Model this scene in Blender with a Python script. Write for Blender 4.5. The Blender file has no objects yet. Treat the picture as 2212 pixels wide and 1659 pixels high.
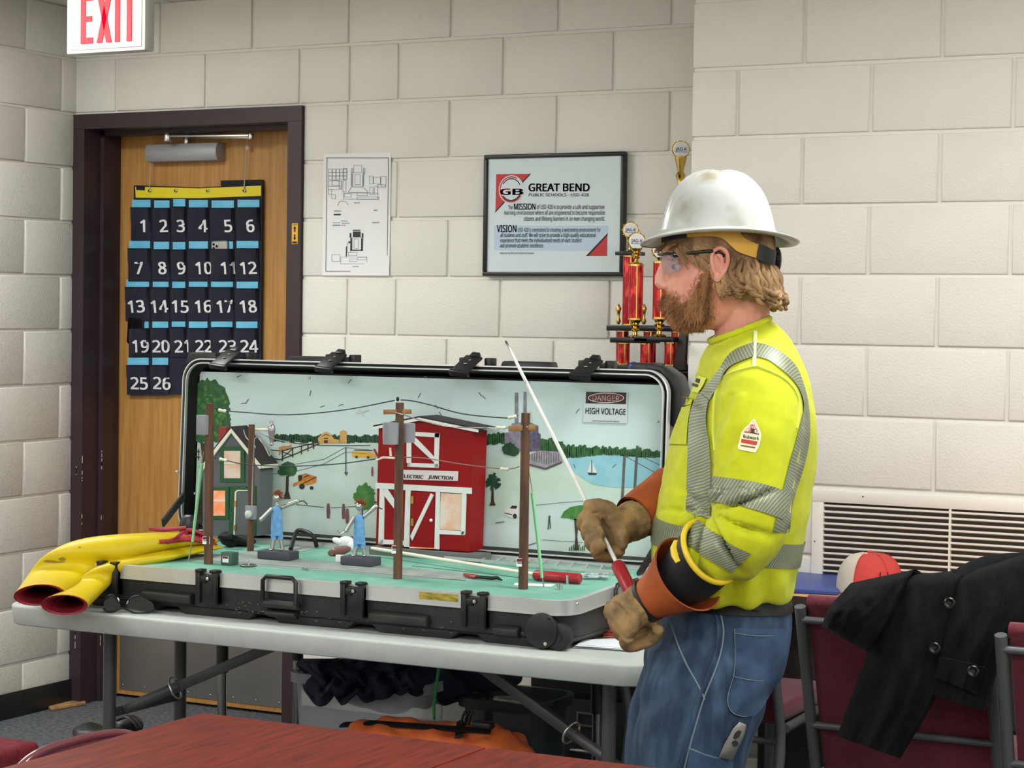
import bpy, bmesh, math, random
from math import sin, cos, pi, radians, sqrt, atan2
from mathutils import Vector as V, Matrix, noise
from mathutils.bvhtree import BVHTree
random.seed(7)
SC = bpy.context.scene
COL = SC.collection

# ------------------------------------------------------------------ camera
FPX, YAW, PIT, ROL = 4472.9, .4756, .0310, .0140
CX, CY = 1106, 829.5
K0 = 1.413                       # height of a block course line near eye level
XL, DR = -5.054, .4496           # left wall plane, projection of the right wall
CAM = V((0, -6.195, 1.476))
cd_ = V((-sin(YAW)*cos(PIT), cos(YAW)*cos(PIT), -sin(PIT)))
cr_ = V((cos(YAW), sin(YAW), 0)); cu_ = cr_.cross(cd_)
cr_, cu_ = cr_*cos(ROL)+cu_*sin(ROL), cu_*cos(ROL)-cr_*sin(ROL)
cam = bpy.data.cameras.new('camera'); co = bpy.data.objects.new('camera', cam); COL.objects.link(co)
cam.sensor_fit = 'HORIZONTAL'; cam.sensor_width = 36; cam.lens = FPX*36/2212
cam.clip_start = .05; cam.clip_end = 60
m3 = Matrix((cr_, cu_, -cd_)).transposed().to_4x4(); m3.translation = CAM
co.matrix_world = m3
SC.camera = co

# ------------------------------------------------------------------ light
w = bpy.data.worlds.new('world'); SC.world = w; w.use_nodes = True
w.node_tree.nodes['Background'].inputs[0].default_value = (.9, .92, 1, 1)
w.node_tree.nodes['Background'].inputs[1].default_value = .25
SC.view_settings.view_transform = 'Standard'; SC.view_settings.look = 'None'
SC.view_settings.exposure = 0.0; SC.view_settings.gamma = 1; SC.view_settings.use_curve_mapping = False
CEIL = 2.622
LAMPS = [(-4.4, -1.66), (-.95, -2.1), (-4.0, -4.4), (-.95, -4.7), (1.6, -2.3), (1.6, -4.7), (-4.0, -6.8), (-.95, -7.0), (1.6, -7.0)]
LAMP_W = 40.0
for i, (lx, ly) in enumerate(LAMPS):
    L = bpy.data.lights.new('troffer_light', 'AREA'); L.shape = 'RECTANGLE'; L.size = 1.16; L.size_y = .56
    L.energy = LAMP_W; L.color = (.975, 1, .985); L.spread = radians(180)
    o = bpy.data.objects.new('troffer_light', L); COL.objects.link(o); o.location = (lx, ly, CEIL-.006)
    o['kind'] = 'helper'
SC.cycles.use_denoising = True; SC.cycles.use_adaptive_sampling = True; SC.cycles.adaptive_threshold = .06; SC.cycles.adaptive_min_samples = 16
SC.cycles.max_bounces = 6; SC.cycles.diffuse_bounces = 3; SC.cycles.transparent_max_bounces = 12
SC.cycles.caustics_reflective = False; SC.cycles.caustics_refractive = False
SC.cycles.sample_clamp_indirect = 6

# ------------------------------------------------------------------ pixel -> room helpers (2212 x 1659 frame)
def ray(x, y): return cd_+cr_*((x-CX)/FPX)-cu_*((y-CY)/FPX)
def onx(x, y, X): v = ray(x, y); return CAM+v*((X-CAM.x)/v.x)
def ony(x, y, Y): v = ray(x, y); return CAM+v*((Y-CAM.y)/v.y)
def onz(x, y, Z): v = ray(x, y); return CAM+v*((Z-CAM.z)/v.z)
def at(x, y, z): return CAM+ray(x, y)*z
def onp(x, y, P, n): v = ray(x, y); return CAM+v*((P-CAM).dot(n)/v.dot(n))
def proj(P):
    q = V(P)-CAM; z = q.dot(cd_); return CX+FPX*q.dot(cr_)/z, CY-FPX*q.dot(cu_)/z, z
FWD = V((-cos(YAW), -sin(YAW), 0))      # where the man faces
LAT = V((sin(YAW), -cos(YAW), 0))       # his left hand side
UP = V((0, 0, 1))

# ------------------------------------------------------------------ materials
def lin(c):
    c = c/255
    return c/12.92 if c <= .04045 else ((c+.055)/1.055)**2.4
def rgb(h):
    if isinstance(h, str): h = (int(h[0:2], 16), int(h[2:4], 16), int(h[4:6], 16))
    return (lin(h[0]), lin(h[1]), lin(h[2]), 1)
MATS = {}
def mat(name, c, rough=.6, metal=0, c2=None, nscale=8, nmix=(.35, .65), stretch=(1, 1, 1), bump=0, bscale=200, emit=0, alpha=1, trans=0, coat=0, spec=.5, detail=4, ior=1.45, bdist=.002, sheen=0, aniso=0):
    if name in MATS: return MATS[name]
    m = bpy.data.materials.new(name); m.use_nodes = True; MATS[name] = m
    nt = m.node_tree; b = nt.nodes['Principled BSDF']; N = nt.nodes.new; Lk = nt.links.new
    b.inputs['Base Color'].default_value = rgb(c); b.inputs['Roughness'].default_value = rough
    b.inputs['Metallic'].default_value = metal; b.inputs['Specular IOR Level'].default_value = spec
    b.inputs['Coat Weight'].default_value = coat; b.inputs['Coat Roughness'].default_value = .08
    b.inputs['Transmission Weight'].default_value = trans; b.inputs['IOR'].default_value = ior
    b.inputs['Alpha'].default_value = alpha
    b.inputs['Sheen Weight'].default_value = sheen
    m.diffuse_color = rgb(c)
    if emit:
        b.inputs['Emission Color'].default_value = rgb(c); b.inputs['Emission Strength'].default_value = emit
    if c2 or bump:
        tc = N('ShaderNodeTexCoord'); mp = N('ShaderNodeMapping'); mp.inputs['Scale'].default_value = stretch
        Lk(tc.outputs['Object'], mp.inputs['Vector'])
    if c2:
        nz = N('ShaderNodeTexNoise'); nz.inputs['Scale'].default_value = nscale; nz.inputs['Detail'].default_value = detail
        Lk(mp.outputs[0], nz.inputs['Vector'])
        rp = N('ShaderNodeValToRGB'); rp.color_ramp.elements[0].position = nmix[0]; rp.color_ramp.elements[1].position = nmix[1]
        rp.color_ramp.elements[0].color = rgb(c); rp.color_ramp.elements[1].color = rgb(c2)
        Lk(nz.outputs['Fac'], rp.inputs[0]); Lk(rp.outputs[0], b.inputs['Base Color'])
    if bump:
        nb = N('ShaderNodeTexNoise'); nb.inputs['Scale'].default_value = bscale; nb.inputs['Detail'].default_value = 3
        Lk(mp.outputs[0], nb.inputs['Vector'])
        bp = N('ShaderNodeBump'); bp.inputs['Strength'].default_value = bump; bp.inputs['Distance'].default_value = bdist
        Lk(nb.outputs['Fac'], bp.inputs['Height']); Lk(bp.outputs[0], b.inputs['Normal'])
    return m
def base_in(m):
    b = m.node_tree.nodes['Principled BSDF']; return m.node_tree, b

# ------------------------------------------------------------------ mesh building
class MB:
    def __init__(s): s.v = []; s.f = []; s.mi = []; s.cm = 0
    def add(s, vs, fs):
        o = len(s.v); s.v += [tuple(p) for p in vs]; s.f += [tuple(o+i for i in f) for f in fs]; s.mi += [s.cm]*len(fs); return s
    def box(s, lo, hi, M=None):
        x0, y0, z0 = lo; x1, y1, z1 = hi
        vs = [V(p) for p in ((x0,y0,z0),(x1,y0,z0),(x1,y1,z0),(x0,y1,z0),(x0,y0,z1),(x1,y0,z1),(x1,y1,z1),(x0,y1,z1))]
        if M: vs = [M@p for p in vs]
        return s.add(vs, [(0,3,2,1),(4,5,6,7),(0,1,5,4),(1,2,6,5),(2,3,7,6),(3,0,4,7)])
    def cbox(s, c, size, M=None):
        c = V(c); h = V(size)/2
        return s.box(c-h, c+h, M)
    def bar(s, a, b, w, h, up=None):
        a = V(a); b = V(b); d = (b-a).normalized(); u = V(up or (0, 0, 1))
        if abs(d.dot(u)) > .98: u = V((0, 1, 0))
        r = d.cross(u).normalized(); u = r.cross(d)
        vs = []
        for p in (a, b):
            for i, j in ((-1,-1),(1,-1),(1,1),(-1,1)): vs.append(p+r*(i*w/2)+u*(j*h/2))
        return s.add(vs, [(0,1,2,3),(7,6,5,4),(0,4,5,1),(1,5,6,2),(2,6,7,3),(3,7,4,0)])
    def loft(s, rings, cap=True, closed=True):
        n = len(rings[0]); vs = [p for r in rings for p in r]; fs = []
        for i in range(len(rings)-1):
            for j in range(n if closed else n-1):
                k = (j+1) % n; fs.append((i*n+j, i*n+k, (i+1)*n+k, (i+1)*n+j))
        if cap and closed:
            fs.append(tuple(range(n-1, -1, -1))); fs.append(tuple((len(rings)-1)*n+j for j in range(n)))
        return s.add(vs, fs)
    def tube(s, pts, r, seg=8, cap=True, closed=False, flat=1, up=None):
        pts = [V(p) for p in pts]; n = len(pts)
        if not isinstance(r, (list, tuple)): r = [r]*n
        rings = []; prev = V(up) if up else None
        for i, p in enumerate(pts):
            if closed: d = pts[(i+1) % n]-pts[i-1]
            else: d = pts[min(i+1, n-1)]-pts[max(i-1, 0)]
            d.normalize()
            if prev is None:
                prev = V((0, 0, 1)) if abs(d.z) < .9 else V((1, 0, 0))
            a = (prev-d*prev.dot(d)).normalized(); prev = a; b = d.cross(a)
            rings.append([p+a*(r[i]*flat*cos(2*pi*k/seg))+b*(r[i]*sin(2*pi*k/seg)) for k in range(seg)])
        if closed: rings.append(rings[0]); return s.loft(rings, cap=False)
        return s.loft(rings, cap)
    def lathe(s, prof, c=(0,0,0), seg=16, axis=(0,0,1), cap=True):
        ax = V(axis).normalized(); u = ax.orthogonal().normalized(); w_ = ax.cross(u); c = V(c)
        rings = [[c+ax*h+(u*cos(2*pi*k/seg)+w_*sin(2*pi*k/seg))*max(r, 1e-5) for k in range(seg)] for r, h in prof]
        return s.loft(rings, cap)
    def cyl(s, a, b, r, seg=12, r2=None): return s.tube([a, b], [r, r if r2 is None else r2], seg)
    def ell(s, c, rad, M=None, seg=16, rows=10):
        c = V(c); rings = []
        for i in range(1, rows):
            t = pi*i/rows
            rings.append([V((rad[0]*sin(t)*cos(2*pi*k/seg), rad[1]*sin(t)*sin(2*pi*k/seg), rad[2]*cos(t))) for k in range(seg)])
        if M: rings = [[M@p for p in r_] for r_ in rings]
        return s.loft([[c+p for p in r_] for r_ in rings])
    def prism(s, poly, d):
        d = V(d); poly = [V(p) for p in poly]; n = len(poly)
        vs = poly+[p+d for p in poly]
        return s.add(vs, [tuple(range(n-1, -1, -1)), tuple(range(n, 2*n))]+[(i, (i+1) % n, n+(i+1) % n, n+i) for i in range(n)])
    def poly(s, pts): return s.add(pts, [tuple(range(len(pts)))])
    def grid(s, fn, nu, nv, thick=None):
        vs = [V(fn(i/nu, j/nv)) for j in range(nv+1) for i in range(nu+1)]
        fs = [(j*(nu+1)+i, j*(nu+1)+i+1, (j+1)*(nu+1)+i+1, (j+1)*(nu+1)+i) for j in range(nv) for i in range(nu)]
        if thick:
            d = V(thick); n = len(vs); fs2 = [tuple(n+i for i in reversed(f)) for f in fs]
            loop = [i for i in range(nu+1)]+[j*(nu+1)+nu for j in range(1, nv+1)]+[nv*(nu+1)+i for i in range(nu-1, -1, -1)]+[j*(nu+1) for j in range(nv-1, 0, -1)]
            side = [(loop[(k+1) % len(loop)], loop[k], n+loop[k], n+loop[(k+1) % len(loop)]) for k in range(len(loop))]
            vs = vs+[p+d for p in vs]; fs = fs+fs2+side
        return s.add(vs, fs)
    def mesh(s, name):
        me = bpy.data.meshes.new(name); me.from_pydata(s.v, [], s.f); me.update(); return me
    def build(s, name, m, parent=None, smooth=None, bevel=0, bseg=2, sub=0, fix=True):
        me = s.mesh(name)
        mats = m if isinstance(m, (list, tuple)) else [m]
        for mm in mats: me.materials.append(mm)
        if len(mats) > 1: me.polygons.foreach_set('material_index', s.mi)
        if fix or bevel:
            bm = bmesh.new(); bm.from_mesh(me)
            if fix: bmesh.ops.recalc_face_normals(bm, faces=bm.faces)
            if bevel:
                es = [e for e in bm.edges if len(e.link_faces) == 2 and e.calc_face_angle(0) > .6]
                bmesh.ops.bevel(bm, geom=es, offset=bevel, segments=bseg, affect='EDGES', profile=.5, clamp_overlap=True)
            bm.to_mesh(me); bm.free()
        if smooth is not None: shade(me, smooth)
        elif bevel: shade(me, 40)
        return link(name, me, parent, sub)
INV = {}
def shade(me, ang=40):
    me.polygons.foreach_set('use_smooth', [True]*len(me.polygons))
    if ang < 179: me.set_sharp_from_angle(angle=radians(ang))
def link(name, me, parent=None, sub=0):
    o = bpy.data.objects.new(name, me); COL.objects.link(o)
    if parent is not None:
        o.parent = parent
        if parent.name in INV: o.matrix_parent_inverse = INV[parent.name]
    if sub:
        md = o.modifiers.new('sub', 'SUBSURF'); md.levels = sub; md.render_levels = sub
    return o
def thing(name, label, cat, loc=(0, 0, 0), rotz=0, group=None, world=True):
    o = bpy.data.objects.new(name, None); COL.objects.link(o); o.empty_display_size = .05
    o.location = loc; o.rotation_euler = (0, 0, rotz)
    if world: INV[o.name] = (Matrix.Translation(V(loc))@Matrix.Rotation(rotz, 4, 'Z')).inverted()
    tag(o, label, cat, group); return o
def tag(o, label=None, cat=None, group=None, kind=None):
    if label: o['label'] = label
    if cat: o['category'] = cat
    if group: o['group'] = group
    if kind: o['kind'] = kind
    return o
def struct(o): o['kind'] = 'structure'; return o
def copy_tree(o, parent=None):
    c = o.copy(); COL.objects.link(c); c.parent = parent
    for ch in list(o.children): copy_tree(ch, c)
    return c
def fuse(mb, voxel, it=4, fac=.5):
    me = mb.mesh('tmp'); o = bpy.data.objects.new('tmp', me); COL.objects.link(o)
    bm = bmesh.new(); bm.from_mesh(me); bmesh.ops.recalc_face_normals(bm, faces=bm.faces); bm.to_mesh(me); bm.free()
    r = o.modifiers.new('r', 'REMESH'); r.mode = 'VOXEL'; r.voxel_size = voxel; r.adaptivity = 0
    sm = o.modifiers.new('s', 'SMOOTH'); sm.iterations = it; sm.factor = fac
    dg = bpy.context.evaluated_depsgraph_get(); dg.update()
    e = bpy.data.meshes.new_from_object(o.evaluated_get(dg)); bpy.data.objects.remove(o)
    return e
def displace(me, fn):
    me.update(); ns = [v.normal.copy() for v in me.vertices]
    for v, n in zip(me.vertices, ns): v.co += n*fn(v.co, n)
    me.update()
def bvh(me):
    return BVHTree.FromPolygons([v.co.copy() for v in me.vertices], [tuple(p.vertices) for p in me.polygons])
def meshobj(name, me, m, parent=None, ang=180):
    me.materials.clear(); me.materials.append(m); shade(me, ang); return link(name, me, parent)
# flat text, laid out with lower-left or centre at P, along xd / yd
def _font():
    try:
        import os
        return bpy.data.fonts.load(os.path.join(bpy.utils.system_resource('DATAFILES'), 'fonts', 'NotoSansHebrew-Regular.woff2'))
    except Exception:
        return None
FONT = _font()
def textmesh(txt, bold=0, res=3):
    """outline of a word, cap height 1; bold = stroke widening as a share of the cap height"""
    def raw(s_):
        c = bpy.data.curves.new('t', 'FONT'); c.body = s_; c.size = 1; c.resolution_u = res; c.fill_mode = 'BOTH'
        if FONT: c.font = FONT
        o = bpy.data.objects.new('t', c); COL.objects.link(o)
        dg = bpy.context.evaluated_depsgraph_get(); dg.update()
        me = bpy.data.meshes.new_from_object(o.evaluated_get(dg)); bpy.data.objects.remove(o)
        r = [v.co.copy() for v in me.vertices], [tuple(p.vertices) for p in me.polygons]
        bpy.data.meshes.remove(me); return r
    global HCAP
    if HCAP is None: h_ = raw('H')[0]; HCAP = max(v.y for v in h_)
    vs, fs = raw(txt); vs = [v/HCAP for v in vs]
    if bold:
        V0, F0 = list(vs), list(fs); vs, fs = [], []
        for dx, dy in ((-bold, -bold*.6), (bold, -bold*.6), (bold, bold*.6), (-bold, bold*.6), (0, 0)):
            k = len(vs); vs += [v+V((dx, dy, 0)) for v in V0]; fs += [tuple(k+i for i in f) for f in F0]
    return vs, fs
HCAP = None
def text_into(mb, txt, P, xd, yd, height, width=None, align='C', bold=.0, caps=True, slant=0):
    vs, fs = textmesh(txt, bold)
    if not vs: return
    x0 = min(v.x for v in vs); x1 = max(v.x for v in vs)
    sy = height; sx = (width/(x1-x0)) if width else sy
    ox = {'C': (x0+x1)/2, 'L': x0, 'R': x1}[align]
    P = V(P); xd = V(xd).normalized(); yd = V(yd).normalized()
    mb.add([P+xd*((v.x-ox)*sx+slant*v.y*sy)+yd*(v.y*sy) for v in vs], fs)
def text(name, txt, P, xd, yd, height, m, parent=None, **k):
    mb = MB(); text_into(mb, txt, P, xd, yd, height, **k); return mb.build(name, m, parent, fix=False)
def arc(c, r, a0, a1, n, u=V((1,0,0)), w_=V((0,0,1))):
    return [V(c)+u*(r*cos(radians(a0+(a1-a0)*i/n)))+w_*(r*sin(radians(a0+(a1-a0)*i/n))) for i in range(n+1)]
def crom(pts, n=8):
    pts = [V(p) for p in pts]; out = []
    for i in range(len(pts)-1):
        p0 = pts[max(i-1, 0)]; p1 = pts[i]; p2 = pts[i+1]; p3 = pts[min(i+2, len(pts)-1)]
        for k in range(n):
            t = k/n; out.append(.5*((2*p1)+(p2-p0)*t+(2*p0-5*p1+4*p2-p3)*t*t+(3*p1-p0-3*p2+p3)*t**3))
    return out+[pts[-1]]
def rrect(cx, cz, w_, h, r, n=4):
    out = []
    for sx, sz, a in ((1, 1, 0), (-1, 1, 90), (-1, -1, 180), (1, -1, 270)):
        for k in range(n+1):
            t = radians(a+90*k/n); out.append((cx+sx*(w_/2-r)+r*cos(t), cz+sz*(h/2-r)+r*sin(t)))
    return out
# ------------------------------------------------------------------ room shell
PAINT = mat('wall_paint', (232, 228, 219), rough=.5, c2=(227, 223, 214), nscale=3, bump=.5, bscale=150, bdist=.003)
MORT = mat('wall_mortar', (230, 226, 217), rough=.6, bump=.4, bscale=160, bdist=.002)
CARPET = mat('carpet', (74, 80, 88), rough=.95, c2=(112, 116, 121), nscale=60, bump=.6, bscale=420, bdist=.004)
CEILM = mat('ceiling_tile', (232, 226, 216), rough=.9, bump=.3, bscale=260)
RUBBER = mat('rubber_base', (30, 31, 30), rough=.45, c2=(40, 41, 40), nscale=9)
H, W = .2032, .4064
X1, YF = 3.2, -7.6               # far sides of the room, out of view
fl = struct(MB().box((XL-.2, YF-.2, -.1), (X1+.2, .5, 0)).build('floor', CARPET))
ce = struct(MB().box((XL-.2, YF-.2, CEIL), (X1+.2, .5, CEIL+.1)).build('ceiling', CEILM))
GRID = mat('ceiling_grid', (236, 232, 224), rough=.5)
for i in range(7):
    MB().box((XL, -.61*2*i-.5, CEIL-.004), (X1, -.61*2*i-.476, CEIL)).build('grid_rail', GRID, ce)
for i in range(13):
    MB().box((XL+.61*i+.42, YF, CEIL-.004), (XL+.61*i+.444, 0, CEIL)).build('grid_rail', GRID, ce)
LENS = mat('lamp_lens', (255, 250, 238), rough=.5, emit=1.6)
WHITEM = mat('white_metal', (235, 234, 230), rough=.4)
for i, (lx, ly) in enumerate(LAMPS):
    t = thing('ceiling_light', 'recessed white fluorescent ceiling light '+('over the demonstration case', 'over the chairs along the oak table', 'behind the case end of the cherry tables', 'over the right cherry table', 'near the side wall, row closest to the oak table', 'near the side wall, middle row', 'by the left wall, row farthest from the door', 'in the middle of the row farthest from the door', 'near the side wall, row farthest from the oak table')[i], 'light', (lx, ly, CEIL), group='ceiling lights of the classroom')
    m = MB()
    for a, b in (((-.61, -.305), (.61, -.28)), ((-.61, .28), (.61, .305)), ((-.61, -.28), (-.585, .28)), ((.585, -.28), (.61, .28))):
        m.box((lx+a[0], ly+a[1], CEIL-.012), (lx+b[0], ly+b[1], CEIL-.0005))
    m.build('frame', WHITEM, t)
    MB().box((lx-.584, ly-.279, CEIL-.004), (lx+.584, ly+.279, CEIL-.0008)).build('diffuser', LENS, t)

MESHC = {}
def blockmesh(w_, h, ax):
    k = (round(w_, 3), round(h, 3), ax)
    if k not in MESHC:
        m = MB()
        if ax == 'y': m.box((0, -.012, 0), (w_, .002, h))
        else: m.box((-.002, 0, 0), (.012, w_, h))
        me = m.mesh('block'); bm = bmesh.new(); bm.from_mesh(me)
        bmesh.ops.recalc_face_normals(bm, faces=bm.faces)
        es = [e for e in bm.edges if all((v.co.y < -.011) if ax == 'y' else (v.co.x > .011) for v in e.verts)]
        bmesh.ops.bevel(bm, geom=es, offset=.0045, segments=2, affect='EDGES', profile=.5)
        bm.to_mesh(me); bm.free(); me.materials.append(PAINT); shade(me, 60); MESHC[k] = me
    return MESHC[k]
G = .0105
def courses(parent, ax, plane, a0, a1, phase, cuts, hole=None, rows=range(-7, 6), zmax=CEIL):
    for k in rows:
        z0 = K0+k*H+G/2; z1 = min(K0+(k+1)*H-G/2, zmax-.002)
        if z0 < .02: z0 = .004
        ph = phase(k); js = sorted({a0, a1} | {c for c in cuts if a0 < c < a1} | {ph+n*W for n in range(-40, 60) if a0+.03 < ph+n*W < a1-.03})
        for p, q in zip(js, js[1:]):
            p2 = p+(G/2 if p > a0+1e-6 else 0); q2 = q-(G/2 if q < a1-1e-6 else 0)
            if hole:
                h0, h1, hz0, hz1 = hole
                if z0 < hz1-.03 and z1 > hz0+.03:
                    if p2 >= h0 and q2 <= h1: continue
                    if p2 < h0 < q2 <= h1: q2 = h0
                    elif h0 <= p2 < h1 < q2: p2 = h1
                    elif p2 < h0 and q2 > h1: continue
            if q2-p2 < .02: continue
            o = bpy.data.objects.new('block', blockmesh(q2-p2, z1-z0, ax)); COL.objects.link(o); o.parent = parent
            j = random.uniform(-.0012, .0012)
            o.location = (p2, plane-.0+j, z0) if ax == 'y' else (plane+j, p2, z0)
DX0, DX1, DZ = XL+.004, -4.029, 2.222      # door frame
wb = MB(); wb.box((DX1, .0, 0), (-2.36, .2, CEIL)); wb.box((XL-.2, .0, DZ), (DX1, .2, CEIL)); wb.box((XL-.2, .24, 0), (DX1+.1, .3, CEIL))
wallb = struct(wb.build('wall_back', MORT))
# block faces stand 8 mm proud of the mortar
courses(wallb, 'y', .005, DX1, -2.37, lambda k: -3.642 if k % 2 == 0 else -3.642+W/2, [-3.839], rows=range(-7, 4))
courses(wallb, 'y', .005, XL, -2.37, lambda k: -3.642 if k % 2 == 0 else -3.642+W/2, [-3.839], rows=range(4, 6))
wl = struct(MB().box((XL-.2, YF, 0), (XL, .24, CEIL)).build('wall_left', MORT))
courses(wl, 'x', XL-.005, -3.2, 0, lambda k: -.29 if k % 2 else -.089, [])
wr = struct(MB().box((-2.362, -DR, 0), (X1, .2, CEIL)).build('wall_right', MORT))
RX0, RX1, RZ0, RZ1 = -1.966, -.70, .42, .995
courses(wr, 'y', -DR+.005, -2.366, .3, lambda k: -2.2219 if k % 2 else -2.2219+W/2, [], hole=(RX0+.01, RX1-.01, RZ0+.01, RZ1-.01))
struct(MB().box((XL-.2, YF-.2, 0), (X1+.2, YF, CEIL)).build('wall_front', PAINT))
struct(MB().box((X1, YF, 0), (X1+.2, 0, CEIL)).build('wall_side', PAINT))
struct(MB().box((XL+.012, -3.4, 0), (XL+.019, -.002, .095)).build('baseboard_left', RUBBER, bevel=.002))
struct(MB().box((DX1+.02, -.018, 0), (-2.37, -.011, .095)).build('baseboard_back', RUBBER, bevel=.002))
struct(MB().box((-2.366, -DR-.018, 0), (.3, -DR-.011, .095)).build('baseboard_right', RUBBER, bevel=.002))

# ------------------------------------------------------------------ door
FRM = mat('door_frame_paint', (56, 42, 47), rough=.42, c2=(62, 48, 52), nscale=6, spec=.4)
CHIP = mat('chipped_paint', (196, 190, 182), rough=.7)
WOOD = mat('oak_veneer', (172, 122, 62), rough=.45, c2=(200, 148, 82), nscale=9, stretch=(9, 9, .5), nmix=(.3, .72), detail=6)
KICK = mat('kick_plate', (150, 145, 140), rough=.36, metal=.6, c2=(132, 128, 124), nscale=4)
SIL = mat('closer_silver', (168, 168, 170), rough=.5, metal=.25)
STEEL = mat('steel', (205, 203, 198), rough=.25, metal=.95)
BRASS = mat('brass', (190, 150, 80), rough=.3, metal=.9)
LY = .192                                   # door leaf face
door = bpy.data.objects.new('door_1', None); COL.objects.link(door); struct(door)
door['label'] = 'oak veneer classroom door in a dark plum metal frame'
INV[door.name] = Matrix()
m = MB()
def frame_side(m, xa, xb, s):     # profile of a double rabbet jamb, xa outer, xb inner
    P = [(xa, 0.01), (xa, -.022), (xb, -.022), (xb, .075), (xb+s*.016, .075), (xb+s*.016, .14), (xb+s*.004, .14), (xb+s*.004, .24), (xa, .24)]
    m.prism([(x, y, 0) for x, y in P], (0, 0, DZ-.054))
frame_side(m, DX0, DX0+.056, 1); frame_side(m, DX1, DX1-.058, -1)
P = [(DZ, .01), (DZ, -.022), (DZ-.055, -.022), (DZ-.055, .075), (DZ-.071, .075), (DZ-.071, .14), (DZ-.059, .14), (DZ-.059, .24), (DZ, .24)]
m.prism([(DX0, y, z) for z, y in P], (DX1-DX0, 0, 0))
m.build('door_frame', FRM, door)
m = MB()
for i in range(26):
    z = .2+random.random()*.75; xx = random.choice((DX0+.03, DX0+.058))
    yy = -.0226 if xx < DX0+.05 else -.0226
    m.box((xx-.0012, -.0227, z), (xx+.0014, -.0218, z+random.uniform(.004, .03)))
for i in range(14):
    z = .2+random.random()*.75; m.box((DX0+.0715, .074, z), (DX0+.0735, .0762, z+random.uniform(.004, .025)))
m.build('paint_chip', CHIP, door)
leaf = MB().box((DX0+.05, LY, .012), (DX1-.05, LY+.03, DZ-.055)).build('door_leaf', WOOD, door)
kp = MB().box((DX0+.075, LY-.0025, .03), (DX1-.07, LY-.0003, .44)).build('kick_plate', KICK, door)
for i in range(9): MB().ell((DX0+.09+i*.103, LY-.003, .048), (.004, .0015, .004), seg=8, rows=5).build('screw', STEEL, kp, smooth=60)
# closer
cp = ony(318, 330, LY-.05)
m = MB()
poly = [(LY, 0), (LY-.05, .0), (LY-.062, .02), (LY-.062, .045), (LY-.05, .066), (LY, .068)]
ca, cb = ony(313, 352, LY-.06), ony(452, 352, LY-.06)
zc = ca.z+.004
m.prism([(ca.x, y, zc+z) for y, z in poly], (cb.x-ca.x+.03, 0, 0)); m.build('door_closer', SIL, door, bevel=.003)
xm = ca.x+.17
m = MB(); m.cyl((xm, LY-.03, zc+.06), (xm, LY-.03, zc+.1), .012)
e1 = ony(542, 293, .09); e0 = ony(362, 294, .09); m.bar(e1, e0, .018, .008); m.bar(e1+V((0, 0, -.008)), V((xm, LY-.03, zc+.09)), .018, .006); m.cyl(e1+V((0, 0, .008)), e1-V((0, 0, .014)), .011); m.cyl(e0+V((0, 0, .012)), e0-V((0, 0, .02)), .016)
m.build('closer_arm', STEEL, door, bevel=.0015)
# warning sticker on the jamb
YS = mat('yellow_sticker', (238, 178, 40), rough=.5); BLK = mat('black_ink', (22, 22, 24), rough=.5)
p = ony(637, 505, -.0228); s_ = MB().box((p.x-.0125, -.0238, p.z-.036), (p.x+.0125, -.0222, p.z+.037)).build('sticker', YS, door)
m = MB(); m.add([(p.x+a, -.0243, p.z+b) for a, b in ((-.003, .006), (.003, .006), (.003, .018), (.007, .018), (0, .028), (-.007, .018), (-.003, .018))], [(0, 1, 2, 6), (3, 4, 5)])
m.add([(p.x+a, -.0243, p.z-b+.004) for a, b in ((-.003, .006), (.003, .006), (.003, .018), (.007, .018), (0, .028), (-.007, .018), (-.003, .018))], [(0, 1, 2, 6), (3, 4, 5)])
m.box((p.x-.009, -.0243, p.z+.0305), (p.x+.009, -.0238, p.z+.033)); m.box((p.x-.01, -.0243, p.z-.034), (p.x+.01, -.0238, p.z-.027)); m.build('arrow_print', BLK, s_)

# ------------------------------------------------------------------ exit sign
EXW = mat('sign_white', (196, 193, 188), rough=.45); RED = mat('exit_red', (250, 8, 44), rough=.5, emit=1.0); base_in(RED)[1].inputs['Base Color'].default_value = rgb((70, 0, 8))
sy = -1.0; a, b = ony(143, 118, sy), ony(313, 107, sy)
t = thing('exit_sign', 'white ceiling exit sign with glowing red letters', 'sign', (a.x, sy, 2.62))
zb = a.z; wd = b.x-a.x
MB().box((a.x, sy, zb), (b.x, sy+.05, zb+.2)).build('housing', EXW, t, bevel=.006)
MB().box((a.x+.012, sy-.003, zb+.012), (b.x-.012, sy, zb+.19)).build('face_plate', EXW, t, bevel=.003)
MB().box((a.x+.09, sy+.005, zb+.2), (b.x-.09, sy+.045, CEIL)).build('mount', EXW, t)
lx = [ony(175, 95, sy-.004), ony(288, 85, sy-.004)]
lz = lx[0].z
m = MB()
u0 = lx[0].x; span = (lx[1].x-u0)
def st(x0, x1, z0, z1): m.box((u0+span*x0, sy-.0065, lz+z0*.152), (u0+span*x1, sy-.003, lz+z1*.152))
def dg(x0, x1, z0, z1, t_): m.prism([(u0+span*x0, sy-.003, lz+z0*.152), (u0+span*(x0+t_), sy-.003, lz+z0*.152), (u0+span*(x1+t_), sy-.003, lz+z1*.152), (u0+span*x1, sy-.003, lz+z1*.152)], (0, -.0035, 0))
st(0, .09, 0, 1); st(.09, .23, 0, .12); st(.09, .21, .45, .56); st(.09, .23, .88, 1)
dg(.31, .49, 0, 1, .1); dg(.49, .31, 0, 1, .1)
st(.655, .745, 0, 1); st(.88, .97, 0, .9); st(.79, 1.06, .88, 1)
m.build('letters', RED, t)
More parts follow.
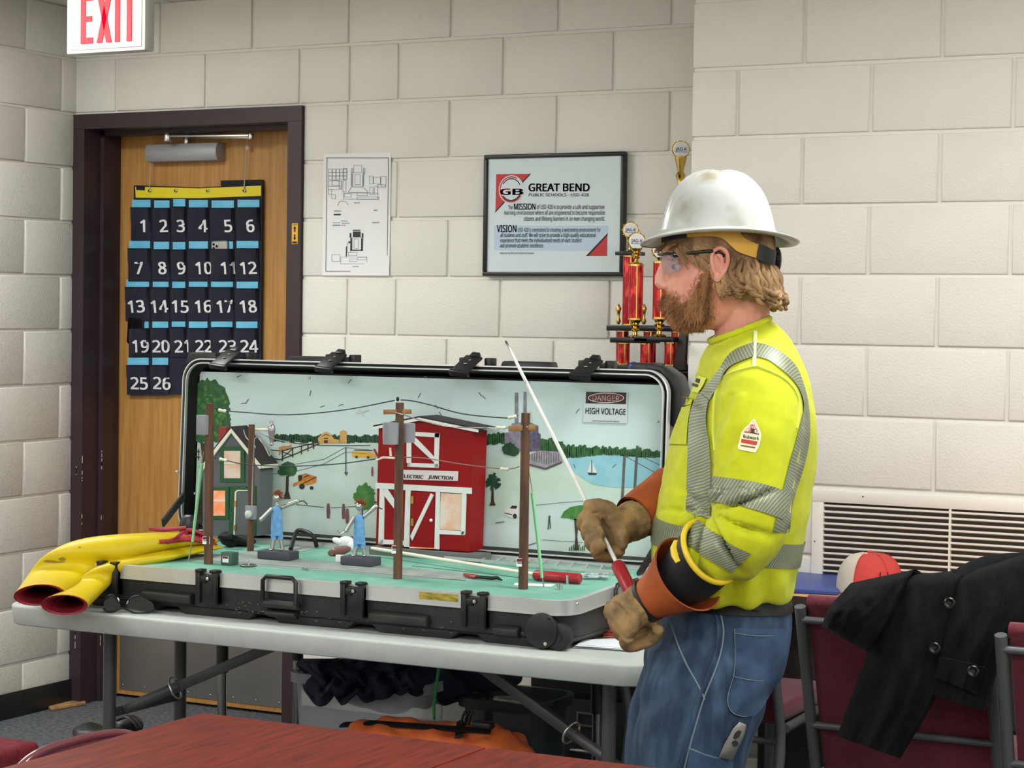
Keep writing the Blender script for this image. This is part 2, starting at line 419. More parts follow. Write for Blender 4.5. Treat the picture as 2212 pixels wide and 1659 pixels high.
# ------------------------------------------------------------------ pocket chart on the door
NAVY = mat('navy_fabric', (25, 27, 44), rough=.8, c2=(31, 33, 52), nscale=30, bump=.3, bscale=900, sheen=.1)
BLKF = mat('black_trim', (18, 18, 22), rough=.7)
YEL = mat('yellow_band', (236, 214, 40), rough=.55)
BLUE = mat('blue_label', (106, 192, 228), rough=.35, c2=(124, 208, 242), nscale=12)
WTXT = mat('white_print', (240, 240, 240), rough=.6)
CORD = mat('hanging_cord', (190, 180, 160), rough=.6)
PY = LY-.018
t = thing('pocket_chart', 'navy numbered phone pocket chart hanging on the oak door', 'pocket chart', (-4.56, PY, 1.2))
def cpt(x, y, o=0): return ony(x, y, PY-o)
m = MB(); m.prism([cpt(289, 400), cpt(430, 405), cpt(567, 398), cpt(563, 850), cpt(285, 853)], (0, .004, 0)); m.build('backing', NAVY, t)
m = MB(); m.prism([cpt(477, 390, -.006), cpt(568, 388, -.006), cpt(568, 420, -.006), cpt(477, 420, -.006)], (0, .003, 0)); m.build('header_flap', BLKF, t)
yb = MB().prism([cpt(292, 403, .001), cpt(430, 407, .003), cpt(564, 401, .001), cpt(564, 423, .001), cpt(430, 428, .003), cpt(293, 427, .001)], (0, .003, 0)).build('yellow_band', YEL, t)
for gx in (323, 379, 448, 527):
    p = cpt(gx, 412, .006); MB().ell(p, (.007, .003, .007), seg=10, rows=6).build('grommet', STEEL, yb, smooth=60)
    MB().ell(p+V((0, -.0025, 0)), (.0035, .0012, .0035), seg=8, rows=4).build('grommet_hole', BLKF, yb)
bt = MB().prism([cpt(294, 401, .004), cpt(313, 402, .004), cpt(312, 411, .004), cpt(294, 410, .004)], (0, .001, 0)).build('brand_tag', BLKF, yb)
MB().tube([cpt(323, 412, .006), cpt(325, 340, .004), cpt(324, 288, .0)], .0016, 5).build('hanging_cord', CORD, t); m = MB(); m.tube([cpt(527, 412, .006), cpt(533, 318, .004), cpt(535, 292, .0)], .0022, 5)
m.ell(cpt(534, 320, .006), (.009, .004, .009), seg=10, rows=6); m.build('hanging_cord', CORD, t)
CX_ = [[302,347,384,432,486,534],[294,344,385,434,486,530],[288,338,383,433,480,530],[297,341,386,434,485,532],[294,343]]
YT = [448, 539, 622, 708, 788]; YB = [520, 608, 694, 772, 853]
EDG = [[281,329,370,404,453,509,564],[275,328,369,404,453,507,562],[269,326,368,404,452,507,561],[276,325,367,404,452,506,560],[272,325,367]]
nn = 0
for r_ in range(5):
    for c in range(len(CX_[r_])):
        nn += 1
        x0, x1 = EDG[r_][c]+2, EDG[r_][c+1]-2; yt, ybm = YT[r_]+random.uniform(-2, 2), YB[r_]
        if r_ < 5:
            MB().prism([cpt(x0+2, yt-17, .001), cpt(x1-2, yt-17, .001), cpt(x1-2, yt+6, .001), cpt(x0+2, yt+6, .001)], (0, .0008, 0)).build('blue_label', BLUE, t)
        bul = .028 if nn not in (11, 19) else .040; vp = .8 if nn not in (11, 19) else .4
        sk = random.uniform(-.25, .25)
        def surf(u, v, off=0, x0=x0, x1=x1, yt=yt, ybm=ybm, bul=bul, sk=sk, vp=vp):   # u 0..1 left-right, v 0..1 bottom-top
            b = .004+bul*(max(v, 0)**vp)*max(0, sin(pi*min(1, max(0, u+sk*v*.3*sin(pi*u)))))**.45
            b += .002*noise.noise(V((u*3, v*3, nn)))
            return cpt(x0+(x1-x0)*u+(-1.5 if v > .5 else 0), ybm+(yt-ybm)*v, b+off)
        pk = MB().grid(lambda u, v: surf(u, v), 8, 6, thick=(0, .0015, 0)).build('pocket', NAVY, t, smooth=50)
        MB().tube([surf(i/10, 1, .0005) for i in range(11)], .0016, 5).build('pocket_hem', BLKF, pk)
        vs, fs = textmesh(str(nn), .035, 2)
        bx0 = min(v.x for v in vs); bx1 = max(v.x for v in vs); s_ = 25.5
        cxn = CX_[r_][c]; cyn = YT[r_]+40
        mb = MB(); tilt = random.uniform(-.06, .06)
        pts = []
        for v in vs:
            dx = (v.x-(bx0+bx1)/2)*s_*.95; dy = (v.y-.5)*s_
            ppx = cxn+7+dx+tilt*dy; ppy = cyn-dy+tilt*dx
            pts.append(surf((ppx-x0)/(x1-x0), (ppy-ybm)/(yt-ybm), .0014))
        mb.add(pts, fs); mb.build('number', WTXT, pk, fix=False)
# phones
PHG = mat('phone_case_green', (70, 110, 108), rough=.4); PHB = mat('phone_clear_back', (196, 186, 180), rough=.3); PHK = mat('phone_black', (14, 14, 16), rough=.25)
def phone(label, x, y, wpx, hpx, tilt, shell, back, o):
    c = cpt(x, y, o); t = thing('phone', label, 'phone', c)
    M = Matrix.Translation(c)@Matrix.Rotation(tilt, 4, 'Y')
    w_, h = wpx, hpx
    pr = [(a, 0, b) for a, b in rrect(0, -h/2+.03, w_, h, .01)]
    MB().prism([M@V(p) for p in pr], (0, .009, 0)).build('case', shell, t, bevel=.002)
    pr = [(a, -.0006, b) for a, b in rrect(0, -h/2+.03, w_-.008, h-.008, .007)]
    MB().prism([M@V(p) for p in pr], (0, .001, 0)).build('back_glass', back, t)
    cm = MB().prism([M@V((a, -.0025, b)) for a, b in rrect(-w_/2+.021, .009, .03, .032, .007)], (0, .003, 0)).build('camera_bump', PHB if back is PHB else PHK, t)
    for a, b in ((-.007, .007), (-.007, -.007), (.007, 0)):
        MB().cyl(M@V((-w_/2+.021+a, -.0025, .009+b)), M@V((-w_/2+.021+a, -.004, .009+b)), .0052, 12).build('camera_lens', PHK, cm)
phone('phone in a green-edged clear case peeking out of pocket eleven', 474, 537, .076, .115, -.02, PHG, PHB, .0098)
phone('black phone peeking out of pocket nineteen', 292, 704, .074, .10, .06, PHK, PHK, .0098)

# ------------------------------------------------------------------ floor plan sheet
PAPER = mat('paper', (238, 237, 238), rough=.7); INK = mat('grey_ink', (120, 122, 128), rough=.8); INKD = mat('dark_ink', (60, 62, 66), rough=.8)
INKT = mat('teal_ink', (120, 160, 165), rough=.8); INKR = mat('red_ink', (190, 90, 90), rough=.8); INKB = mat('border_ink', (140, 132, 134), rough=.8)
wy = -.0085
pa, pb_ = ony(699, 333, wy), ony(845, 330, wy); zb = ony(697, 595, wy).z
sheet = MB().grid(lambda u, v: (pa.x+(pb_.x-pa.x)*u, wy-.001-.004*(1-v)**6*u, zb+(pa.z-zb)*v), 4, 8, thick=(0, .0006, 0)).build('floor_plan_sheet', PAPER)
tag(sheet, 'white sheet with printed building floor plans taped to the block wall', 'poster')
S_ = 190/1087
def sp(x, y, o=.0022): return ony(680+x*S_, 320+y*S_, wy-o)
def line(m, pts, w_=.0012):
    for a, b in zip(pts, pts[1:]): m.bar(a, b, .0004, w_, up=(0, 0, 1)) if abs((b-a).normalized().z) < .9 else m.box((a.x-w_/2, a.y-.0002, min(a.z, b.z)), (a.x+w_/2, a.y+.0002, max(a.z, b.z)))
def rect_l(m, x0, y0, x1, y1, w_=.0010): line(m, [sp(x0, y0), sp(x1, y0), sp(x1, y1), sp(x0, y1), sp(x0, y0)], w_)
m = MB(); rect_l(m, 135, 120, 910, 1522, .0025); m.build('border_print', INKB, sheet)
m = MB()
for i in range(5):
    for j in range(3): rect_l(m, 170+i*46, 258+j*44, 212+i*46, 298+j*44)
for a in ((165,405,330,470),(165,470,330,510),(165,510,205,570),(210,400,300,460),(205,575,255,625),(345,400,385,540),(480,212,580,300),(450,300,605,470),(495,325,560,450),(675,345,720,440),(725,360,810,440),(815,350,880,470),(680,480,720,570),(735,470,775,570),(350,555,780,630),(365,565,450,605),(520,555,650,585),(780,450,870,490)): rect_l(m, *a)
line(m, [sp(410, 545), sp(450, 485), sp(600, 485), sp(665, 550), sp(410, 545)]); line(m, [sp(280, 710), sp(300, 665), sp(345, 650), sp(390, 665), sp(412, 705)])
for a in ((210,1315,310,1400),(320,1345,645,1430),(430,1370,520,1400),(530,1350,640,1380),(400,1170,440,1290),(440,1100,595,1265),(485,1120,540,1240),(415,1290,520,1330)): rect_l(m, *a)
tag(m.build('plan_print', INK, sheet), kind='stuff')
m = MB()
for a in ((450,250,470,320),(600,250,618,320),(455,330,468,470),(590,330,600,470),(300,405,330,500),(350,250,395,390),(520,605,790,632)): rect_l(m, *a, w_=.0016)
m.box(sp(218, 925, .0026), sp(312, 918, .0022)); m.box(sp(218, 960, .0026), sp(312, 945, .0022)); tag(m.build('teal_print', INKT, sheet), kind='stuff')
m = MB()
for a in ((470,1030,565,1100),(470,1008,562,1022),(383,1215,396,1340),(440,1110,462,1265),(570,1110,592,1265),(430,1050,450,1105),(580,1050,600,1105),(415,1150,440,1175),(235,812,320,830),(440,1255,595,1268)):
    p, q = sp(a[0], a[3], .0026), sp(a[2], a[1], .0022); m.box(p, q)
for s_, x, y, h in (('Top Floor', 520, 682, .0042), ('2nd Floor', 505, 1470, .0042), ('ROOM 221', 282, 785, .0042), ('GBHS', 752, 775, .0044), ('PANTHERS', 752, 928, .0042), ('Primary Exit', 368, 905, .0034), ('Secondary Exit', 382, 932, .0034), ('Tornado', 350, 958, .0034)):
    text_into(m, s_, sp(x, y, .0026), (1, 0, 0), (0, 0, 1), h, bold=.02)
tag(m.build('dark_print', INKD, sheet, fix=False), kind='stuff')

# ------------------------------------------------------------------ framed mission statement
FBLK = mat('frame_black', (26, 28, 28), rough=.35); POST = mat('poster_paper', (214, 226, 228), rough=.5); BAND = mat('poster_blue', (190, 208, 226), rough=.5)
PRED = mat('poster_red', (196, 48, 52), rough=.5); PINK = mat('poster_ink', (38, 58, 64), rough=.6); PDRK = mat('poster_black', (28, 32, 36), rough=.6); PGRY = mat('poster_grey', (110, 130, 135), rough=.6); PTEXT = mat('poster_text', (78, 108, 116), rough=.6)
fy = -.034
fa, fb, fc = ony(1046, 334, fy), ony(1353, 330, fy), ony(1038, 598, fy)
t = thing('framed_poster', 'black-framed school mission and vision poster on the block wall', 'poster', (fa.x, fy, fc.z))
x0, x1, z1, z0 = fa.x-.002, fb.x-.006, fa.z-.001, fc.z+.003
fw = .014
for nm, lo, hi in (('frame_rail', (x0, fy, z1-fw), (x1, -.008, z1)), ('frame_rail', (x0, fy, z0), (x1, -.008, z0+fw)), ('frame_rail', (x0, fy, z0+fw), (x0+fw, -.008, z1-fw)), ('frame_rail', (x1-fw, fy, z0+fw), (x1, -.008, z1-fw))):
    MB().box(lo, hi).build(nm, FBLK, t, bevel=.003)
sh = MB().box((x0+fw, fy+.008, z0+fw), (x1-fw, fy+.012, z1-fw)).build('poster_sheet', POST, t)
QY = fy+.008
S2 = 330/1888
def fp(x, y, o=.0006): return ony(1030+x*S2, 320+y*S2, QY-o)
def fpoly(nm, pts, mm, o=.0006): return MB().prism([fp(x, y, o) for x, y in pts], (0, .0004, 0)).build(nm, mm, sh)
fpoly('blue_band', [(212, 958), (1620, 958), (1612, 1268), (212, 1262)], BAND)
fpoly('red_corner', [(240, 322), (650, 318), (230, 785)], PRED); fpoly('black_edge', [(650, 318), (668, 318), (222, 802), (230, 775)], PDRK, .0009)
fpoly('red_corner', [(1612, 1075), (1608, 1332), (1375, 1332)], PRED, .0009); fpoly('black_edge', [(1618, 1048), (1614, 1080), (1378, 1332), (1348, 1332)], PDRK, .0012)
cc = fp(425, 510, .0012)
def disc(nm, r0, r1, mm, o, a0=0, a1=360, c=None, n=40):
    c = c or cc; mb = MB(); vs = []; fs = []
    for i in range(n+1):
        a = radians(a0+(a1-a0)*i/n)
        for r in (r0, r1): vs.append((c.x+r*cos(a), c.y-o, c.z+r*sin(a)))
    for i in range(n): fs.append((2*i, 2*i+1, 2*i+3, 2*i+2))
    mb.add(vs, fs); return mb.build(nm, mm, sh, fix=False)
R_ = .0472
disc('logo_disc', 0, R_, POST, .0); disc('logo_ring', R_*.84, R_*.93, PRED, .0004, 60, 330); disc('logo_ring', R_*.72, R_*.79, PDRK, .0004, 25, 150); disc('logo_ring', R_*.74, R_*.84, PDRK, .0004, 215, 330)
m = MB(); text_into(m, 'G', fp(352, 575, .0022), (1, 0, 0), (0, 0, 1), .0195, width=.040, bold=.05); m.build('logo_letter', PRED, sh, fix=False)
m = MB(); text_into(m, 'B', fp(505, 575, .0022), (1, 0, 0), (0, 0, 1), .0195, width=.040, bold=.05); m.build('logo_letter', PDRK, sh, fix=False)
def ln(s_, xa, xb, y, h, mm, bold=.012):
    a, b = fp(xa, y, .0018), fp(xb, y, .0018); m = MB(); text_into(m, s_, V(((a.x+b.x)/2, a.y, a.z)), b-a, (0, 0, 1), h*S2/ 1.0*.00172, width=(b-a).length, bold=bold*(1.2 if h > 60 else .7)); m.build('print_line', mm, sh, fix=False)
ln('GREAT BEND', 638, 1392, 538, 82, PDRK, .03); ln('PUBLIC SCHOOLS - USD 428', 640, 1382, 600, 30, PGRY, .012)
ln('The', 385, 440, 757, 45, PTEXT); ln('MISSION', 457, 722, 760, 66, PDRK, .02); ln('of USD 428 is to provide a safe and supportive', 740, 1575, 757, 46, PTEXT)
ln('learning environment where all are empowered to become responsible', 338, 1580, 829, 46, PTEXT); ln('citizens and lifelong learners in an ever-changing world.', 580, 1578, 902, 46, PTEXT)
ln('VISION', 245, 488, 1038, 76, PDRK, .02); ln('USD 428 is committed to creating a welcoming environment for', 506, 1530, 1038, 44, PTEXT)
ln('all students and staff. We will strive to provide a high-quality educational', 288, 1464, 1103, 44, PTEXT); ln('experience that meets the individualized needs of each student', 288, 1292, 1166, 44, PTEXT); ln('and promote academic excellence.', 286, 826, 1229, 44, PTEXT)
ln('Adopted Spring 2023 by USD 428 Board of Education', 282, 704, 1308, 20, PGRY)

# ------------------------------------------------------------------ return air grille
GRL = mat('grille_enamel', (236, 230, 220), rough=.45); GDK = mat('duct_dark', (84, 77, 72), rough=.9)
t = thing('wall_grille', 'cream louvred return air grille set low in the block wall', 'vent', (RX0, -DR, RZ0))
yy = -DR-.016
fwg = .034
for lo, hi in (((RX0, yy, RZ1-fwg), (RX1, -DR+.01, RZ1)), ((RX0, yy, RZ0), (RX1, -DR+.01, RZ0+fwg)), ((RX0, yy, RZ0+fwg), (RX0+fwg, -DR+.01, RZ1-fwg)), ((RX1-fwg, yy, RZ0+fwg), (RX1, -DR+.01, RZ1-fwg))):
    MB().box(lo, hi).build('grille_frame', GRL, t, bevel=.002)
MB().box((RX0+.02, -DR-.001, RZ0+.02), (RX1-.02, -DR-.0003, RZ1-.02)).build('duct_opening', GDK, t)
mx = ony(2055, 1120, -DR).x
MB().box((mx-.003, yy+.001, RZ0+fwg), (mx+.003, -DR+.004, RZ1-fwg)).build('mullion', GRL, t)
z = RZ1-fwg-.006; sl = None
m = MB(); m.add([(RX0+fwg, yy+.002, 0), (RX1-fwg, yy+.002, 0), (RX1-fwg, yy+.0145, -.009), (RX0+fwg, yy+.0145, -.009), (RX0+fwg, yy+.002, -.0055), (RX1-fwg, yy+.002, -.0055)], [(0, 1, 2, 3), (4, 5, 1, 0)])
sl = m.build('slat', GRL, t, fix=False); sl.location.z = z
me_s = sl.data
while z > RZ0+fwg+.02:
    z -= .0172; o = bpy.data.objects.new('slat', me_s); COL.objects.link(o); o.parent = t; o.matrix_parent_inverse = INV[t.name]; o.location.z = z
for gx, gy in ((1864, 1072), (1760, 1169)):
    p = ony(gx, gy, yy); MB().ell((p.x, yy, p.z), (.0035, .0015, .0035), seg=8, rows=4).build('screw', STEEL, t)
# ------------------------------------------------------------------ white folding table
TZ = .74
TBL = mat('table_plastic', (184, 189, 185), rough=.5, c2=(177, 182, 179), nscale=14, bump=.25, bscale=500)
LEG = mat('grey_steel_leg', (74, 77, 76), rough=.45, metal=.35)
def rr3(x0, x1, y0, y1, z, r, n=5): return [V((x, y, z)) for x, y in rrect((x0+x1)/2, (y0+y1)/2, x1-x0, y1-y0, r, n)]
tx0, tx1, ty0, ty1 = -3.535, -1.752, -2.15, -1.40
t = thing('folding_table', 'light grey plastic folding table with dark steel legs', 'table', (-2.6, -1.78, 0))
m = MB(); m.loft([rr3(tx0+.03, tx1-.03, ty0+.03, ty1-.03, TZ-.035, .06), rr3(tx0+.012, tx1-.012, ty0+.012, ty1-.012, TZ-.05, .07), rr3(tx0+.008, tx1-.008, ty0+.008, ty1-.008, TZ-.05, .072), rr3(tx0+.005, tx1-.005, ty0+.005, ty1-.005, TZ-.047, .075), rr3(tx0, tx1, ty0, ty1, TZ-.007, .078), rr3(tx0+.002, tx1-.002, ty0+.002, ty1-.002, TZ-.002, .077), rr3(tx0+.007, tx1-.007, ty0+.007, ty1-.007, TZ, .075)])
m.build('table_top', TBL, t, smooth=50)
def legtube(x, y, x2, y2, r=.0165): return MB().tube([(x, y, TZ-.04), (x2, y2, .0)], r, 10).build('leg', LEG, t, smooth=60)
for (x, sx) in ((-3.30, 1), (-1.905, -1)):
    legtube(x, -2.0, x, -2.0); legtube(x, -1.70, x, -1.70)
    MB().tube([(x, -2.0, .46), (x, -1.70, .46)], .012, 8).build('cross_bar', LEG, t, smooth=60)
    MB().tube([(x, -2.08, .02), (x, -1.62, .02)], .016, 8).build('foot_bar', LEG, t, smooth=60)
    a = V((x+.012, -1.95, .465)); b = V((x+sx*.42, -1.86, .655 if sx > 0 else .66))
    MB().tube([a, a.lerp(b, .33), a.lerp(b, .36)], .011, 8, flat=1.3).build('brace', LEG, t, smooth=60)
    MB().bar(a.lerp(b, .3), a.lerp(b, 1), .016, .026).build('brace', LEG, t, bevel=.002)
    c = a.lerp(b, .33); d = (b-a).normalized()
    MB().tube([c+(d.orthogonal()*cos(q)+d.cross(d.orthogonal())*sin(q))*.02 for q in [i*pi/8 for i in range(16)]], .0028, 6, closed=True).build('lock_ring', STEEL, t, smooth=60)

# ------------------------------------------------------------------ red-brown tables in the foreground
RT = mat('cherry_laminate', (124, 42, 30), rough=.5, spec=.12, c2=(76, 26, 19), nscale=7, stretch=(14, 1.2, 1), nmix=(.3, .75), detail=7, bump=.08, bscale=60)
RTE = mat('cherry_edge', (92, 44, 40), rough=.5)
for i, (x0, x1, lab) in enumerate(((-2.252, -1.656, 'cherry laminate training table, the left of the pair in the foreground'), (-1.652, .17, 'cherry laminate training table, the right of the pair in the foreground'))):
    t = thing('training_table', lab, 'table', ((x0+x1)/2, -3.8, 0), group='cherry tables pushed together')
    y0, y1 = (-4.57, -3.058) if i == 0 else (-3.66, -3.058)
    MB().box((x0, y0, TZ-.028), (x1, y1, TZ)).build('table_top', RT, t, bevel=.003)
    MB().box((x0+.002, y0+.002, TZ-.031), (x1-.002, y1-.002, TZ-.0285)).build('underside', RTE, t)
    for xx in (x0+.05, x1-.05):
        for yy in (y0+.06, y1-.06): MB().tube([(xx, yy, TZ-.03), (xx, yy, 0)], .018, 10).build('leg', LEG, t, smooth=60)

# ------------------------------------------------------------------ school chair tucked at the red table (left edge of frame)
MPL = mat('maroon_plastic', (104, 52, 62), rough=.16, coat=.6, spec=.6); CHR = mat('chrome', (215, 215, 212), rough=.12, metal=1)
t = thing('school_chair', 'glossy maroon plastic school chair tucked against the left cherry table', 'chair', (-2.15, -3.36, 0))
def sback(u, v):
    y = -3.535+.36*u; z = .47+.262*v-.03*(2*u-1)**4*v
    return (-2.30+.035*(1-v)-.028*sin(pi*u)*.6, y, z)
MB().grid(sback, 14, 8, thick=(.010, 0, .0)).build('backrest', MPL, t, smooth=70)
MB().tube([V(sback(i/14, 1))+V((.005, 0, 0)) for i in range(15)], .0085, 8).build('back_rim', MPL, t, smooth=70)
MB().grid(lambda u, v: (-2.27+.38*u, -3.54+.38*v, .44-.02*sin(pi*v)+.01*u), 8, 8, thick=(0, 0, .012)).build('seat', MPL, t, smooth=70)
for xx in (-2.25, -1.92):
    for yy in (-3.52, -3.2): MB().tube([(xx, yy, .44), (xx+(-.05 if xx < -2.1 else .03), yy, 0)], .011, 8).build('leg', CHR, t, smooth=60)
for yy in (-3.52, -3.2): MB().tube([(-2.25, yy, .44), (-2.278, yy, .52)], .009, 8).build('back_post', CHR, t, smooth=60)

# ------------------------------------------------------------------ show case
CASE = mat('case_black', (33, 33, 33), rough=.5, c2=(50, 49, 47), nscale=16, nmix=(.45, .8), bump=.35, bscale=300)
CASEL = mat('case_black_smooth', (24, 25, 26), rough=.38)
ALU = mat('aluminium', (208, 210, 208), rough=.34, metal=.55, c2=(190, 192, 192), nscale=5)
LINT = mat('scuff', (120, 112, 104), rough=.9)
cx0, cx1, cy0, cy1 = -3.42, -1.972, -2.062, -1.556
TLT = .022
def tl(y): return TLT*(y-cy0)/(cy1-cy0)
def rt3(x0, x1, y0, y1, z, r, n=5): return [V((p.x, p.y, p.z+tl(p.y))) for p in rr3(x0, x1, y0, y1, z, r, n)]
BZ = .851                                       # top of the base rim
case = thing('demonstration_case', 'large black wheeled case open on the folding table', 'case', (-2.7, -1.8, TZ))
b = MB(); b.loft([rr3(cx0+.03, cx1-.03, cy0+.03, cy1-.03, TZ+.014, .05), rr3(cx0+.012, cx1-.012, cy0+.012, cy1-.012, TZ+.024, .055), rt3(cx0+.006, cx1-.006, cy0+.006, cy1-.006, BZ-.034, .06), rt3(cx0+.006, cx1-.006, cy0+.006, cy1-.006, BZ-.006, .06)])
base = b.build('base_shell', CASE, case, smooth=45)
b = MB(); ro = [rt3(cx0, cx1, cy0, cy1, z, .06, 8) for z in (BZ-.034, BZ)]; ri = [rt3(cx0+.016, cx1-.016, cy0+.016, cy1-.016, z, .046, 8) for z in (BZ, BZ-.03)]
b.loft(ro+ri, cap=False); rim = b.build('base_rim', ALU, case, smooth=30)
b = MB(); b.loft([rt3(cx0-.0015, cx1+.0015, cy0-.0015, cy1+.0015, BZ-.0335, .0615, 8), rt3(cx0-.0015, cx1+.0015, cy0-.0015, cy1+.0015, BZ-.030, .0615, 8)]); b.build('rim_lip', ALU, case, smooth=30)
# front ribs, feet
for xa, xb, za, zb in ((310, 415, .012, .05), (800, 925, .01, .048), (1068, 1122, .006, .04), (575, 640, .002, .03)):
    pa_ = ony(xa, 1300, cy0); pb2 = ony(xb, 1300, cy0)
    MB().prism([(pa_.x, cy0+.012, TZ+za+.012), (pa_.x, cy0-.010, TZ+za+.02), (pa_.x, cy0-.010, TZ+zb), (pa_.x, cy0+.012, TZ+zb+.008)], (pb2.x-pa_.x, 0, 0)).build('moulded_rib', CASE, case, bevel=.003)
for i in range(5):
    xx = cx0+.1+i*.28
    MB().prism([(xx, cy0+.02, TZ), (xx+.19, cy0+.02, TZ), (xx+.22, cy0+.02, TZ+.025), (xx-.03, cy0+.02, TZ+.025)], (0, .43, 0)).build('foot', CASE, case, bevel=.003)
# base latches
def blatch(px_, wpx=60):
    p = ony(px_, 1280, cy0); q = MB()
    w_ = .062
    for lo, hi in (((-w_/2, -.016, -.075), (-w_/2+.014, .01, .006)), ((w_/2-.014, -.016, -.075), (w_/2, .01, .006)), ((-w_/2, -.010, -.078), (w_/2, .01, -.004)), ((-w_/2, -.018, .0), (-w_/2+.02, .006, .008)), ((w_/2-.02, -.018, .0), (w_/2, .006, .008)), ((-.024, -.014, -.025), (.0, .0, -.008))):
        q.box((p.x+lo[0], cy0+lo[1], BZ+lo[2]), (p.x+hi[0], cy0+hi[1], BZ+hi[2]))
    l = q.build('base_latch', CASEL, case, bevel=.0022)
    MB().ell((p.x+.004, cy0-.014, BZ-.014), (.005, .003, .005), seg=8, rows=5).build('rivet', STEEL, l)
for q in (238, 452, 766, 1028): blatch(q)
# screws along the body
for sx, sy in ((336, 1246), (515, 1260), (706, 1280), (915, 1295), (1102, 1308)):
    p = ony(sx, sy, cy0+.004); MB().ell((p.x, cy0+.005, p.z), (.0055, .003, .0055), seg=10, rows=6).build('screw', STEEL, case, smooth=60)
for sx, sy in ((1248, 1305), (1312, 1289)):
    p = onx(sx, sy, cx1-.004); MB().ell((cx1-.005, p.y, p.z), (.003, .0055, .0055), seg=10, rows=6).build('screw', STEEL, case, smooth=60)
# bail handles
def bail(P, u, n, w_, zt, zb):
    q = MB(); pts = [P-u*w_/2+UP*zb, P-u*w_/2+UP*(zt-.01), P-u*(w_/2-.01)+UP*zt, P+u*(w_/2-.01)+UP*zt, P+u*w_/2+UP*(zt-.01), P+u*w_/2+UP*zb]
    q.tube([p+n*.012 for p in pts], .0055, 8); h_ = q.build('bail_handle', CASEL, case, smooth=60)
    MB().tube([P-u*(w_/2+.004)+UP*zb+n*.006, P+u*(w_/2+.004)+UP*zb+n*.006], .011, 10).build('hinge_roll', CASE, h_, smooth=60)
p = ony(609, 1275, cy0); bail(V((p.x, cy0, 0)), V((1, 0, 0)), V((0, -1, 0)), .094, BZ+.004, BZ-.062)
p = onx(1345, 1265, cx1); bail(V((cx1, p.y, .012)), V((0, 1, 0)), V((1, 0, 0)), .13, BZ+.004, BZ-.064)
st_ = MB().box((ony(906, 1280, cy0).x, cy0-.0008, BZ-.021), (ony(990, 1280, cy0).x, cy0+.0002, BZ-.004)).build('rim_sticker', mat('yellow_label', (196, 176, 62), rough=.5, c2=(120, 108, 50), nscale=160, stretch=(.2, 1, 1)), rim)
# wheel housing at the near corner
wc = ony(1192, 1366, cy0-.002); wr_ = .031
MB().cyl((wc.x-.024, cy0-.010, TZ+wr_+.012), (wc.x-.024, cy0+.02, TZ+wr_+.012), .040, 24).build('wheel_cover', CASEL, case, bevel=.002)
for a_, b_ in ((.02, .03), (-.045, -.01), (.012, -.028)): MB().ell((wc.x-.024+a_, cy0-.011, TZ+wr_+.012+b_), (.0045, .002, .0045), seg=8, rows=5).build('screw', STEEL if b_ < -.02 else CASEL, case)
wh = MB(); wh.lathe([(.012, 0), (wr_-.006, 0), (wr_, .004), (wr_, .022), (wr_-.006, .026), (.012, .026)], (wc.x+.014, cy0-.004, TZ+wr_), 28, axis=(0, 1, 0)); whl = wh.build('wheel', mat('wheel_rubber', (30, 30, 31), rough=.6), case, smooth=40)
MB().lathe([(.004, 0), (.012, 0), (.012, -.002), (.004, -.002)], (wc.x+.014, cy0-.004, TZ+wr_), 16, axis=(0, 1, 0)).build('wheel_hub', CASEL, whl)
# lint and scuffs
m = MB()
for i in range(70):
    px_ = random.choice((random.uniform(480, 560), random.uniform(590, 660), random.uniform(300, 330), random.uniform(500, 1000))); p = ony(px_, 1330, cy0)
    zz = TZ+random.uniform(.015, .045); m.box((p.x, cy0+.004, zz), (p.x+random.uniform(.001, .006), cy0+.0058, zz+random.uniform(.0008, .002)))
tag(m.build('scuff_marks', LINT, case), kind='stuff')
# ---- board
GRN = mat('board_green', (98, 164, 142), rough=.5, c2=(136, 190, 172), nscale=7, nmix=(.35, .7)); ROAD = mat('board_road', (136, 148, 144), rough=.6, c2=(160, 168, 162), nscale=18)
KZ = BZ-.004
board = MB(); board.loft([rt3(cx0+.016, cx1-.016, cy0+.016, cy1-.01, KZ-.006, .046), rt3(cx0+.016, cx1-.016, cy0+.016, cy1-.01, KZ, .046)]); board = board.build('green_board', GRN, case)
BN = V((0, -TLT, cy1-cy0)).normalized()
def bz(x, y, o=.0006): return onp(x, y, V((0, cy0, KZ+o)), BN)
def kz(y): return KZ+tl(y)
def bpoly(nm, pts, mm, o=.0006): return MB().prism([bz(x, y, o) for x, y in pts], (0, 0, -.0004)).build(nm, mm, board)
bpoly('painted_road', [(370, 1196), (560, 1200), (1010, 1238), (1005, 1252), (900, 1248), (560, 1222), (360, 1204)], ROAD)
bpoly('painted_road', [(500, 1196), (640, 1178), (720, 1172), (660, 1190), (560, 1204)], ROAD, .0009)
bpoly('orange_label', [(262, 1207), (330, 1203), (300, 1211)], mat('orange_label', (216, 140, 96), rough=.5))
bpoly('white_label', [(1112, 1259), (1200, 1262), (1190, 1267), (1110, 1264)], PAPER)
m = MB()
for a, c in (((372, 1204), (1005, 1254)), ((500, 1200), (660, 1172)), ((890, 1222), (1130, 1248)), ((560, 1168), (700, 1174))): m.bar(bz(*a), bz(*c), .0022, .0006)
m.build('board_groove', mat('groove_dark', (60, 96, 86), rough=.7), board)
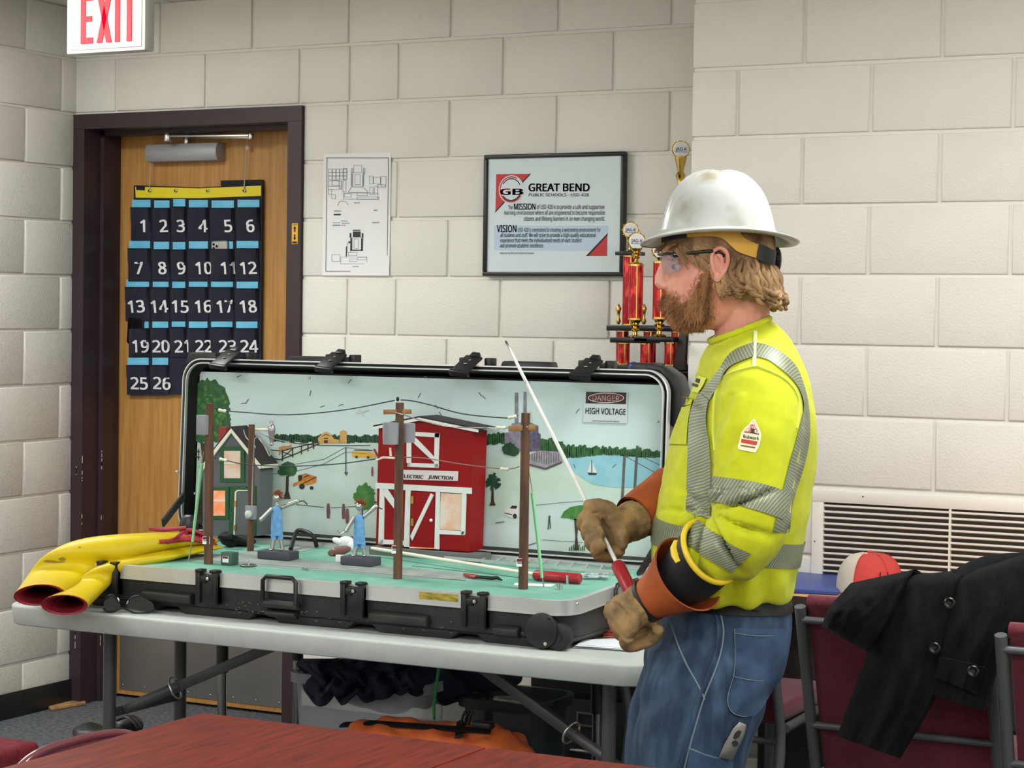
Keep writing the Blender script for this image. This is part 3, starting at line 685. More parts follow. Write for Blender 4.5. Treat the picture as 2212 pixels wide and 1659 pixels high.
# ---- lid
TILT = radians(2.6); LH = .484
hz = BZ+TLT+.002
def lp(x, h, d=0): return V((x, cy1+h*sin(TILT)+d*cos(TILT), hz+h*cos(TILT)-d*sin(TILT)))
def lring(x0, x1, h0, h1, d, r, n=6): return [lp(a, c, d) for a, c in rrect((x0+x1)/2, (h0+h1)/2, x1-x0, h1-h0, r, n)]
lid = MB(); lid.loft([lring(cx0+.012, cx1-.012, .012, LH-.012, .008, .05), lring(cx0-.0, cx1+.0, .004, LH-.004, .008, .058), lring(cx0+.004, cx1-.004, .006, LH-.006, .06, .06), lring(cx0+.03, cx1-.03, .03, LH-.03, .105, .06)], cap=False)
lid.poly(lring(cx0+.03, cx1-.03, .03, LH-.03, .105, .06)); lidshell = lid.build('lid_shell', CASEL, case, smooth=40)
b = MB(); b.loft([lring(cx0-.002, cx1+.002, .001, LH, .016, .06, 8), lring(cx0-.002, cx1+.002, .001, LH, 0, .06, 8), lring(cx0+.0015, cx1-.0015, .0045, LH-.0035, -.001, .057, 8), lring(cx0+.0025, cx1-.0025, .0055, LH-.0045, .006, .056, 8)], cap=False)
b.loft([lring(cx0+.009, cx1-.009, .011, LH-.010, .003, .052, 8), lring(cx0+.010, cx1-.010, .012, LH-.011, -.002, .052, 8), lring(cx0+.013, cx1-.013, .015, LH-.014, -.002, .049, 8), lring(cx0+.0135, cx1-.0135, .0155, LH-.0145, .008, .048, 8)], cap=False)
lrim = b.build('lid_rim', ALU, case, smooth=30)
b = MB(); b.loft([lring(cx0+.002, cx1-.002, .005, LH-.004, .007, .056, 8), lring(cx0+.0135, cx1-.0135, .0155, LH-.0145, .007, .048, 8), lring(cx0+.024, cx1-.024, .024, LH-.024, .055, .04, 8)], cap=False); b.build('lid_inner_wall', mat('lid_inside', (14, 14, 15), rough=.6), case, smooth=40)
for xa, xb, hh in ((395, 465, .02), (612, 745, .016), (1072, 1188, .016), (1352, 1418, .02)):
    pa_ = ony(xa, 780, cy1+.06).x; pb2 = ony(xb, 780, cy1+.06).x
    MB().prism([lp(pa_, LH-.014, .05), lp(pa_+.01, LH+hh*.85, .05), lp(pb2-.01, LH+hh*.85, .05), lp(pb2, LH-.014, .05)], (0, .05, 0)).build('top_bumper', CASEL, case, bevel=.004)
b = MB()
prof = [(cx1-.075, LH+.012), (cx1-.03, LH+.012), (cx1+.008, LH-.012), (cx1+.022, LH-.05), (cx1+.022, LH-.115), (cx1+.004, LH-.14), (cx1-.006, LH-.13), (cx1-.006, LH-.05), (cx1-.04, LH-.008), (cx1-.07, LH-.008)]
b.prism([lp(x, h, .028) for x, h in prof], lp(0, 0, .07)-lp(0, 0, 0)); b.build('corner_bumper', CASEL, case, bevel=.005)
def llatch(px_):
    x = ony(px_, 790, cy1+.02).x
    b = MB(); M = Matrix.Translation(lp(x, LH, .03))
    b.box((-.044, -.004, -.02), (-.024, .03, .02), M); o = b.build('lid_latch', CASEL, case, bevel=.003)
    MB().box((.03, -.004, -.02), (.05, .03, .02), M).build('latch_post', CASEL, o, bevel=.003)
    R2 = Matrix.Translation(lp(x, LH+.006, -.002))@Matrix.Rotation(radians(32), 4, "X")@Matrix.Rotation(radians(-10), 4, 'Z')
    b = MB(); b.box((-.026, -.045, -.003), (.026, .028, .004), R2); b.box((-.03, -.05, -.012), (.03, -.04, .004), R2); b.box((-.012, .022, -.004), (.012, .04, .008), R2)
    fl_ = b.build('hasp', CASEL, o, bevel=.002)
    b = MB(); b.ell(R2@V((0, -.012, .005)), (.006, .006, .002), seg=10, rows=5); b.ell(R2@V((.002, .006, .005)), (.004, .004, .002), seg=8, rows=5); b.build('rivet', STEEL, fl_)
for q in (492, 720, 1012, 1272): llatch(q)
# stays, cables
b = MB(); b.bar(ony(398, 1070, cy1+.0), ony(352, 1130, -1.72), .006, .022); b.build('lid_stay', CASEL, case)
b = MB(); b.bar(lp(cx1-.012, .07, .01), V((cx1-.016, -1.66, BZ+.016)), .006, .02); b.build('lid_stay', CASEL, case)
b = MB(); b.tube(crom([bz(628, 1186, .005), ony(640, 1150, -1.60), ony(655, 1147, -1.59), ony(676, 1158, -1.6), bz(684, 1180, .004)], 6), .006, 8); b.build('cable_loop', CASEL, case, smooth=60)
b = MB(); b.box((cx0+.02, cy1-.012, KZ+TLT), (cx1-.02, cy1-.002, KZ+TLT+.010)); b.build('hinge_strip', ALU, case)
b = MB(); b.ell(bz(408, 1142, .05), (.03, .018, .04), seg=14, rows=8); b.build('cable_gland', CASEL, case, smooth=60)
p = ony(383, 1019, cy1); MB().ell(p, (.006, .004, .004), seg=8, rows=5).build('screw', STEEL, case)
# ------------------------------------------------------------------ painted backdrop inside the lid
PD = .042
PN = (lp(0, 0, 0)-lp(0, 0, 1)).normalized(); PP = lp(0, 0, PD)
def pp(x, y, o=.0008): return onp(x, y, PP+PN*o, PN)
def paint_mat():
    m = mat('painted_sky', (188, 212, 212), rough=.55)
    nt, b = base_in(m); N = nt.nodes.new; L = nt.links.new
    tc = N('ShaderNodeTexCoord'); sep = N('ShaderNodeSeparateXYZ'); L(tc.outputs['Object'], sep.inputs[0])
    nz = N('ShaderNodeTexNoise'); nz.inputs['Scale'].default_value = 5; nz.inputs['Detail'].default_value = 6
    mp = N('ShaderNodeMapping'); mp.inputs['Scale'].default_value = (1, 1, 2.4); L(tc.outputs['Object'], mp.inputs[0]); L(mp.outputs[0], nz.inputs['Vector'])
    rg = N('ShaderNodeValToRGB'); rg.color_ramp.elements[0].position = .35; rg.color_ramp.elements[1].position = .7
    rg.color_ramp.elements[0].color = rgb((194, 216, 200)); rg.color_ramp.elements[1].color = rgb((210, 230, 230)); e = rg.color_ramp.elements.new(.25); e.color = rgb((198, 212, 172))
    L(nz.outputs['Fac'], rg.inputs[0])
    rs = N('ShaderNodeValToRGB'); rs.color_ramp.elements[0].color = rgb((212, 234, 232)); rs.color_ramp.elements[1].color = rgb((200, 222, 222)); L(nz.outputs['Fac'], rs.inputs[0])
    mr = N('ShaderNodeMapRange'); mr.inputs[1].default_value = 1.13; mr.inputs[2].default_value = 1.17; L(sep.outputs['Z'], mr.inputs[0])
    mx = N('ShaderNodeMix'); mx.data_type = 'RGBA'; L(mr.outputs[0], mx.inputs[0]); L(rg.outputs[0], mx.inputs[6]); L(rs.outputs[0], mx.inputs[7]); L(mx.outputs[2], b.inputs['Base Color'])
    return m
bd = MB(); bd.prism([lp(cx0+.026, .02, PD), lp(cx1-.022, .02, PD), lp(cx1-.022, LH-.036, PD), lp(cx0+.026, LH-.036, PD)], lp(0, 0, .006)-lp(0, 0, 0)); bd = bd.build('backdrop', paint_mat(), case)
pin = MB()
for x, y in ((668, 816), (1142, 827), (1421, 911), (420, 1066)): pin.ell(pp(x, y, .001), (.004, .002, .004), seg=8, rows=5)
pin.build('backdrop_screw', ALU, bd)
def pm(n, c, c2=None, s=60): return mat('paint_'+n, c, rough=.6, c2=c2, nscale=s)
LEAF = pm('leaf', (34, 84, 48), (60, 108, 62)); LEAF2 = pm('leaf_bright', (58, 118, 50), (84, 142, 66)); LEAFD = pm('leaf_dark', (28, 66, 48), (44, 84, 56)); TRK = pm('trunk', (84, 66, 56), (60, 46, 40)); FEN = pm('fence', (62, 48, 44))
def blob(m, cx, cy, rx, ry, n=40, j=.12, o=.0012, seed=1):
    rnd = random.Random(seed); m.poly([pp(cx+rx*(1+rnd.uniform(-j, j))*cos(2*pi*i/n), cy-ry*(1+rnd.uniform(-j, j))*sin(2*pi*i/n), o) for i in range(n)])
def pol(m, pts, o=.0012): m.poly([pp(x, y, o) for x, y in pts])
def stroke(m, pts, w_, o=.0012):
    pts = [V((x, y, 0)) for x, y in pts]
    for a, b in zip(pts, pts[1:]):
        d = (b-a).normalized(); n = V((-d.y, d.x, 0))*(w_/2)
        pol(m, [((a+n).x, (a+n).y), ((b+n).x, (b+n).y), ((b-n).x, (b-n).y), ((a-n).x, (a-n).y)], o)
def P1(nm, fn, mm):
    m = MB(); fn(m); o = m.build(nm, mm, bd, fix=False); o['kind'] = 'stuff' if nm.endswith('strokes') else 'thing'; 
    if not nm.endswith('strokes'): del o['kind']
    return o
def jag(m, top, bot, o=.001, step=5, amp=5, seed=3):     # tree line between px polylines
    rnd = random.Random(seed)
    def yat(L, x):
        for (xa, ya), (xb, yb) in zip(L, L[1:]):
            if xa <= x <= xb: return ya+(yb-ya)*(x-xa)/(xb-xa)
        return L[-1][1]
    x = top[0][0]; xs = []
    while x < top[-1][0]: xs.append(x); x += step
    for xa, xb in zip(xs, xs[1:]):
        ya = yat(top, xa)-rnd.uniform(0, amp); yb = yat(bot, xa)+rnd.uniform(-2, 2)
        pol(m, [(xa-1.5, yb), (xb+1.5, yb), (xb+1, ya+rnd.uniform(-2, 2)), (xa+step*.4, ya-rnd.uniform(0, amp*.5)), (xa-1, ya+1)], o)
P1('painted_treeline', lambda m: jag(m, [(590, 942), (700, 944), (830, 944)], [(590, 954), (700, 956), (830, 957)], amp=5), LEAFD)
P1('painted_treeline', lambda m: jag(m, [(1044, 944), (1080, 940), (1098, 948)], [(1044, 962), (1098, 956)], amp=7, seed=4), LEAF)
P1('painted_treeline', lambda m: jag(m, [(1160, 956), (1190, 952), (1225, 968), (1300, 972), (1430, 978)], [(1160, 975), (1215, 990), (1300, 981), (1430, 990)], amp=8, seed=5, o=.0014), LEAF)
def lake(m): pol(m, [(1214, 990), (1300, 983), (1430, 990), (1428, 1052), (1330, 1053), (1280, 1046), (1240, 1020), (1216, 996)], .0009)
P1('painted_lake', lake, pm('lake', (140, 198, 216), (158, 208, 220), 20))
def tree1(m):
    blob(m, 452, 885, 44, 66, 60, .06, .0012, 2); blob(m, 440, 905, 40, 50, 50, .08, .0014, 5); blob(m, 470, 920, 30, 34, 40, .1, .0016, 8)
P1('painted_tree_crown', tree1, LEAF)
def tree1s(m):
    rnd = random.Random(9)
    for i in range(70):
        a = rnd.uniform(0, 6.28); r = sqrt(rnd.random()); blob(m, 452+38*r*cos(a), 890+58*r*sin(a), rnd.uniform(2, 5), rnd.uniform(2, 5), 8, .3, .0018+i*.00001, i)
P1('painted_leaf_strokes', tree1s, LEAF2)
P1('painted_trunk', lambda m: pol(m, [(432, 945), (440, 958), (446, 950), (452, 960), (458, 948), (452, 985), (446, 1080), (428, 1180), (414, 1180), (428, 1060), (436, 990)]), TRK)
def smalltree(m): blob(m, 622, 1013, 19, 15, 30, .12, .0013, 12); blob(m, 612, 1018, 12, 9, 20, .15, .0014, 13); blob(m, 630, 1018, 11, 10, 20, .15, .0015, 14)
P1('painted_tree_crown', smalltree, LEAF); P1('painted_trunk', lambda m: pol(m, [(618, 1028), (624, 1028), (623, 1060), (628, 1078), (612, 1078), (617, 1060)]), TRK)
P1('painted_tree_crown', lambda m: (blob(m, 788, 1070, 22, 26, 40, .2, .0013, 21), blob(m, 792, 1085, 20, 16, 30, .2, .0014, 22)), LEAF2)
P1('painted_trunk', lambda m: pol(m, [(781, 1090), (785, 1090), (782, 1130), (786, 1155), (780, 1155)]), pm('navy', (44, 66, 96)))
def barn_f(m): pol(m, [(687, 958), (687, 946), (697, 936), (704, 932), (712, 936), (722, 948), (733, 950), (733, 958)])
P1('painted_barn', barn_f, pm('ochre', (212, 170, 96), (196, 150, 80), 40)); P1('painted_silo', lambda m: pol(m, [(734, 958), (734, 932), (741, 929), (749, 932), (749, 958)]), pm('ochre', (212, 170, 96)))
P1('painted_barn_strokes', lambda m: (pol(m, [(700, 951), (708, 951), (708, 957), (700, 957)], .0016), stroke(m, [(700, 947), (709, 947)], 1.5, .0016), stroke(m, [(697, 942), (704, 938), (712, 942)], 1.2, .0016)), FEN)
def fence(m):
    stroke(m, [(588, 990), (605, 993), (632, 983), (690, 958)], 2.4); stroke(m, [(585, 972), (610, 974), (640, 966), (690, 955)], 2); stroke(m, [(600, 950), (640, 958), (690, 962), (740, 963), (800, 962)], 1.8)
    for x, y0, y1 in ((610, 970, 996), (632, 966, 988), (651, 962, 981), (665, 960, 975), (677, 958, 970)): stroke(m, [(x, y0), (x, y1)], 2.4)
    stroke(m, [(610, 976), (632, 984)], 2); stroke(m, [(610, 988), (632, 970)], 2); stroke(m, [(415, 974), (432, 976)], 2.5); stroke(m, [(415, 986), (432, 988)], 2.5); stroke(m, [(429, 970), (429, 994)], 2)
P1('painted_fence_strokes', fence, FEN)
P1('painted_horse', lambda m: pol(m, [(602, 966), (612, 963), (624, 963), (629, 959), (630, 966), (624, 970), (610, 971), (604, 984), (602, 984), (603, 974)]), pm('tan', (190, 140, 90)))
ORG = pm('orange', (220, 150, 60), (196, 120, 50), 90)
def harv(m): pol(m, [(643, 1030), (645, 1026), (653, 1024), (660, 1022), (684, 1030), (683, 1042), (672, 1046), (662, 1048), (645, 1046), (633, 1052), (634, 1044), (644, 1040)])
P1('painted_harvester', harv, ORG)
P1('painted_harvester_strokes', lambda m: (blob(m, 652, 1051, 6, 6, 16, 0, .0016), blob(m, 673, 1054, 4, 4, 12, 0, .0016), stroke(m, [(652, 1046), (683, 1030)], 2, .0016), stroke(m, [(655, 1032), (668, 1026)], 1.6, .0016), pol(m, [(644, 1027), (653, 1026), (653, 1037), (645, 1040)], .0015)), pm('dark', (50, 46, 44)))
P1('painted_bus', lambda m: pol(m, [(761, 975), (800, 976), (812, 982), (811, 988), (761, 987)]), pm('bus', (228, 178, 70))); P1('painted_bus_strokes', lambda m: (blob(m, 770, 987, 3, 3, 10, 0, .0016), blob(m, 795, 988, 3, 3, 10, 0, .0016), stroke(m, [(765, 972), (805, 973)], 2, .0015)), pm('dark', (50, 46, 44)))
def lines(m):
    stroke(m, [(747, 966), (747, 1022)], 2.2); pol(m, [(743, 1020), (752, 1020), (748, 1028)])
    stroke(m, [(747, 966), (700, 992), (630, 1004)], 1); stroke(m, [(747, 976), (700, 1002), (640, 1018), (590, 1024)], 1); stroke(m, [(747, 967), (800, 972)], 1); stroke(m, [(747, 977), (815, 982)], 1)
    stroke(m, [(640, 1090), (700, 1096)], 1.6); stroke(m, [(715, 1097), (770, 1094)], 1.4)
P1('painted_line_strokes', lines, pm('slate', (74, 84, 96)))
def folk(m, x, y):
    if 1:
        s_ = .6 if x == 804 else 1; pol(m, [(x-3*s_, y), (x+3*s_, y), (x+4*s_, y+14*s_), (x+3*s_, y+28*s_), (x-3*s_, y+28*s_), (x-4*s_, y+12*s_)]); blob(m, x, y-2, 3*s_, 3*s_, 8, 0, .0014)
for q_ in ((709, 1092), (742, 1093), (750, 1103), (804, 1012)): P1('painted_figure', lambda m: folk(m, *q_), pm('people', (70, 84, 104), (150, 80, 80), 200))
PLG = pm('plant_grey', (150, 146, 160), (120, 116, 134), 70); PLD = pm('plant_dark', (78, 72, 96), (110, 102, 124), 90)
P1('painted_stack', lambda m: pol(m, [(1112, 848), (1119, 848), (1120, 915), (1112, 915)]), PLG); P1('painted_stack', lambda m: pol(m, [(1131, 846), (1137, 846), (1138, 915), (1130, 915)]), PLG)
P1('painted_plant', lambda m: pol(m, [(1090, 970), (1090, 935), (1105, 932), (1105, 915), (1140, 910), (1163, 920), (1163, 935), (1168, 938), (1168, 974), (1130, 976)]), PLG); P1('painted_plant_side', lambda m: pol(m, [(1130, 976), (1130, 925), (1162, 920), (1162, 935), (1167, 938), (1167, 974)], .0015), PLD)
P1('painted_tower', lambda m: (stroke(m, [(1146, 886), (1146, 912)], 1.2), stroke(m, [(1142, 912), (1146, 890), (1150, 912)], 1)), pm('pale', (200, 205, 205)))
P1('painted_bush', lambda m: (blob(m, 1100, 970, 15, 14, 30, .12, .0018, 31), blob(m, 1110, 975, 12, 10, 24, .15, .0019, 32)), LEAFD)
P1('painted_bush', lambda m: (blob(m, 1185, 962, 20, 12, 36, .15, .0012, 33), blob(m, 1205, 968, 16, 14, 30, .15, .0013, 34)), LEAF)
P1('painted_substation', lambda m: pol(m, [(1138, 985), (1165, 973), (1210, 976), (1214, 998), (1180, 1012), (1145, 1004)], .0018), pm('sub', (170, 168, 176), (140, 134, 146), 80))
def sub(m):
    stroke(m, [(1138, 1002), (1178, 1013), (1214, 998)], 4, .002)
    for i in range(13): stroke(m, [(1144+i*5.2, 974+abs(i-6)*1.2), (1144+i*5.2, 1004-abs(i-7)*1.4)], 1.4, .002)
P1('painted_substation_strokes', sub, pm('brownish', (92, 78, 86)))
def palm(m):
    rnd = random.Random(4)
    for i in range(26):
        a = rnd.uniform(0, 6.28); L = rnd.uniform(12, 22); stroke(m, [(1064, 1042), (1064+L*.95*cos(a), 1040-L*.9*sin(a))], 6, .0012+i*.00001)
P1('painted_tree_crown', palm, LEAFD); P1('painted_trunk', lambda m: pol(m, [(1062, 1050), (1066, 1050), (1067, 1082), (1071, 1092), (1057, 1092), (1061, 1082)]), TRK)
P1('painted_car', lambda m: pol(m, [(1089, 1106), (1094, 1100), (1104, 1091), (1120, 1092), (1120, 1116), (1108, 1120), (1090, 1112)]), pm('white', (226, 226, 224))); P1('painted_car_strokes', lambda m: (blob(m, 1112, 1115, 4.5, 5.5, 12, 0, .0016), pol(m, [(1101, 1098), (1106, 1092), (1118, 1093), (1115, 1099)], .0016), stroke(m, [(1090, 1108), (1106, 1112)], 2, .0016)), pm('dark', (50, 46, 44)))
P1('painted_tree_crown', lambda m: pol(m, [(1211, 1118), (1218, 1105), (1232, 1095), (1255, 1091), (1275, 1094), (1275, 1122), (1250, 1126), (1230, 1120)]), LEAF2); P1('painted_trunk', lambda m: pol(m, [(1240, 1120), (1250, 1122), (1247, 1160), (1250, 1188), (1240, 1188), (1243, 1160)]), TRK)
P1('painted_grass_strokes', lambda m: [stroke(m, [(1230+i*4, 1190), (1231+i*4, 1182-i % 3*3)], 2) for i in range(9)], LEAF)
P1('painted_man_strokes', lambda m: (stroke(m, [(1186, 1118), (1184, 1144)], 2.5), stroke(m, [(1187, 1118), (1189, 1142)], 2.2), blob(m, 1187, 1116, 2.5, 2.5, 8, 0)), pm('slate', (74, 84, 96)))
P1('painted_sailboat', lambda m: (pol(m, [(1277, 995), (1277, 1020), (1269, 1020)]), pol(m, [(1280, 1000), (1280, 1020), (1290, 1022)])), pm('white', (226, 226, 224))); P1('painted_hull', lambda m: (pol(m, [(1269, 1021), (1291, 1022), (1287, 1026), (1272, 1026)]), stroke(m, [(1278, 993), (1278, 1021)], 1.2)), pm('dark', (50, 46, 44)))
def hf(m):
    stroke(m, [(1350, 966), (1344, 1080)], 6); stroke(m, [(1377, 963), (1370, 1072)], 6); stroke(m, [(1345, 976), (1382, 970)], 5)
    stroke(m, [(1352, 986), (1428, 1028)], 1.4); stroke(m, [(1377, 982), (1428, 1006)], 1.4)
P1('painted_pylon', hf, pm('pylon', (84, 84, 84), (104, 104, 100), 60))
def birds(m):
    for x, y, a in ((525, 871, 0), (533, 868, 1), (515, 813, .3), (755, 824, .8), (670, 850, 1.3), (695, 878, .3), (735, 875, .2), (905, 855, 1), (942, 877, -1), (950, 892, -1), (1036, 850, -1), (1044, 857, -.8), (1247, 888, .8), (1240, 1005, -1.2), (1326, 1007, .7), (920, 814, -.6)):
        c, s_ = cos(a)*7, -sin(a)*7; stroke(m, [(x-c*.6, y-s_*.6+1), (x, y), (x+c, y+s_)], 1.5)
    stroke(m, [(1070, 1130), (1090, 1127)], 2); stroke(m, [(1140, 1178), (1160, 1172)], 2); stroke(m, [(1150, 1092), (1210, 1086), (1290, 1080)], 1); stroke(m, [(1170, 1166), (1230, 1170), (1260, 1172)], 1)
P1('painted_bird_strokes', birds, pm('bird', (92, 98, 106)))
P1('painted_plane', lambda m: (stroke(m, [(770, 893), (797, 886)], 3), stroke(m, [(776, 884), (786, 900)], 2)), pm('pale', (200, 205, 205)))
# danger sign on the backdrop
sg = MB(); sg.prism([pp(1261, 844, .003), pp(1356, 847, .003), pp(1354, 915, .003), pp(1260, 912, .003)], (0, .0015, 0)); sg = sg.build('danger_sign', mat('sign_clear', (206, 218, 220), rough=.3), bd)
P2 = lambda x, y, o=.0038: pp(x, y, o)
MB().poly([P2(1266, 846), P2(1353, 848), P2(1352, 873), P2(1265, 871)]).build('sign_field', mat('sign_black', (36, 22, 24), rough=.4), sg)
m = MB(); m.poly([P2(1309+39*cos(a), 859.5-11*sin(a)-.0, .0041) for a in [i*2*pi/36 for i in range(36)]]); m.build('sign_oval_edge', WTXT, sg)
m = MB(); m.poly([P2(1309+37.5*cos(a), 859.5-9.7*sin(a), .0044) for a in [i*2*pi/36 for i in range(36)]]); m.build('sign_oval', mat('sign_maroon', (104, 28, 34), rough=.4), sg)
XD = (P2(1353, 848)-P2(1266, 846)).normalized()
text('sign_word', 'DANGER', P2(1309, 866, .0048), XD, (0, 0, 1), .0135, WTXT, sg, width=(P2(1338, 866)-P2(1280, 866)).length, bold=.012)
text('sign_word', 'HIGH VOLTAGE', P2(1308, 895, .004), XD, (0, 0, 1), .0148, BLK, sg, width=(P2(1352, 890)-P2(1265, 890)).length, bold=.018)
text('sign_word', 'TAMPER RESISTANT DO NOT REMOVE', P2(1308, 911, .004), XD, (0, 0, 1), .0026, BLK, sg, width=(P2(1338, 890)-P2(1278, 890)).length, bold=.03)

# ------------------------------------------------------------------ models on the board
DGR = mat('house_grey', (98, 104, 108), rough=.6); HGN = mat('house_green', (34, 88, 52), rough=.5); CRM = mat('cream_trim', (232, 228, 208), rough=.5); LIT = mat('lit_window', (214, 168, 138), rough=.4, emit=.16, c2=(214, 206, 198), nscale=26); SHG = mat('dark_shingle', (44, 40, 42), rough=.8)
LIT2 = mat('lit_window_warm', (238, 138, 84), rough=.4, emit=.3, c2=(226, 196, 174), nscale=30)
HY = min(-1.60, bz(500, 1158).y)
print('HOUSE Y', bz(500, 1158), 'BARN', bz(930, 1186), bz(1240,1212), cy1)
def face(nm, pts, Y, d, mm, par, bev=0): return MB().prism([ony(x, y, Y) for x, y in pts], (0, d, 0)).build(nm, mm, par, bevel=bev)
hb = ony(500, 1158, HY)
t = thing('model_house', 'grey model house with green window frames and a dark roof', 'model house', hb)
face('wall', [(438, 1158), (438, 1018), (499, 926), (562, 1016), (556, 1158)], HY, .062, DGR, t)
m = MB(); A = [ony(x, y, HY-.008) for x, y in ((434, 1003), (499, 925), (572, 1004), (597, 1008))]
ap = ony(499, 925, HY-.008); el = ony(430, 1012, HY-.008); er = ony(566, 1007, HY-.008)
m.prism([el, ap, ap+V((0, 0, -.012)), el+V((.008, 0, -.008))], (0, .006, 0)); m.prism([er, ap, ap+V((0, 0, -.012)), er+V((-.008, 0, -.008))], (0, .006, 0)); m.build('eave_trim', CRM, t)
m = MB(); m.prism([el, ap, ap+V((0, .075, 0)), el+V((0, .075, 0))], (0, 0, .005)); m.prism([er, ap, ap+V((0, .075, 0)), er+V((0, .075, 0))], (0, 0, .005)); m.build('roof', SHG, t)
MB().box(er+V((-.002, 0, -.006)), er+V((.002, .075, .003))).build('eave_trim', CRM, t)
ch = ony(485, 922, HY+.04); MB().box((ch.x-.012, HY+.03, ch.z-.05), (ch.x+.012, HY+.05, ch.z)).build('chimney', mat('chimney_red', (150, 50, 52), rough=.6), t)
def window(pts, tr, mm, bar=None, o=0):
    (x0, y0), (x1, y1) = pts; w_ = face('window_frame', [(x0-tr, y0-tr), (x1+tr, y0-tr), (x1+tr, y1+tr), (x0-tr, y1+tr)], HY-.004, .004, HGN, t)
    face('pane', [(x0, y0), (x1, y0), (x1, y1), (x0, y1)], HY-.005, .002, mm, w_)
    if bar: face('glazing_bar', [(x0, bar-1.5), (x1, bar-1.5), (x1, bar+1.5), (x0, bar+1.5)], HY-.0065, .002, CRM, w_)
window(((484, 974), (519, 1033)), 9, LIT, 1001); window(((456, 1060), (486, 1114)), 8, LIT2, 1082)
fd = face('door_frame', [(497, 1050), (552, 1050), (552, 1156), (494, 1156)], HY-.004, .004, HGN, t); face('door_leaf', [(507, 1060), (545, 1060), (545, 1156), (504, 1156)], HY-.006, .003, DGR, fd)
face('lit_gap', [(507, 1063), (512, 1058), (545, 1058), (545, 1060), (513, 1061), (510, 1065), (507, 1155), (504, 1155)], HY-.0075, .001, CRM, fd)
for yy in (1088, 1140): face('hinge', [(506, yy-6), (510, yy-6), (510, yy+6), (505, yy+6)], HY-.009, .002, BRASS, fd)
# barn
BRD = mat('barn_red', (146, 14, 20), rough=.5, spec=.25); BWH = mat('barn_white', (226, 230, 228), rough=.5)
YB_ = min(-1.61, bz(930, 1186).y)
p = ony(930, 1188, YB_); t = thing('model_barn', 'red model barn with white trim and a lit window', 'model barn', p)
face('wall', [(812, 1176), (818, 925), (905, 904), (1022, 932), (1013, 1192)], YB_, .075, BRD, t)
m = MB(); ra, rb_, rc = ony(806, 922, YB_-.012), ony(905, 902, YB_-.012), ony(1032, 928, YB_-.012)
m.prism([ra, rb_, rb_+V((0, .095, 0)), ra+V((0, .095, 0))], (0, 0, .004)); m.prism([rb_, rc, rc+V((0, .095, 0)), rb_+V((0, .095, 0))], (0, 0, .004)); m.build('roof', SHG, t)
m = MB(); m.prism([ra, rb_, rb_+V((0, 0, -.008)), ra+V((0, 0, -.007))], (0, .004, 0)); m.prism([rb_, rc, rc+V((0, 0, -.007)), rb_+V((0, 0, -.008))], (0, .004, 0)); m.build('eave_trim', BWH, t)
def trim(pts, nm='trim_board', mm=None, o=.004, par=None): return face(nm, pts, YB_-o, .0035, mm or BWH, par or t)
for q in ([(878, 932), (949, 936), (948, 945), (878, 941)], [(878, 1000), (947, 1002), (946, 1011), (878, 1008)], [(878, 932), (888, 932), (887, 1008), (878, 1008)], [(939, 935), (949, 936), (946, 1010), (937, 1010)], [(888, 942), (894, 942), (942, 992), (938, 999), (886, 950)],
          [(811, 1043), (1018, 1054), (1018, 1067), (811, 1055)], [(820, 1055), (830, 1056), (828, 1176), (817, 1175)], [(828, 1054), (836, 1055), (866, 1105), (866, 1118), (826, 1066)], [(876, 1058), (887, 1058), (884, 1182), (872, 1181)], [(941, 1062), (950, 1062), (948, 1187), (938, 1186)], [(998, 1066), (1007, 1066), (1004, 1155), (995, 1155)], [(948, 1144), (1004, 1148), (1003, 1156), (948, 1154)], [(818, 1165), (872, 1168), (872, 1177), (817, 1175)]):
    trim(q)
dr = trim([(888, 1062), (939, 1064), (936, 1183), (886, 1181)], 'barn_door', BRD, .0045); face('door_brace', [(930, 1066), (936, 1070), (890, 1168), (886, 1158)], YB_-.008, .003, BWH, dr)
pk = ony(931, 1124, YB_-.008); MB().ell(pk, (.0045, .004, .0045), seg=10, rows=6).build('knob', BWH, dr, smooth=60)
for yy in (1080, 1128): face('hinge', [(888, yy-8), (893, yy-8), (893, yy+8), (887, yy+8)], YB_-.007, .002, BRASS, dr)
face('lit_gap', [(884, 1181), (938, 1184), (938, 1186), (884, 1184)], YB_-.006, .003, LIT2, dr)
trim([(952, 1065), (998, 1067), (995, 1146), (950, 1143)], 'window_pane', LIT, .002)
bs = trim([(868, 1015), (989, 1018), (988, 1039), (868, 1036)], 'name_board', mat('sign_pinkish', (222, 214, 214), rough=.5), .005)
a_, b_ = ony(862, 1034, YB_-.0062), ony(978, 1036, YB_-.0062)
text('board_letters', 'ELECTRIC', ony(890, 1033, YB_-.0062), (1, 0, 0), (0, 0, 1), .0085, mat('letter_red', (150, 60, 66), rough=.6), bs, width=(ony(909, 1034, YB_)-ony(862, 1034, YB_)).length, align='C', slant=.2, bold=.04)
text('board_letters', 'JUNCTION', ony(951, 1035, YB_-.0062), (1, 0, 0), (0, 0, 1), .0085, MATS['letter_red'], bs, width=(ony(977, 1035, YB_)-ony(924, 1035, YB_)).length, align='C', slant=.2, bold=.04)
MB().box((ony(806, 1185, YB_).x, YB_-.02, kz(YB_-.02)), (ony(1045, 1190, YB_).x, cy1-.015, ony(930, 1190, YB_).z+.002)).build('plinth', mat('plinth_grey', (112, 112, 110), rough=.6), t)
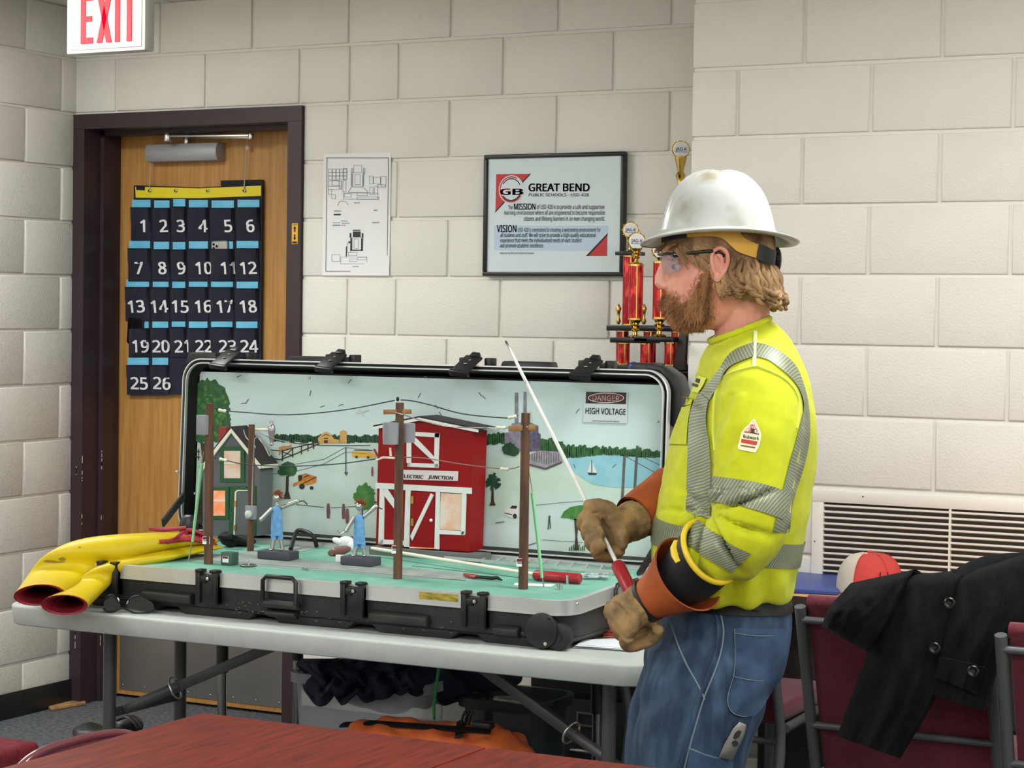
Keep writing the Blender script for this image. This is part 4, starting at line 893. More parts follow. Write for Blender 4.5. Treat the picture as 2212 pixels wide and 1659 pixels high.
# poles
PWD = mat('pole_wood', (104, 72, 50), rough=.7, c2=(74, 52, 40), nscale=14, stretch=(6, 6, .8), bump=.3, bscale=120); XARM = mat('crossarm_wood', (160, 118, 70), rough=.6, c2=(132, 92, 54), nscale=20)
XGR = mat('transformer_grey', (142, 144, 152), rough=.45); WIR = mat('wire_black', (46, 58, 60), rough=.5); WSI = mat('wire_silver', (190, 186, 178), rough=.3, metal=.8)
def pole(name, label, bx, by, tx, ty, wpx):
    b = bz(bx, by, 0); z = proj(b)[2]; r = wpx/2/FPX*z
    top = b.copy(); 
    for i in range(60):       # vertical pole: find the height whose picture row is ty
        top.z = b.z+.30*(by-ty)/350 if i == 0 else top.z+(proj(top)[1]-ty)/FPX*z
    t = thing('model_utility_pole', label, 'model pole', b, group='model utility poles on the board')
    MB().tube([b, b.lerp(top, .5), top], [r, r*.97, r*.9], 14).build('pole', PWD, t, smooth=50)
    return t, b, top, r, z
def tagplate(t, px_, py, z, r, b):
    P = at(px_, py, z-r-.001); q = MB(); q.prism([P+cr_*(-.010)+UP*.0105, P+cr_*.008+UP*.0105, P+cr_*.008-UP*.0085, P+cr_*(-.010)-UP*.0085], V((0, 0, 0))+cd_*.0008); o = q.build('warning_label', WTXT, t)
    q = MB(); P = P-cd_*.0006; q.poly([P+cr_*(-.009)+UP*.0095, P+cr_*.007+UP*.0095, P+cr_*.007+UP*.003, P+cr_*(-.009)+UP*.003]); q.build('label_band', mat('sign_maroon', (104, 28, 34)), o, fix=False)
    q = MB(); q.poly([P+cr_*(-.008)+UP*.001, P+cr_*.006+UP*.001, P+cr_*.006-UP*.001, P+cr_*(-.008)-UP*.001]); q.build('label_print', BLK, o, fix=False)
t, b, top, r, z1_ = pole('model_utility_pole', 'brown model utility pole with a grey box at the left end of the board', 450, 1218, 455, 872, 20); tagplate(t, 446, 1168, z1_, r, b)
P = at(440, 918, z1_-.016); MB().cbox(P, (.028, .028, .05)).build('transformer_box', XGR, t, bevel=.003)
t, b, top, r, z2_ = pole('model_utility_pole', 'short model utility pole with a meter box in front of the grey house', 541, 1190, 540, 917, 15)
P = at(542, 1107, z2_-.012); mb_ = MB().cbox(P, (.029, .014, .036)).build('meter_box', XGR, t, bevel=.002); MB().lathe([(.010, 0), (.010, .006), (.007, .009), (.001, .01)], P+V((0, -.008, -.004)), 16, axis=(0, -1, 0)).build('meter_dial', mat('meter_glass', (190, 206, 202), rough=.1), mb_, smooth=40)
MB().tube([at(544, 1092, z2_-.012), at(546, 1000, z2_-.012), at(549, 948, z2_-.012), at(556, 943, z2_-.01)], .0025, 6).build('conduit', XGR, t, smooth=60)
MB().tube([at(546, 928, z2_), at(580, 928, z2_-.0)], .0036, 8).build('lamp_arm', CRM, t, smooth=60)
q = MB(); q.lathe([(.006, 0), (.010, -.006), (.010, -.02), (.007, -.03), (.008, -.036), (.004, -.046), (.006, -.052), (.002, -.056)], at(587, 917, z2_), 12); q.tube([at(585, 917, z2_), at(583, 911, z2_), at(590, 910, z2_), at(590, 917, z2_)], .0025, 6); q.build('street_lamp', mat('lamp_metal', (170, 164, 168), rough=.3, metal=.7), t, smooth=50)
for pts in ([(526, 928), (532, 945), (548, 960), (552, 968)], [(560, 948), (572, 965), (582, 985), (584, 978)], [(556, 930), (570, 940), (600, 950), (625, 955)]): MB().tube(crom([at(x, y, z2_-.012) for x, y in pts], 5), .0016, 6).build('drop_wire', WSI, t, smooth=60)
t, b, top, r, z3_ = pole('model_utility_pole', 'model utility pole with a crossarm and two grey cans before the red barn', 859, 1250, 859, 870, 20); tagplate(t, 855, 1188, z3_, r, b)
MB().bar(at(828, 890, z3_-r-.004), at(889, 889, z3_-r-.004), .008, .011).build('crossarm', XARM, t, bevel=.001)
c1 = at(844, 936, z3_-.02); MB().lathe([(.0185, -.026), (.0195, .0), (.0195, .025), (.0165, .026)], c1, 18).build('transformer_can', XGR, t, smooth=40)
c2_ = at(881, 935, z3_+.02); MB().lathe([(.017, -.023), (.018, .0), (.018, .022), (.015, .023)], c2_, 18).build('transformer_can', XGR, t, smooth=40)
MB().ell(at(859, 862, z3_), (.004, .004, .006), seg=10, rows=6).build('insulator', CASEL, t)
MB().bar(at(843, 967, z3_-.02), at(844, 985, z3_-.02), .004, .004).build('bracket', CRM, t); MB().bar(at(808, 970, z3_-.01), at(820, 992, z3_-.01), .003, .005).build('cutout_switch', mat('switch_red', (150, 40, 44), rough=.5), t); MB().tube([at(812, 994, z3_-.01), at(828, 988, z3_-.01), at(856, 990, z3_-.01)], .0028, 6).build('jumper', CRM, t)
t, b, top, r, z4_ = pole('model_utility_pole', 'model utility pole with a short crossarm at the right end of the board', 1130, 1272, 1127, 892, 21); tagplate(t, 1125, 1216, z4_, r, b)
MB().bar(at(1098, 926, z4_-r-.004), at(1157, 923, z4_-r-.004), .008, .013).build('crossarm', XARM, t, bevel=.001); MB().ell(at(1138, 922, z4_-r-.009), (.0025, .002, .0025), seg=8, rows=5).build('bolt', STEEL, t)
for x, y in ((1138, 973), (1140, 997)): MB().ell(at(x, y, z4_), (.004, .004, .004), seg=8, rows=5).build('insulator', WTXT, t)
# wires between the poles
def wire(label, pts, za, zb_, mm, rad=.0014, ends=()):
    n = len(pts); xs = [p[0] for p in pts]
    P = [at(x, y, za+(zb_-za)*(x-xs[0])/(xs[-1]-xs[0])) for x, y in pts]
    t = thing('model_power_line', label, 'model wire', P[0], group='wires strung between the model poles')
    MB().tube(crom(P, 6), rad, 6).build('strand', mm, t, smooth=60)
    for i in ends:
        p = P[i]; d = (P[min(i+1, n-1)]-P[max(i-1, 0)]).normalized(); MB().tube([p-d*.012, p-d*.009, p, p+d*.009, p+d*.012], [.002, .005, .003, .005, .002], 8).build('insulator', CRM, t, smooth=60)
wire('black wire sagging from the left model pole to the barn pole top', [(464, 882), (480, 887), (520, 890), (620, 896), (740, 886), (852, 865)], z1_, z3_, WIR, ends=(1,))
wire('dark wire from the barn pole top to the right model pole', [(866, 864), (890, 866), (930, 875), (1000, 894), (1092, 903), (1107, 901), (1118, 898)], z3_, z4_, WIR, ends=(5,))
wire('silver wire from the barn pole crossarm to the right model pole', [(842, 890), (862, 893), (900, 905), (960, 920), (1030, 924), (1082, 924), (1102, 925)], z3_-.02, z4_-.01, WSI, ends=(5,))
wire('lower wire from the left model pole past the grey house', [(463, 989), (482, 993), (530, 1003), (620, 1007), (720, 1003), (800, 993), (828, 988)], z1_, z3_, WIR, ends=(1,))
wire('brownish lower wire crossing the front of the red barn', [(868, 988), (920, 990), (1000, 1003), (1090, 1013), (1122, 1008)], z3_, z4_, mat('wire_brown', (150, 120, 110), rough=.5), .0012, ends=(3,))
GUY = mat('guy_guard_green', (150, 220, 170), rough=.4)
def guy(label, pts, sleeve, za):
    zb_ = proj(bz(*pts[-1], 0))[2]; n = len(pts)
    f_ = lambda x, y: at(x, y, za+(zb_-za)*(y-pts[0][1])/(pts[-1][1]-pts[0][1]))
    t = thing('model_guy_wire', label, 'model wire', bz(*pts[-1], 0), group='guy wires of the end poles')
    MB().tube([f_(*p) for p in pts], .0012, 6).build('strand', WSI, t); MB().tube([f_(*sleeve[0]), f_(*sleeve[1])], [.0048, .0036], 8).build('guard_sleeve', GUY, t, smooth=60); MB().tube([f_(*pts[-2]), f_(*pts[-1])], .002, 6).build('turnbuckle', STEEL, t)
guy('pale green guarded guy wire of the left model pole', [(440, 975), (437, 1000), (413, 1180), (407, 1212)], ((436, 1002), (416, 1170)), z1_)
guy('pale green guarded guy wire of the right model pole', [(1140, 1000), (1150, 1062), (1172, 1252), (1175, 1268)], ((1150, 1064), (1171, 1248)), z4_)
# dolls
DSL = mat('doll_silver', (188, 190, 188), rough=.22, metal=.85); DBL = mat('doll_denim', (92, 148, 200), rough=.8, c2=(116, 170, 214), nscale=90); DHR = mat('doll_hair', (150, 84, 56), rough=.9); DBS = mat('doll_block', (70, 72, 80), rough=.6)
def doll(label, x, y, bx0, bx1, byb, arms):
    g = bz((bx0+bx1)/2, byb-9, 0); z = proj(g)[2]; s_ = z/FPX
    t = thing('model_lineman', label, 'figurine', g, group='silver figurines in blue overalls')
    f_ = lambda dx, dy, dz=0: at(x+dx, y+dy, z+dz)
    w_ = (bx1-bx0)*s_*.8
    zb0 = kz(g.y)+.0008; MB().box((g.x-w_*.58, g.y-.02, zb0), (g.x+w_*.58, g.y+.028, zb0+.021)).build('block', DBS, t, bevel=.002)
    zt = zb0+.021
    for sx in (-8, 10):
        a = f_(sx*.7, 95); c = f_(sx*1.3, 122); c.z = zt; MB().tube([a, c], .0052, 10).build('leg', DSL, t, smooth=60)
        MB().ell(c+V((0, -.004, .003)), (.005, .008, .003), seg=10, rows=6).build('foot', DSL, t, smooth=60)
    q = MB()
    rg = lambda dy, w2, d2: [f_(w2*cos(k*pi/8), dy, d2*sin(k*pi/8)) for k in range(16)]
    q.loft([rg(32, 6, .006), rg(36, 11, .009), rg(50, 11, .010), rg(64, 12, .011), rg(84, 13, .012), rg(96, 12, .011)]); q.build('overalls', DBL, t, smooth=60)
    q = MB()
    for sx in (-8, 9): q.loft([[f_(sx*.8+6.5*cos(k*pi/6), dy, .008*sin(k*pi/6)) for k in range(12)] for dy in (88, 104)])
    q.build('trouser_leg', DBL, t, smooth=60)
    MB().tube([f_(0, 34), f_(0, 22)], .004, 8).build('neck', DSL, t)
    MB().ell(f_(0, 14), (.0095, .0095, .0115), seg=14, rows=8).build('head', DSL, t, smooth=60)
    q = MB(); rnd = random.Random(x); c = f_(2, 9)
    for k in range(90):
        d = V((rnd.gauss(0, 1), rnd.gauss(0, 1), rnd.gauss(.4, .8))).normalized(); 
        if d.y < -.5 and d.z < .3: continue
        q.tube([c+d*.006, c+d*.0125+V((rnd.uniform(-.002, .002), 0, .001)), c+d*.0155+V((rnd.uniform(-.004, .004), 0, rnd.uniform(-.003, .003)))], [.0012, .001, .0003], 4)
    tag(q.build('hair', DHR, t), kind='stuff')
    for (sx, pts) in arms:
        P = [f_(dx, dy, -.004) for dx, dy in pts]; MB().tube(P[:2], .0055, 10).build('arm', DSL, t, smooth=60); MB().tube(P[1:], .0014, 6).build('clip_lead', CASEL if sx > 0 else STEEL, t)
        MB().ell(P[1], (.0058,)*3, seg=10, rows=6).build('cuff', STEEL, t, smooth=60)
doll('silver figurine in blue overalls beside the grey model house', 598, 1062, 555, 643, 1217, ((-1, ((-10, 36), (-34, 60), (-37, 62))), (1, ((10, 34), (45, 21), (58, 20), (66, 28)))))
doll('silver figurine in blue overalls before the red barn', 776, 1080, 735, 820, 1230, ((-1, ((-10, 36), (-28, 66), (-40, 74), (-48, 66))), (1, ((10, 36), (36, 14), (50, 20)))))
# small items on the board
g = bz(490, 1222, 0); t = thing('model_transformer_cabinet', 'small green model cabinet with a warning label on the board', 'model box', g); MB().box((g.x-.019, g.y, kz(g.y)+.001), (g.x+.015, g.y+.03, kz(g.y)+.033)).build('cabinet', mat('cabinet_green', (62, 92, 80), rough=.5), t, bevel=.0015)
q = MB().box((g.x-.013, g.y-.0006, kz(g.y)+.008), (g.x+.005, g.y, kz(g.y)+.024)).build('warning_label', WTXT, t); MB().box((g.x-.012, g.y-.001, kz(g.y)+.0175), (g.x+.004, g.y-.0006, kz(g.y)+.023)).build('label_band', MATS['sign_maroon'], q)
g = bz(537, 1223, 0); t = thing('metal_base_disc', 'small steel base disc with a pin on the green board', 'stand', g); MB().lathe([(.019, .0005), (.021, .002), (.019, .004), (.003, .005)], g, 24).build('disc', STEEL, t, smooth=40); MB().cyl(g+V((0, 0, .004)), g+V((0, 0, .014)), .0016, 6).build('pin', STEEL, t)
o = MB().tube(crom([bz(655, 1226, .001), bz(656, 1226, .006), bz(660, 1226, .008), bz(662, 1226, .004), bz(660, 1226, .001)], 4), .0016, 6).build('screw_hook', STEEL); tag(o, 'tiny steel screw hook in the front of the green board', 'hook')
g = bz(725, 1212, 0); t = thing('toy_kite', 'small speckled brown and white toy lying on the green board', 'toy', g)
q = MB(); q.ell(bz(733, 1190, .014), (.036, .012, .012), Matrix.Rotation(-.25, 4, 'Y'), seg=18, rows=10); q.build('brown_body', mat('toy_brown', (128, 84, 76), rough=.7, c2=(222, 214, 210), nscale=60, nmix=(.62, .66)), t, smooth=60)
q = MB(); q.ell(bz(748, 1172, .022), (.026, .014, .018), seg=16, rows=9); q.ell(bz(728, 1168, .034), (.016, .008, .009), Matrix.Rotation(.3, 4, 'Y'), seg=14, rows=8); q.ell(bz(760, 1180, .02), (.012, .01, .014), seg=12, rows=8); me = fuse(q, .003, 6); meshobj('white_body', me, mat('toy_white', (244, 244, 244), rough=.6), t)
MB().box(bz(724, 1214, .001), bz(724, 1214, .001)+V((.018, .014, .018))).build('paper_tab', WTXT, t, bevel=.002)
# black pouch, hot sticks, ladder
q = MB(); q.ell(bz(520, 1168, .014), (.05, .025, .014), seg=18, rows=10); q.ell(bz(492, 1165, .02), (.03, .02, .018), Matrix.Rotation(.5, 4, 'Y'), seg=14, rows=8); q.tube([bz(470, 1160, .03), bz(500, 1158, .035), bz(520, 1166, .02)], .008, 8)
me = fuse(q, .004, 6); displace(me, lambda c, n: .003*noise.noise(c*60)); o = meshobj('black_pouch', me, mat('black_cloth', (22, 24, 25), rough=.8)); tag(o, 'crumpled black cloth pouch in front of the grey model house', 'pouch')
def stick(label, a, b, c, d, rad, hr):
    t = thing('hot_stick', label, 'tool', a); MB().tube([a, a.lerp(b, .06), b], [rad*.7, rad, rad], 10).build('rod', CRM, t, smooth=60); MB().tube([c, c.lerp(d, .04), d.lerp(c, .03), d], [hr*.8, hr, hr, hr*.85], 14).build('grip', mat('grip_red', (160, 34, 44), rough=.3), t, smooth=50)
stick('cream model stick with a red grip lying on the green board', bz(802, 1184, .02), bz(1158, 1241, .014), bz(1154, 1242, .0135), bz(1254, 1250, .0135), .0045, .0125)
t = thing('model_ladder', 'silver model ladder lying along the back of the board', 'model ladder', bz(1000, 1200, 0))
la, lb_ = bz(985, 1194, .008), bz(1350, 1224, .008); lc, ld = bz(960, 1204, .008), bz(1345, 1238, .008)
MB().bar(la, lb_, .004, .007).build('rail', ALU, t); MB().bar(lc, ld, .004, .007).build('rail', ALU, t)
for i in range(12): k = (i+.5)/12; MB().tube([la.lerp(lb_, k), lc.lerp(ld, k)], .0022, 6).build('rung', ALU, t)
t = thing('crimping_tool', 'small red and black hand tool lying on the green board', 'tool', bz(1040, 1246, 0)); MB().tube([bz(1003, 1241, .006), bz(1020, 1245, .006), bz(1030, 1246, .006)], [.004, .006, .005], 8).build('red_handle', mat('grip_red', (160, 34, 44)), t); MB().tube([bz(1028, 1246, .006), bz(1062, 1249, .007), bz(1074, 1248, .007), bz(1084, 1253, .004)], [.004, .0045, .0045, .002], 8).build('black_jaw', CASEL, t, smooth=60)
q = MB(); q.grid(lambda u, v: bz(1255+60*u, 1238+10*v, .006+.006*noise.noise(V((u*5, v*4, 2)))), 10, 5, thick=(0, 0, .0008)); o = q.build('plastic_bag', mat('thin_plastic', (210, 222, 222), rough=.2, alpha=.55)); tag(o, 'crumpled clear plastic bag beside the red stick grip', 'bag')
for i, (x, y, h_) in enumerate(((1226, 1262, .022), (1206, 1274, .016), (1212, 1275, .016))):
    q = MB(); g = bz(x, y, 0); q.cyl(g, g+V((0, 0, h_)), .0035, 8); q.cyl(g+V((0, 0, h_-.004)), g+V((0, 0, h_)), .0045, 8); o = q.build('terminal_post', STEEL, smooth=40); tag(o, ('tall steel terminal post near the case corner', 'steel terminal post, left of the short corner pair', 'steel terminal post, right of the short corner pair')[i], 'post', 'terminal posts in the board corner')
# ------------------------------------------------------------------ yellow insulating blanket over the case end
YBL = mat('rubber_yellow', (208, 184, 14), rough=.42, c2=(198, 172, 18), nscale=7, spec=.4); MRN = mat('rubber_maroon', (168, 46, 62), rough=.5, c2=(146, 36, 52), nscale=20)
SMU = mat('smudge_brown', (140, 118, 40), rough=.8)
blk = thing('rubber_blanket', 'folded yellow rubber blanket with maroon lining over the case end', 'blanket', (-3.4, -1.9, TZ))
def bring(cx_, cy_, z, ax, bx, ang, n=24, pinch=0, rz=1.0):
    # flattened tube section: long half-axis ax (px) at ang, short half-axis bx (px)
    s_ = z/FPX; u = cr_*cos(ang)+cu_*sin(ang); w_ = (cu_*cos(ang)-cr_*sin(ang))*.75-cd_*.65; c = at(cx_, cy_, z); out = []
    for k in range(n):
        t_ = 2*pi*k/n; q = 1-pinch*cos(t_)**2
        out.append(c+u*(ax*s_*cos(t_))+w_*(bx*s_*sin(t_)*q))
    return out
def btube(rows, nm):
    R_ = [[p.copy() for p in bring(*r)] for r in rows]
    # smooth along the length
    S = []
    for j in range(len(R_[0])):
        S.append(crom([r[j] for r in R_], 5))
    rings = [[S[j][i] for j in range(len(S))] for i in range(len(S[0]))]
    o = MB().loft(rings, cap=False).build(nm, YBL, blk, smooth=70)
    inner = MB(); C = [sum(r, V())/len(r) for r in rings]
    inner.loft([[c+(p-c)*.93 for p in r] for r, c in zip(rings, C)], cap=False); inner.build('lining', MRN, o, smooth=70)
    e = MB(); e.loft([rings[0], [p+(rings[0][0]-rings[1][0]).normalized()*.006 for p in rings[0]], [C[0]+(p-C[0])*.84 for p in rings[0]], [C[1]+(p-C[1])*.70 for p in rings[1]], [C[3]+(p-C[3])*.66 for p in rings[3]]], cap=False); e.build('cut_edge', MRN, o, smooth=40)
    return rings
zl = proj(V((cx0, cy0, .80)))[2]
zt_ = proj(onz(140, 1336, TZ+.002))[2]
r1 = btube([(86, 1285, min(zl, zt_)+.02, 55, 33, .10), (124, 1250, zl-.06, 72, 26, .10), (180, 1208, zl-.05, 90, 28, .0), (244, 1182, zl-.02, 98, 30, -.03), (320, 1170, zl+.03, 98, 26, -.02), (398, 1164, zl+.1, 74, 20, -.06)], 'upper_fold')
r2 = btube([(140, 1306, min(zl, zt_)-.03, 50, 32, .02), (188, 1272, zl-.11, 46, 24, .2), (226, 1240, zl-.09, 48, 24, .24), (300, 1210, zl-.02, 84, 16, .08), (380, 1190, zl+.04, 70, 12, .02), (432, 1182, zl+.1, 50, 10, -.02)], 'lower_fold')
# smudges sit on the upper fold
bt = BVHTree.FromPolygons([p for r in r1 for p in r], [(i*24+j, i*24+(j+1) % 24, (i+1)*24+(j+1) % 24, (i+1)*24+j) for i in range(len(r1)-1) for j in range(24)])
def cast(bt_, x, y, off=.0012):
    d = ray(x, y).normalized(); h = bt_.ray_cast(CAM, d); return (h[0]-d*off) if h[0] else None
bt2 = BVHTree.FromPolygons([p for r in r2 for p in r], [(i*24+j, i*24+(j+1) % 24, (i+1)*24+(j+1) % 24, (i+1)*24+j) for i in range(len(r2)-1) for j in range(24)])
def bcast(x, y, off, z):
    c = [p for p in (cast(bt, x, y, off), cast(bt2, x, y, off)) if p is not None]
    return min(c, key=lambda p: proj(p)[2]) if c else at(x, y, z)
def folds(pts, rad, z, nm):
    q = crom([(x, y, 0) for x, y in pts], 5); P = []; zz = z
    for k in q:
        p = bcast(k.x, k.y, .002, zz); zz = proj(p)[2]; P.append(p)
    for _ in range(3): P = [P[0]]+[(P[i-1]+P[i]*2+P[i+1])/4 for i in range(1, len(P)-1)]+[P[-1]]
    MB().tube(P, rad, 8).build(nm, MRN, blk, smooth=70)
folds([(322, 1142), (336, 1143), (350, 1145), (385, 1142), (402, 1140)], .005, zl+.06, 'maroon_edge')
folds([(345, 1170), (375, 1167), (398, 1148), (418, 1146), (440, 1156), (462, 1168)], .0055, zl+.04, 'maroon_edge')
folds([(360, 1172), (400, 1166), (440, 1170), (468, 1178)], .0045, zl+.04, 'maroon_edge')
def mlin(u, v):
    x = 374+80*u; y = 1168-20*sin(pi*min(1, u*1.05))*v; return bcast(x, y, .003, zl+.05)
MB().grid(mlin, 10, 4, thick=cd_*.002).build('maroon_lining', MRN, blk, smooth=60)
q = MB()
for cx_, cy_, rx, ry in ((134, 1208, 9, 4), (120, 1214, 22, 1.6), (172, 1182, 4, 1.6), (100, 1173, 3, 1.5), (108, 1212, 16, 2)):
    P = [cast(bt, cx_+rx*cos(k*pi/8)*random.uniform(.7, 1.1), cy_+ry*sin(k*pi/8)*random.uniform(.7, 1.2)) for k in range(16)]
    if all(P): q.poly(P)
if q.f: q.build('smudge', SMU, blk, fix=False)

# ------------------------------------------------------------------ dark safety glasses on the table
t = thing('dark_safety_glasses', 'black-framed tinted safety glasses lying on the folding table', 'glasses', onz(278, 1325, TZ))
LENSM = mat('tinted_lens', (26, 27, 28), rough=.06, alpha=.82, coat=.5)
def gp(x, y, h=0, d=0): p = onz(278, 1325, TZ); z = proj(p)[2]; return at(x, y+5, z+d*.35)
for pts in (((224, 1290), (236, 1281), (247, 1283), (258, 1302), (262, 1309), (240, 1316), (224, 1313)), ((270, 1308), (276, 1294), (286, 1285), (300, 1282), (316, 1288), (330, 1298), (334, 1312), (310, 1316))):
    MB().prism([gp(x, y) for x, y in pts], cd_*.002).build('lens', LENSM, t)
for pts in (((221, 1306), (230, 1316), (246, 1316), (262, 1309), (272, 1311), (290, 1319), (315, 1319), (336, 1314)), ((224, 1292), (236, 1281), (247, 1283), (260, 1305)), ((270, 1308), (278, 1292), (288, 1284), (302, 1282))):
    MB().tube(crom([gp(x, y, 0, -.004) for x, y in pts], 5), .0022, 6).build('frame', CASEL, t, smooth=60)
MB().tube(crom([gp(336, 1314, 0, .0), gp(330, 1311, 0, .06), gp(300, 1306, 0, .12)], 5), .0025, 6).build('temple', CASEL, t); MB().tube(crom([gp(222, 1308, 0, 0), gp(232, 1304, 0, .06), gp(262, 1302, 0, .12)], 5), .0025, 6).build('temple', CASEL, t)
for x, y, a in ((256, 1290, .5), (275, 1297, -.5)): MB().ell(gp(x, y, 0, -.005), (.0025, .003, .007), Matrix.Rotation(-a, 4, 'Y'), seg=8, rows=6).build('nose_pad', STEEL, t, smooth=60)

# ------------------------------------------------------------------ papers on the table
def sheets(name, label, quad, n, mm, dz=.0011, spread=.006, jig=3):
    t = thing(name, label, 'papers', onz(*quad[0], TZ))
    rnd = random.Random(len(label))
    for i in range(n):
        c = [onz(x+rnd.uniform(-jig, jig), y+rnd.uniform(-1, 1), TZ+.0004) for x, y in quad]; off = V((rnd.uniform(-spread, spread), rnd.uniform(-spread, spread), i*dz))
        MB().prism([p+off for p in c], (0, 0, dz*.55)).build('sheet', mm, t)
sheets('paper_stack', 'loose stack of white papers on the folding table', ((1245, 1400), (1262, 1388), (1375, 1386), (1362, 1408)), 7, mat('paper_bluish', (232, 238, 244), rough=.7))
sheets('coral_papers', 'stack of coral and red cards on the folding table', ((1303, 1378), (1295, 1364), (1350, 1355), (1370, 1378)), 10, mat('coral_paper', (226, 130, 112), rough=.7, c2=(206, 88, 74), nscale=3), dz=.0026, jig=5)

# ------------------------------------------------------------------ things on the floor
o = MB().prism([onz(102, 1531, .001), onz(178, 1515, .001), onz(186, 1523, .001), onz(112, 1536, .001)], (0, 0, .012)).build('door_wedge', mat('raw_pine', (190, 150, 100), rough=.8, c2=(150, 112, 70), nscale=30), bevel=.003); tag(o, 'rough pine door wedge lying on the carpet', 'wedge')
t = thing('black_boot_bag', 'black rolled bag on the carpet by the table leg', 'bag', (-3.75, -1.35, 0)); q = MB()
for x, y, rx, ry in ((196, 1580, 34, 16), (276, 1566, 30, 20), (235, 1590, 60, 14)):
    p = ony(x, y, -1.35); q.ell((p.x, -1.35, max(p.z, .05)), (rx*.0014, .06, ry*.0016), seg=16, rows=9)
p = ony(235, 1640, -1.35); q.box((p.x-.09, -1.42, .0), (p.x+.11, -1.28, ony(235, 1592, -1.35).z))
me = fuse(q, .008, 6); displace(me, lambda c, n: .006*noise.noise(c*25)); meshobj('bag_body', me, mat('black_nylon', (20, 20, 21), rough=.45), t)
MB().tube(crom([ony(255, 1555, -1.42), ony(275, 1548, -1.42), ony(292, 1560, -1.42), ony(300, 1572, -1.42)], 5), .012, 8, flat=.4).build('strap', mat('black_nylon', (20, 20, 21)), t)
# maroon chair seat at the left edge
BURG = mat('burgundy_fabric', (104, 26, 44), rough=.9, c2=(84, 20, 36), nscale=90, bump=.5, bscale=700, sheen=.2); CFR = mat('chair_frame', (92, 95, 96), rough=.42, metal=.3)
SEATM = mat('red_fabric', (122, 30, 40), rough=.9, c2=(96, 22, 32), nscale=60, bump=.5, bscale=500)
t = thing('fabric_chair', 'red fabric chair seat at the lower left edge by the cherry table', 'chair', (-3.35, -2.6, 0))
se = onz(92, 1600, .46); MB().box((se.x-.42, se.y-.46, .40), (se.x, se.y, .46)).build('seat', SEATM, t, bevel=.02, bseg=3)
for a, c in ((-.40, -.44), (-.02, -.44), (-.40, -.02), (-.02, -.02)): MB().tube([(se.x+a, se.y+c, .41), (se.x+a, se.y+c, 0)], .011, 8).build('leg', CFR, t)
MB().box((se.x-.45, se.y-.42, .50), (se.x-.41, se.y-.04, .84)).build('backrest', SEATM, t, bevel=.015)
for c in (-.40, -.06): MB().tube([(se.x-.40, se.y+c, .42), (se.x-.43, se.y+c, .80)], .010, 8).build('back_post', CFR, t)
# adjustable table behind the case
CHRM = mat('leg_chrome', (150, 150, 150), rough=.22, metal=.95); ADJ = mat('leg_black', (18, 18, 19), rough=.45)
t = thing('activity_table', 'dark table with black and chrome adjustable legs behind the case', 'table', (-2.9, -1.05, 0))
MB().box((-3.62, -1.27, .70), (-2.26, -.82, .725)).build('table_top', mat('dark_laminate', (44, 38, 36), rough=.5), t, bevel=.004)
for x, y in ((-3.516, -1.2), (-2.303, -1.2), (-3.45, -.9), (-2.80, -.88)):
    MB().tube([(x, y, .70), (x, y, .43)], .018, 12).build('upper_leg', ADJ, t, smooth=60); MB().tube([(x, y, .44), (x, y, .0)], .0135, 12).build('chrome_leg', CHRM, t, smooth=60)
# bins and clothes
BINM = mat('bin_plastic', (186, 192, 200), rough=.35, alpha=.62); BIN2 = mat('bin_smoked', (46, 54, 58), rough=.3, alpha=.85); NCL = mat('navy_cloth', (22, 28, 48), rough=.85, c2=(30, 38, 62), nscale=22)
def tote(name, label, x0, x1, y0, y1, zt, mm, flare=.02, r=.04):
    t = thing(name, label, 'bin', ((x0+x1)/2, (y0+y1)/2, 0)); m = MB()
    m.loft([rr3(x0+flare+.004, x1-flare-.004, y0+flare+.004, y1-flare-.004, .006, r), rr3(x0+flare, x1-flare, y0+flare, y1-flare, .0, r), rr3(x0, x1, y0, y1, zt-.01, r)], cap=False); m.poly(rr3(x0+flare, x1-flare, y0+flare, y1-flare, .004, r)); m.build('body', mm, t, smooth=50)
    m = MB(); m.loft([rr3(x0-.002, x1+.002, y0-.002, y1+.002, zt-.03, r), rr3(x0-.014, x1+.014, y0-.014, y1+.014, zt-.026, r+.01), rr3(x0-.014, x1+.014, y0-.014, y1+.014, zt, r+.01), rr3(x0, x1, y0, y1, zt, r), rr3(x0+.002, x1-.002, y0+.002, y1-.002, zt-.03, r)], cap=False); m.build('rim', mm, t, smooth=50)
    return t
bp0 = ony(628, 1480, -1.58)
tote('storage_bin', 'translucent storage bin stuffed with navy clothes under the table', bp0.x, bp0.x+.40, -1.58, -1.28, ony(640, 1452, -1.58).z, BINM)
def cloth(u, v):
    rid = 1.6*abs(noise.noise(V((u*4, 1.3, 4))))+.3*abs(noise.noise(V((u*9, 2.3, 1))))
    x = 648+285*u; yb = 1475+62*(.35+rid)*(1-.5*abs(2*u-1.05)**2); y = 1424+(yb-1424)*v
    fo = .16*abs(noise.noise(V((u*3.6+.7*v, v*1.4, 7))))+.08*abs(noise.noise(V((u*7-1.2*v, v*2.2, 2))))+.014*noise.noise(V((u*16, v*6, 5)))
    e = min(1, 6*min(u, 1-u))
    return ony(x+14*noise.noise(V((v*3, u*4, 9))), y, -1.57-.06*sin(pi*min(1, v*.7+.15))*e-fo*e+.03*(1-e))
t = thing('clothes_pile', 'crumpled navy blue clothes heaped in the storage bin', 'clothes', (bp0.x+.25, -1.45, .5))
MB().grid(cloth, 90, 40, thick=(0, .012, 0)).build('draped_cloth', NCL, t, smooth=70)
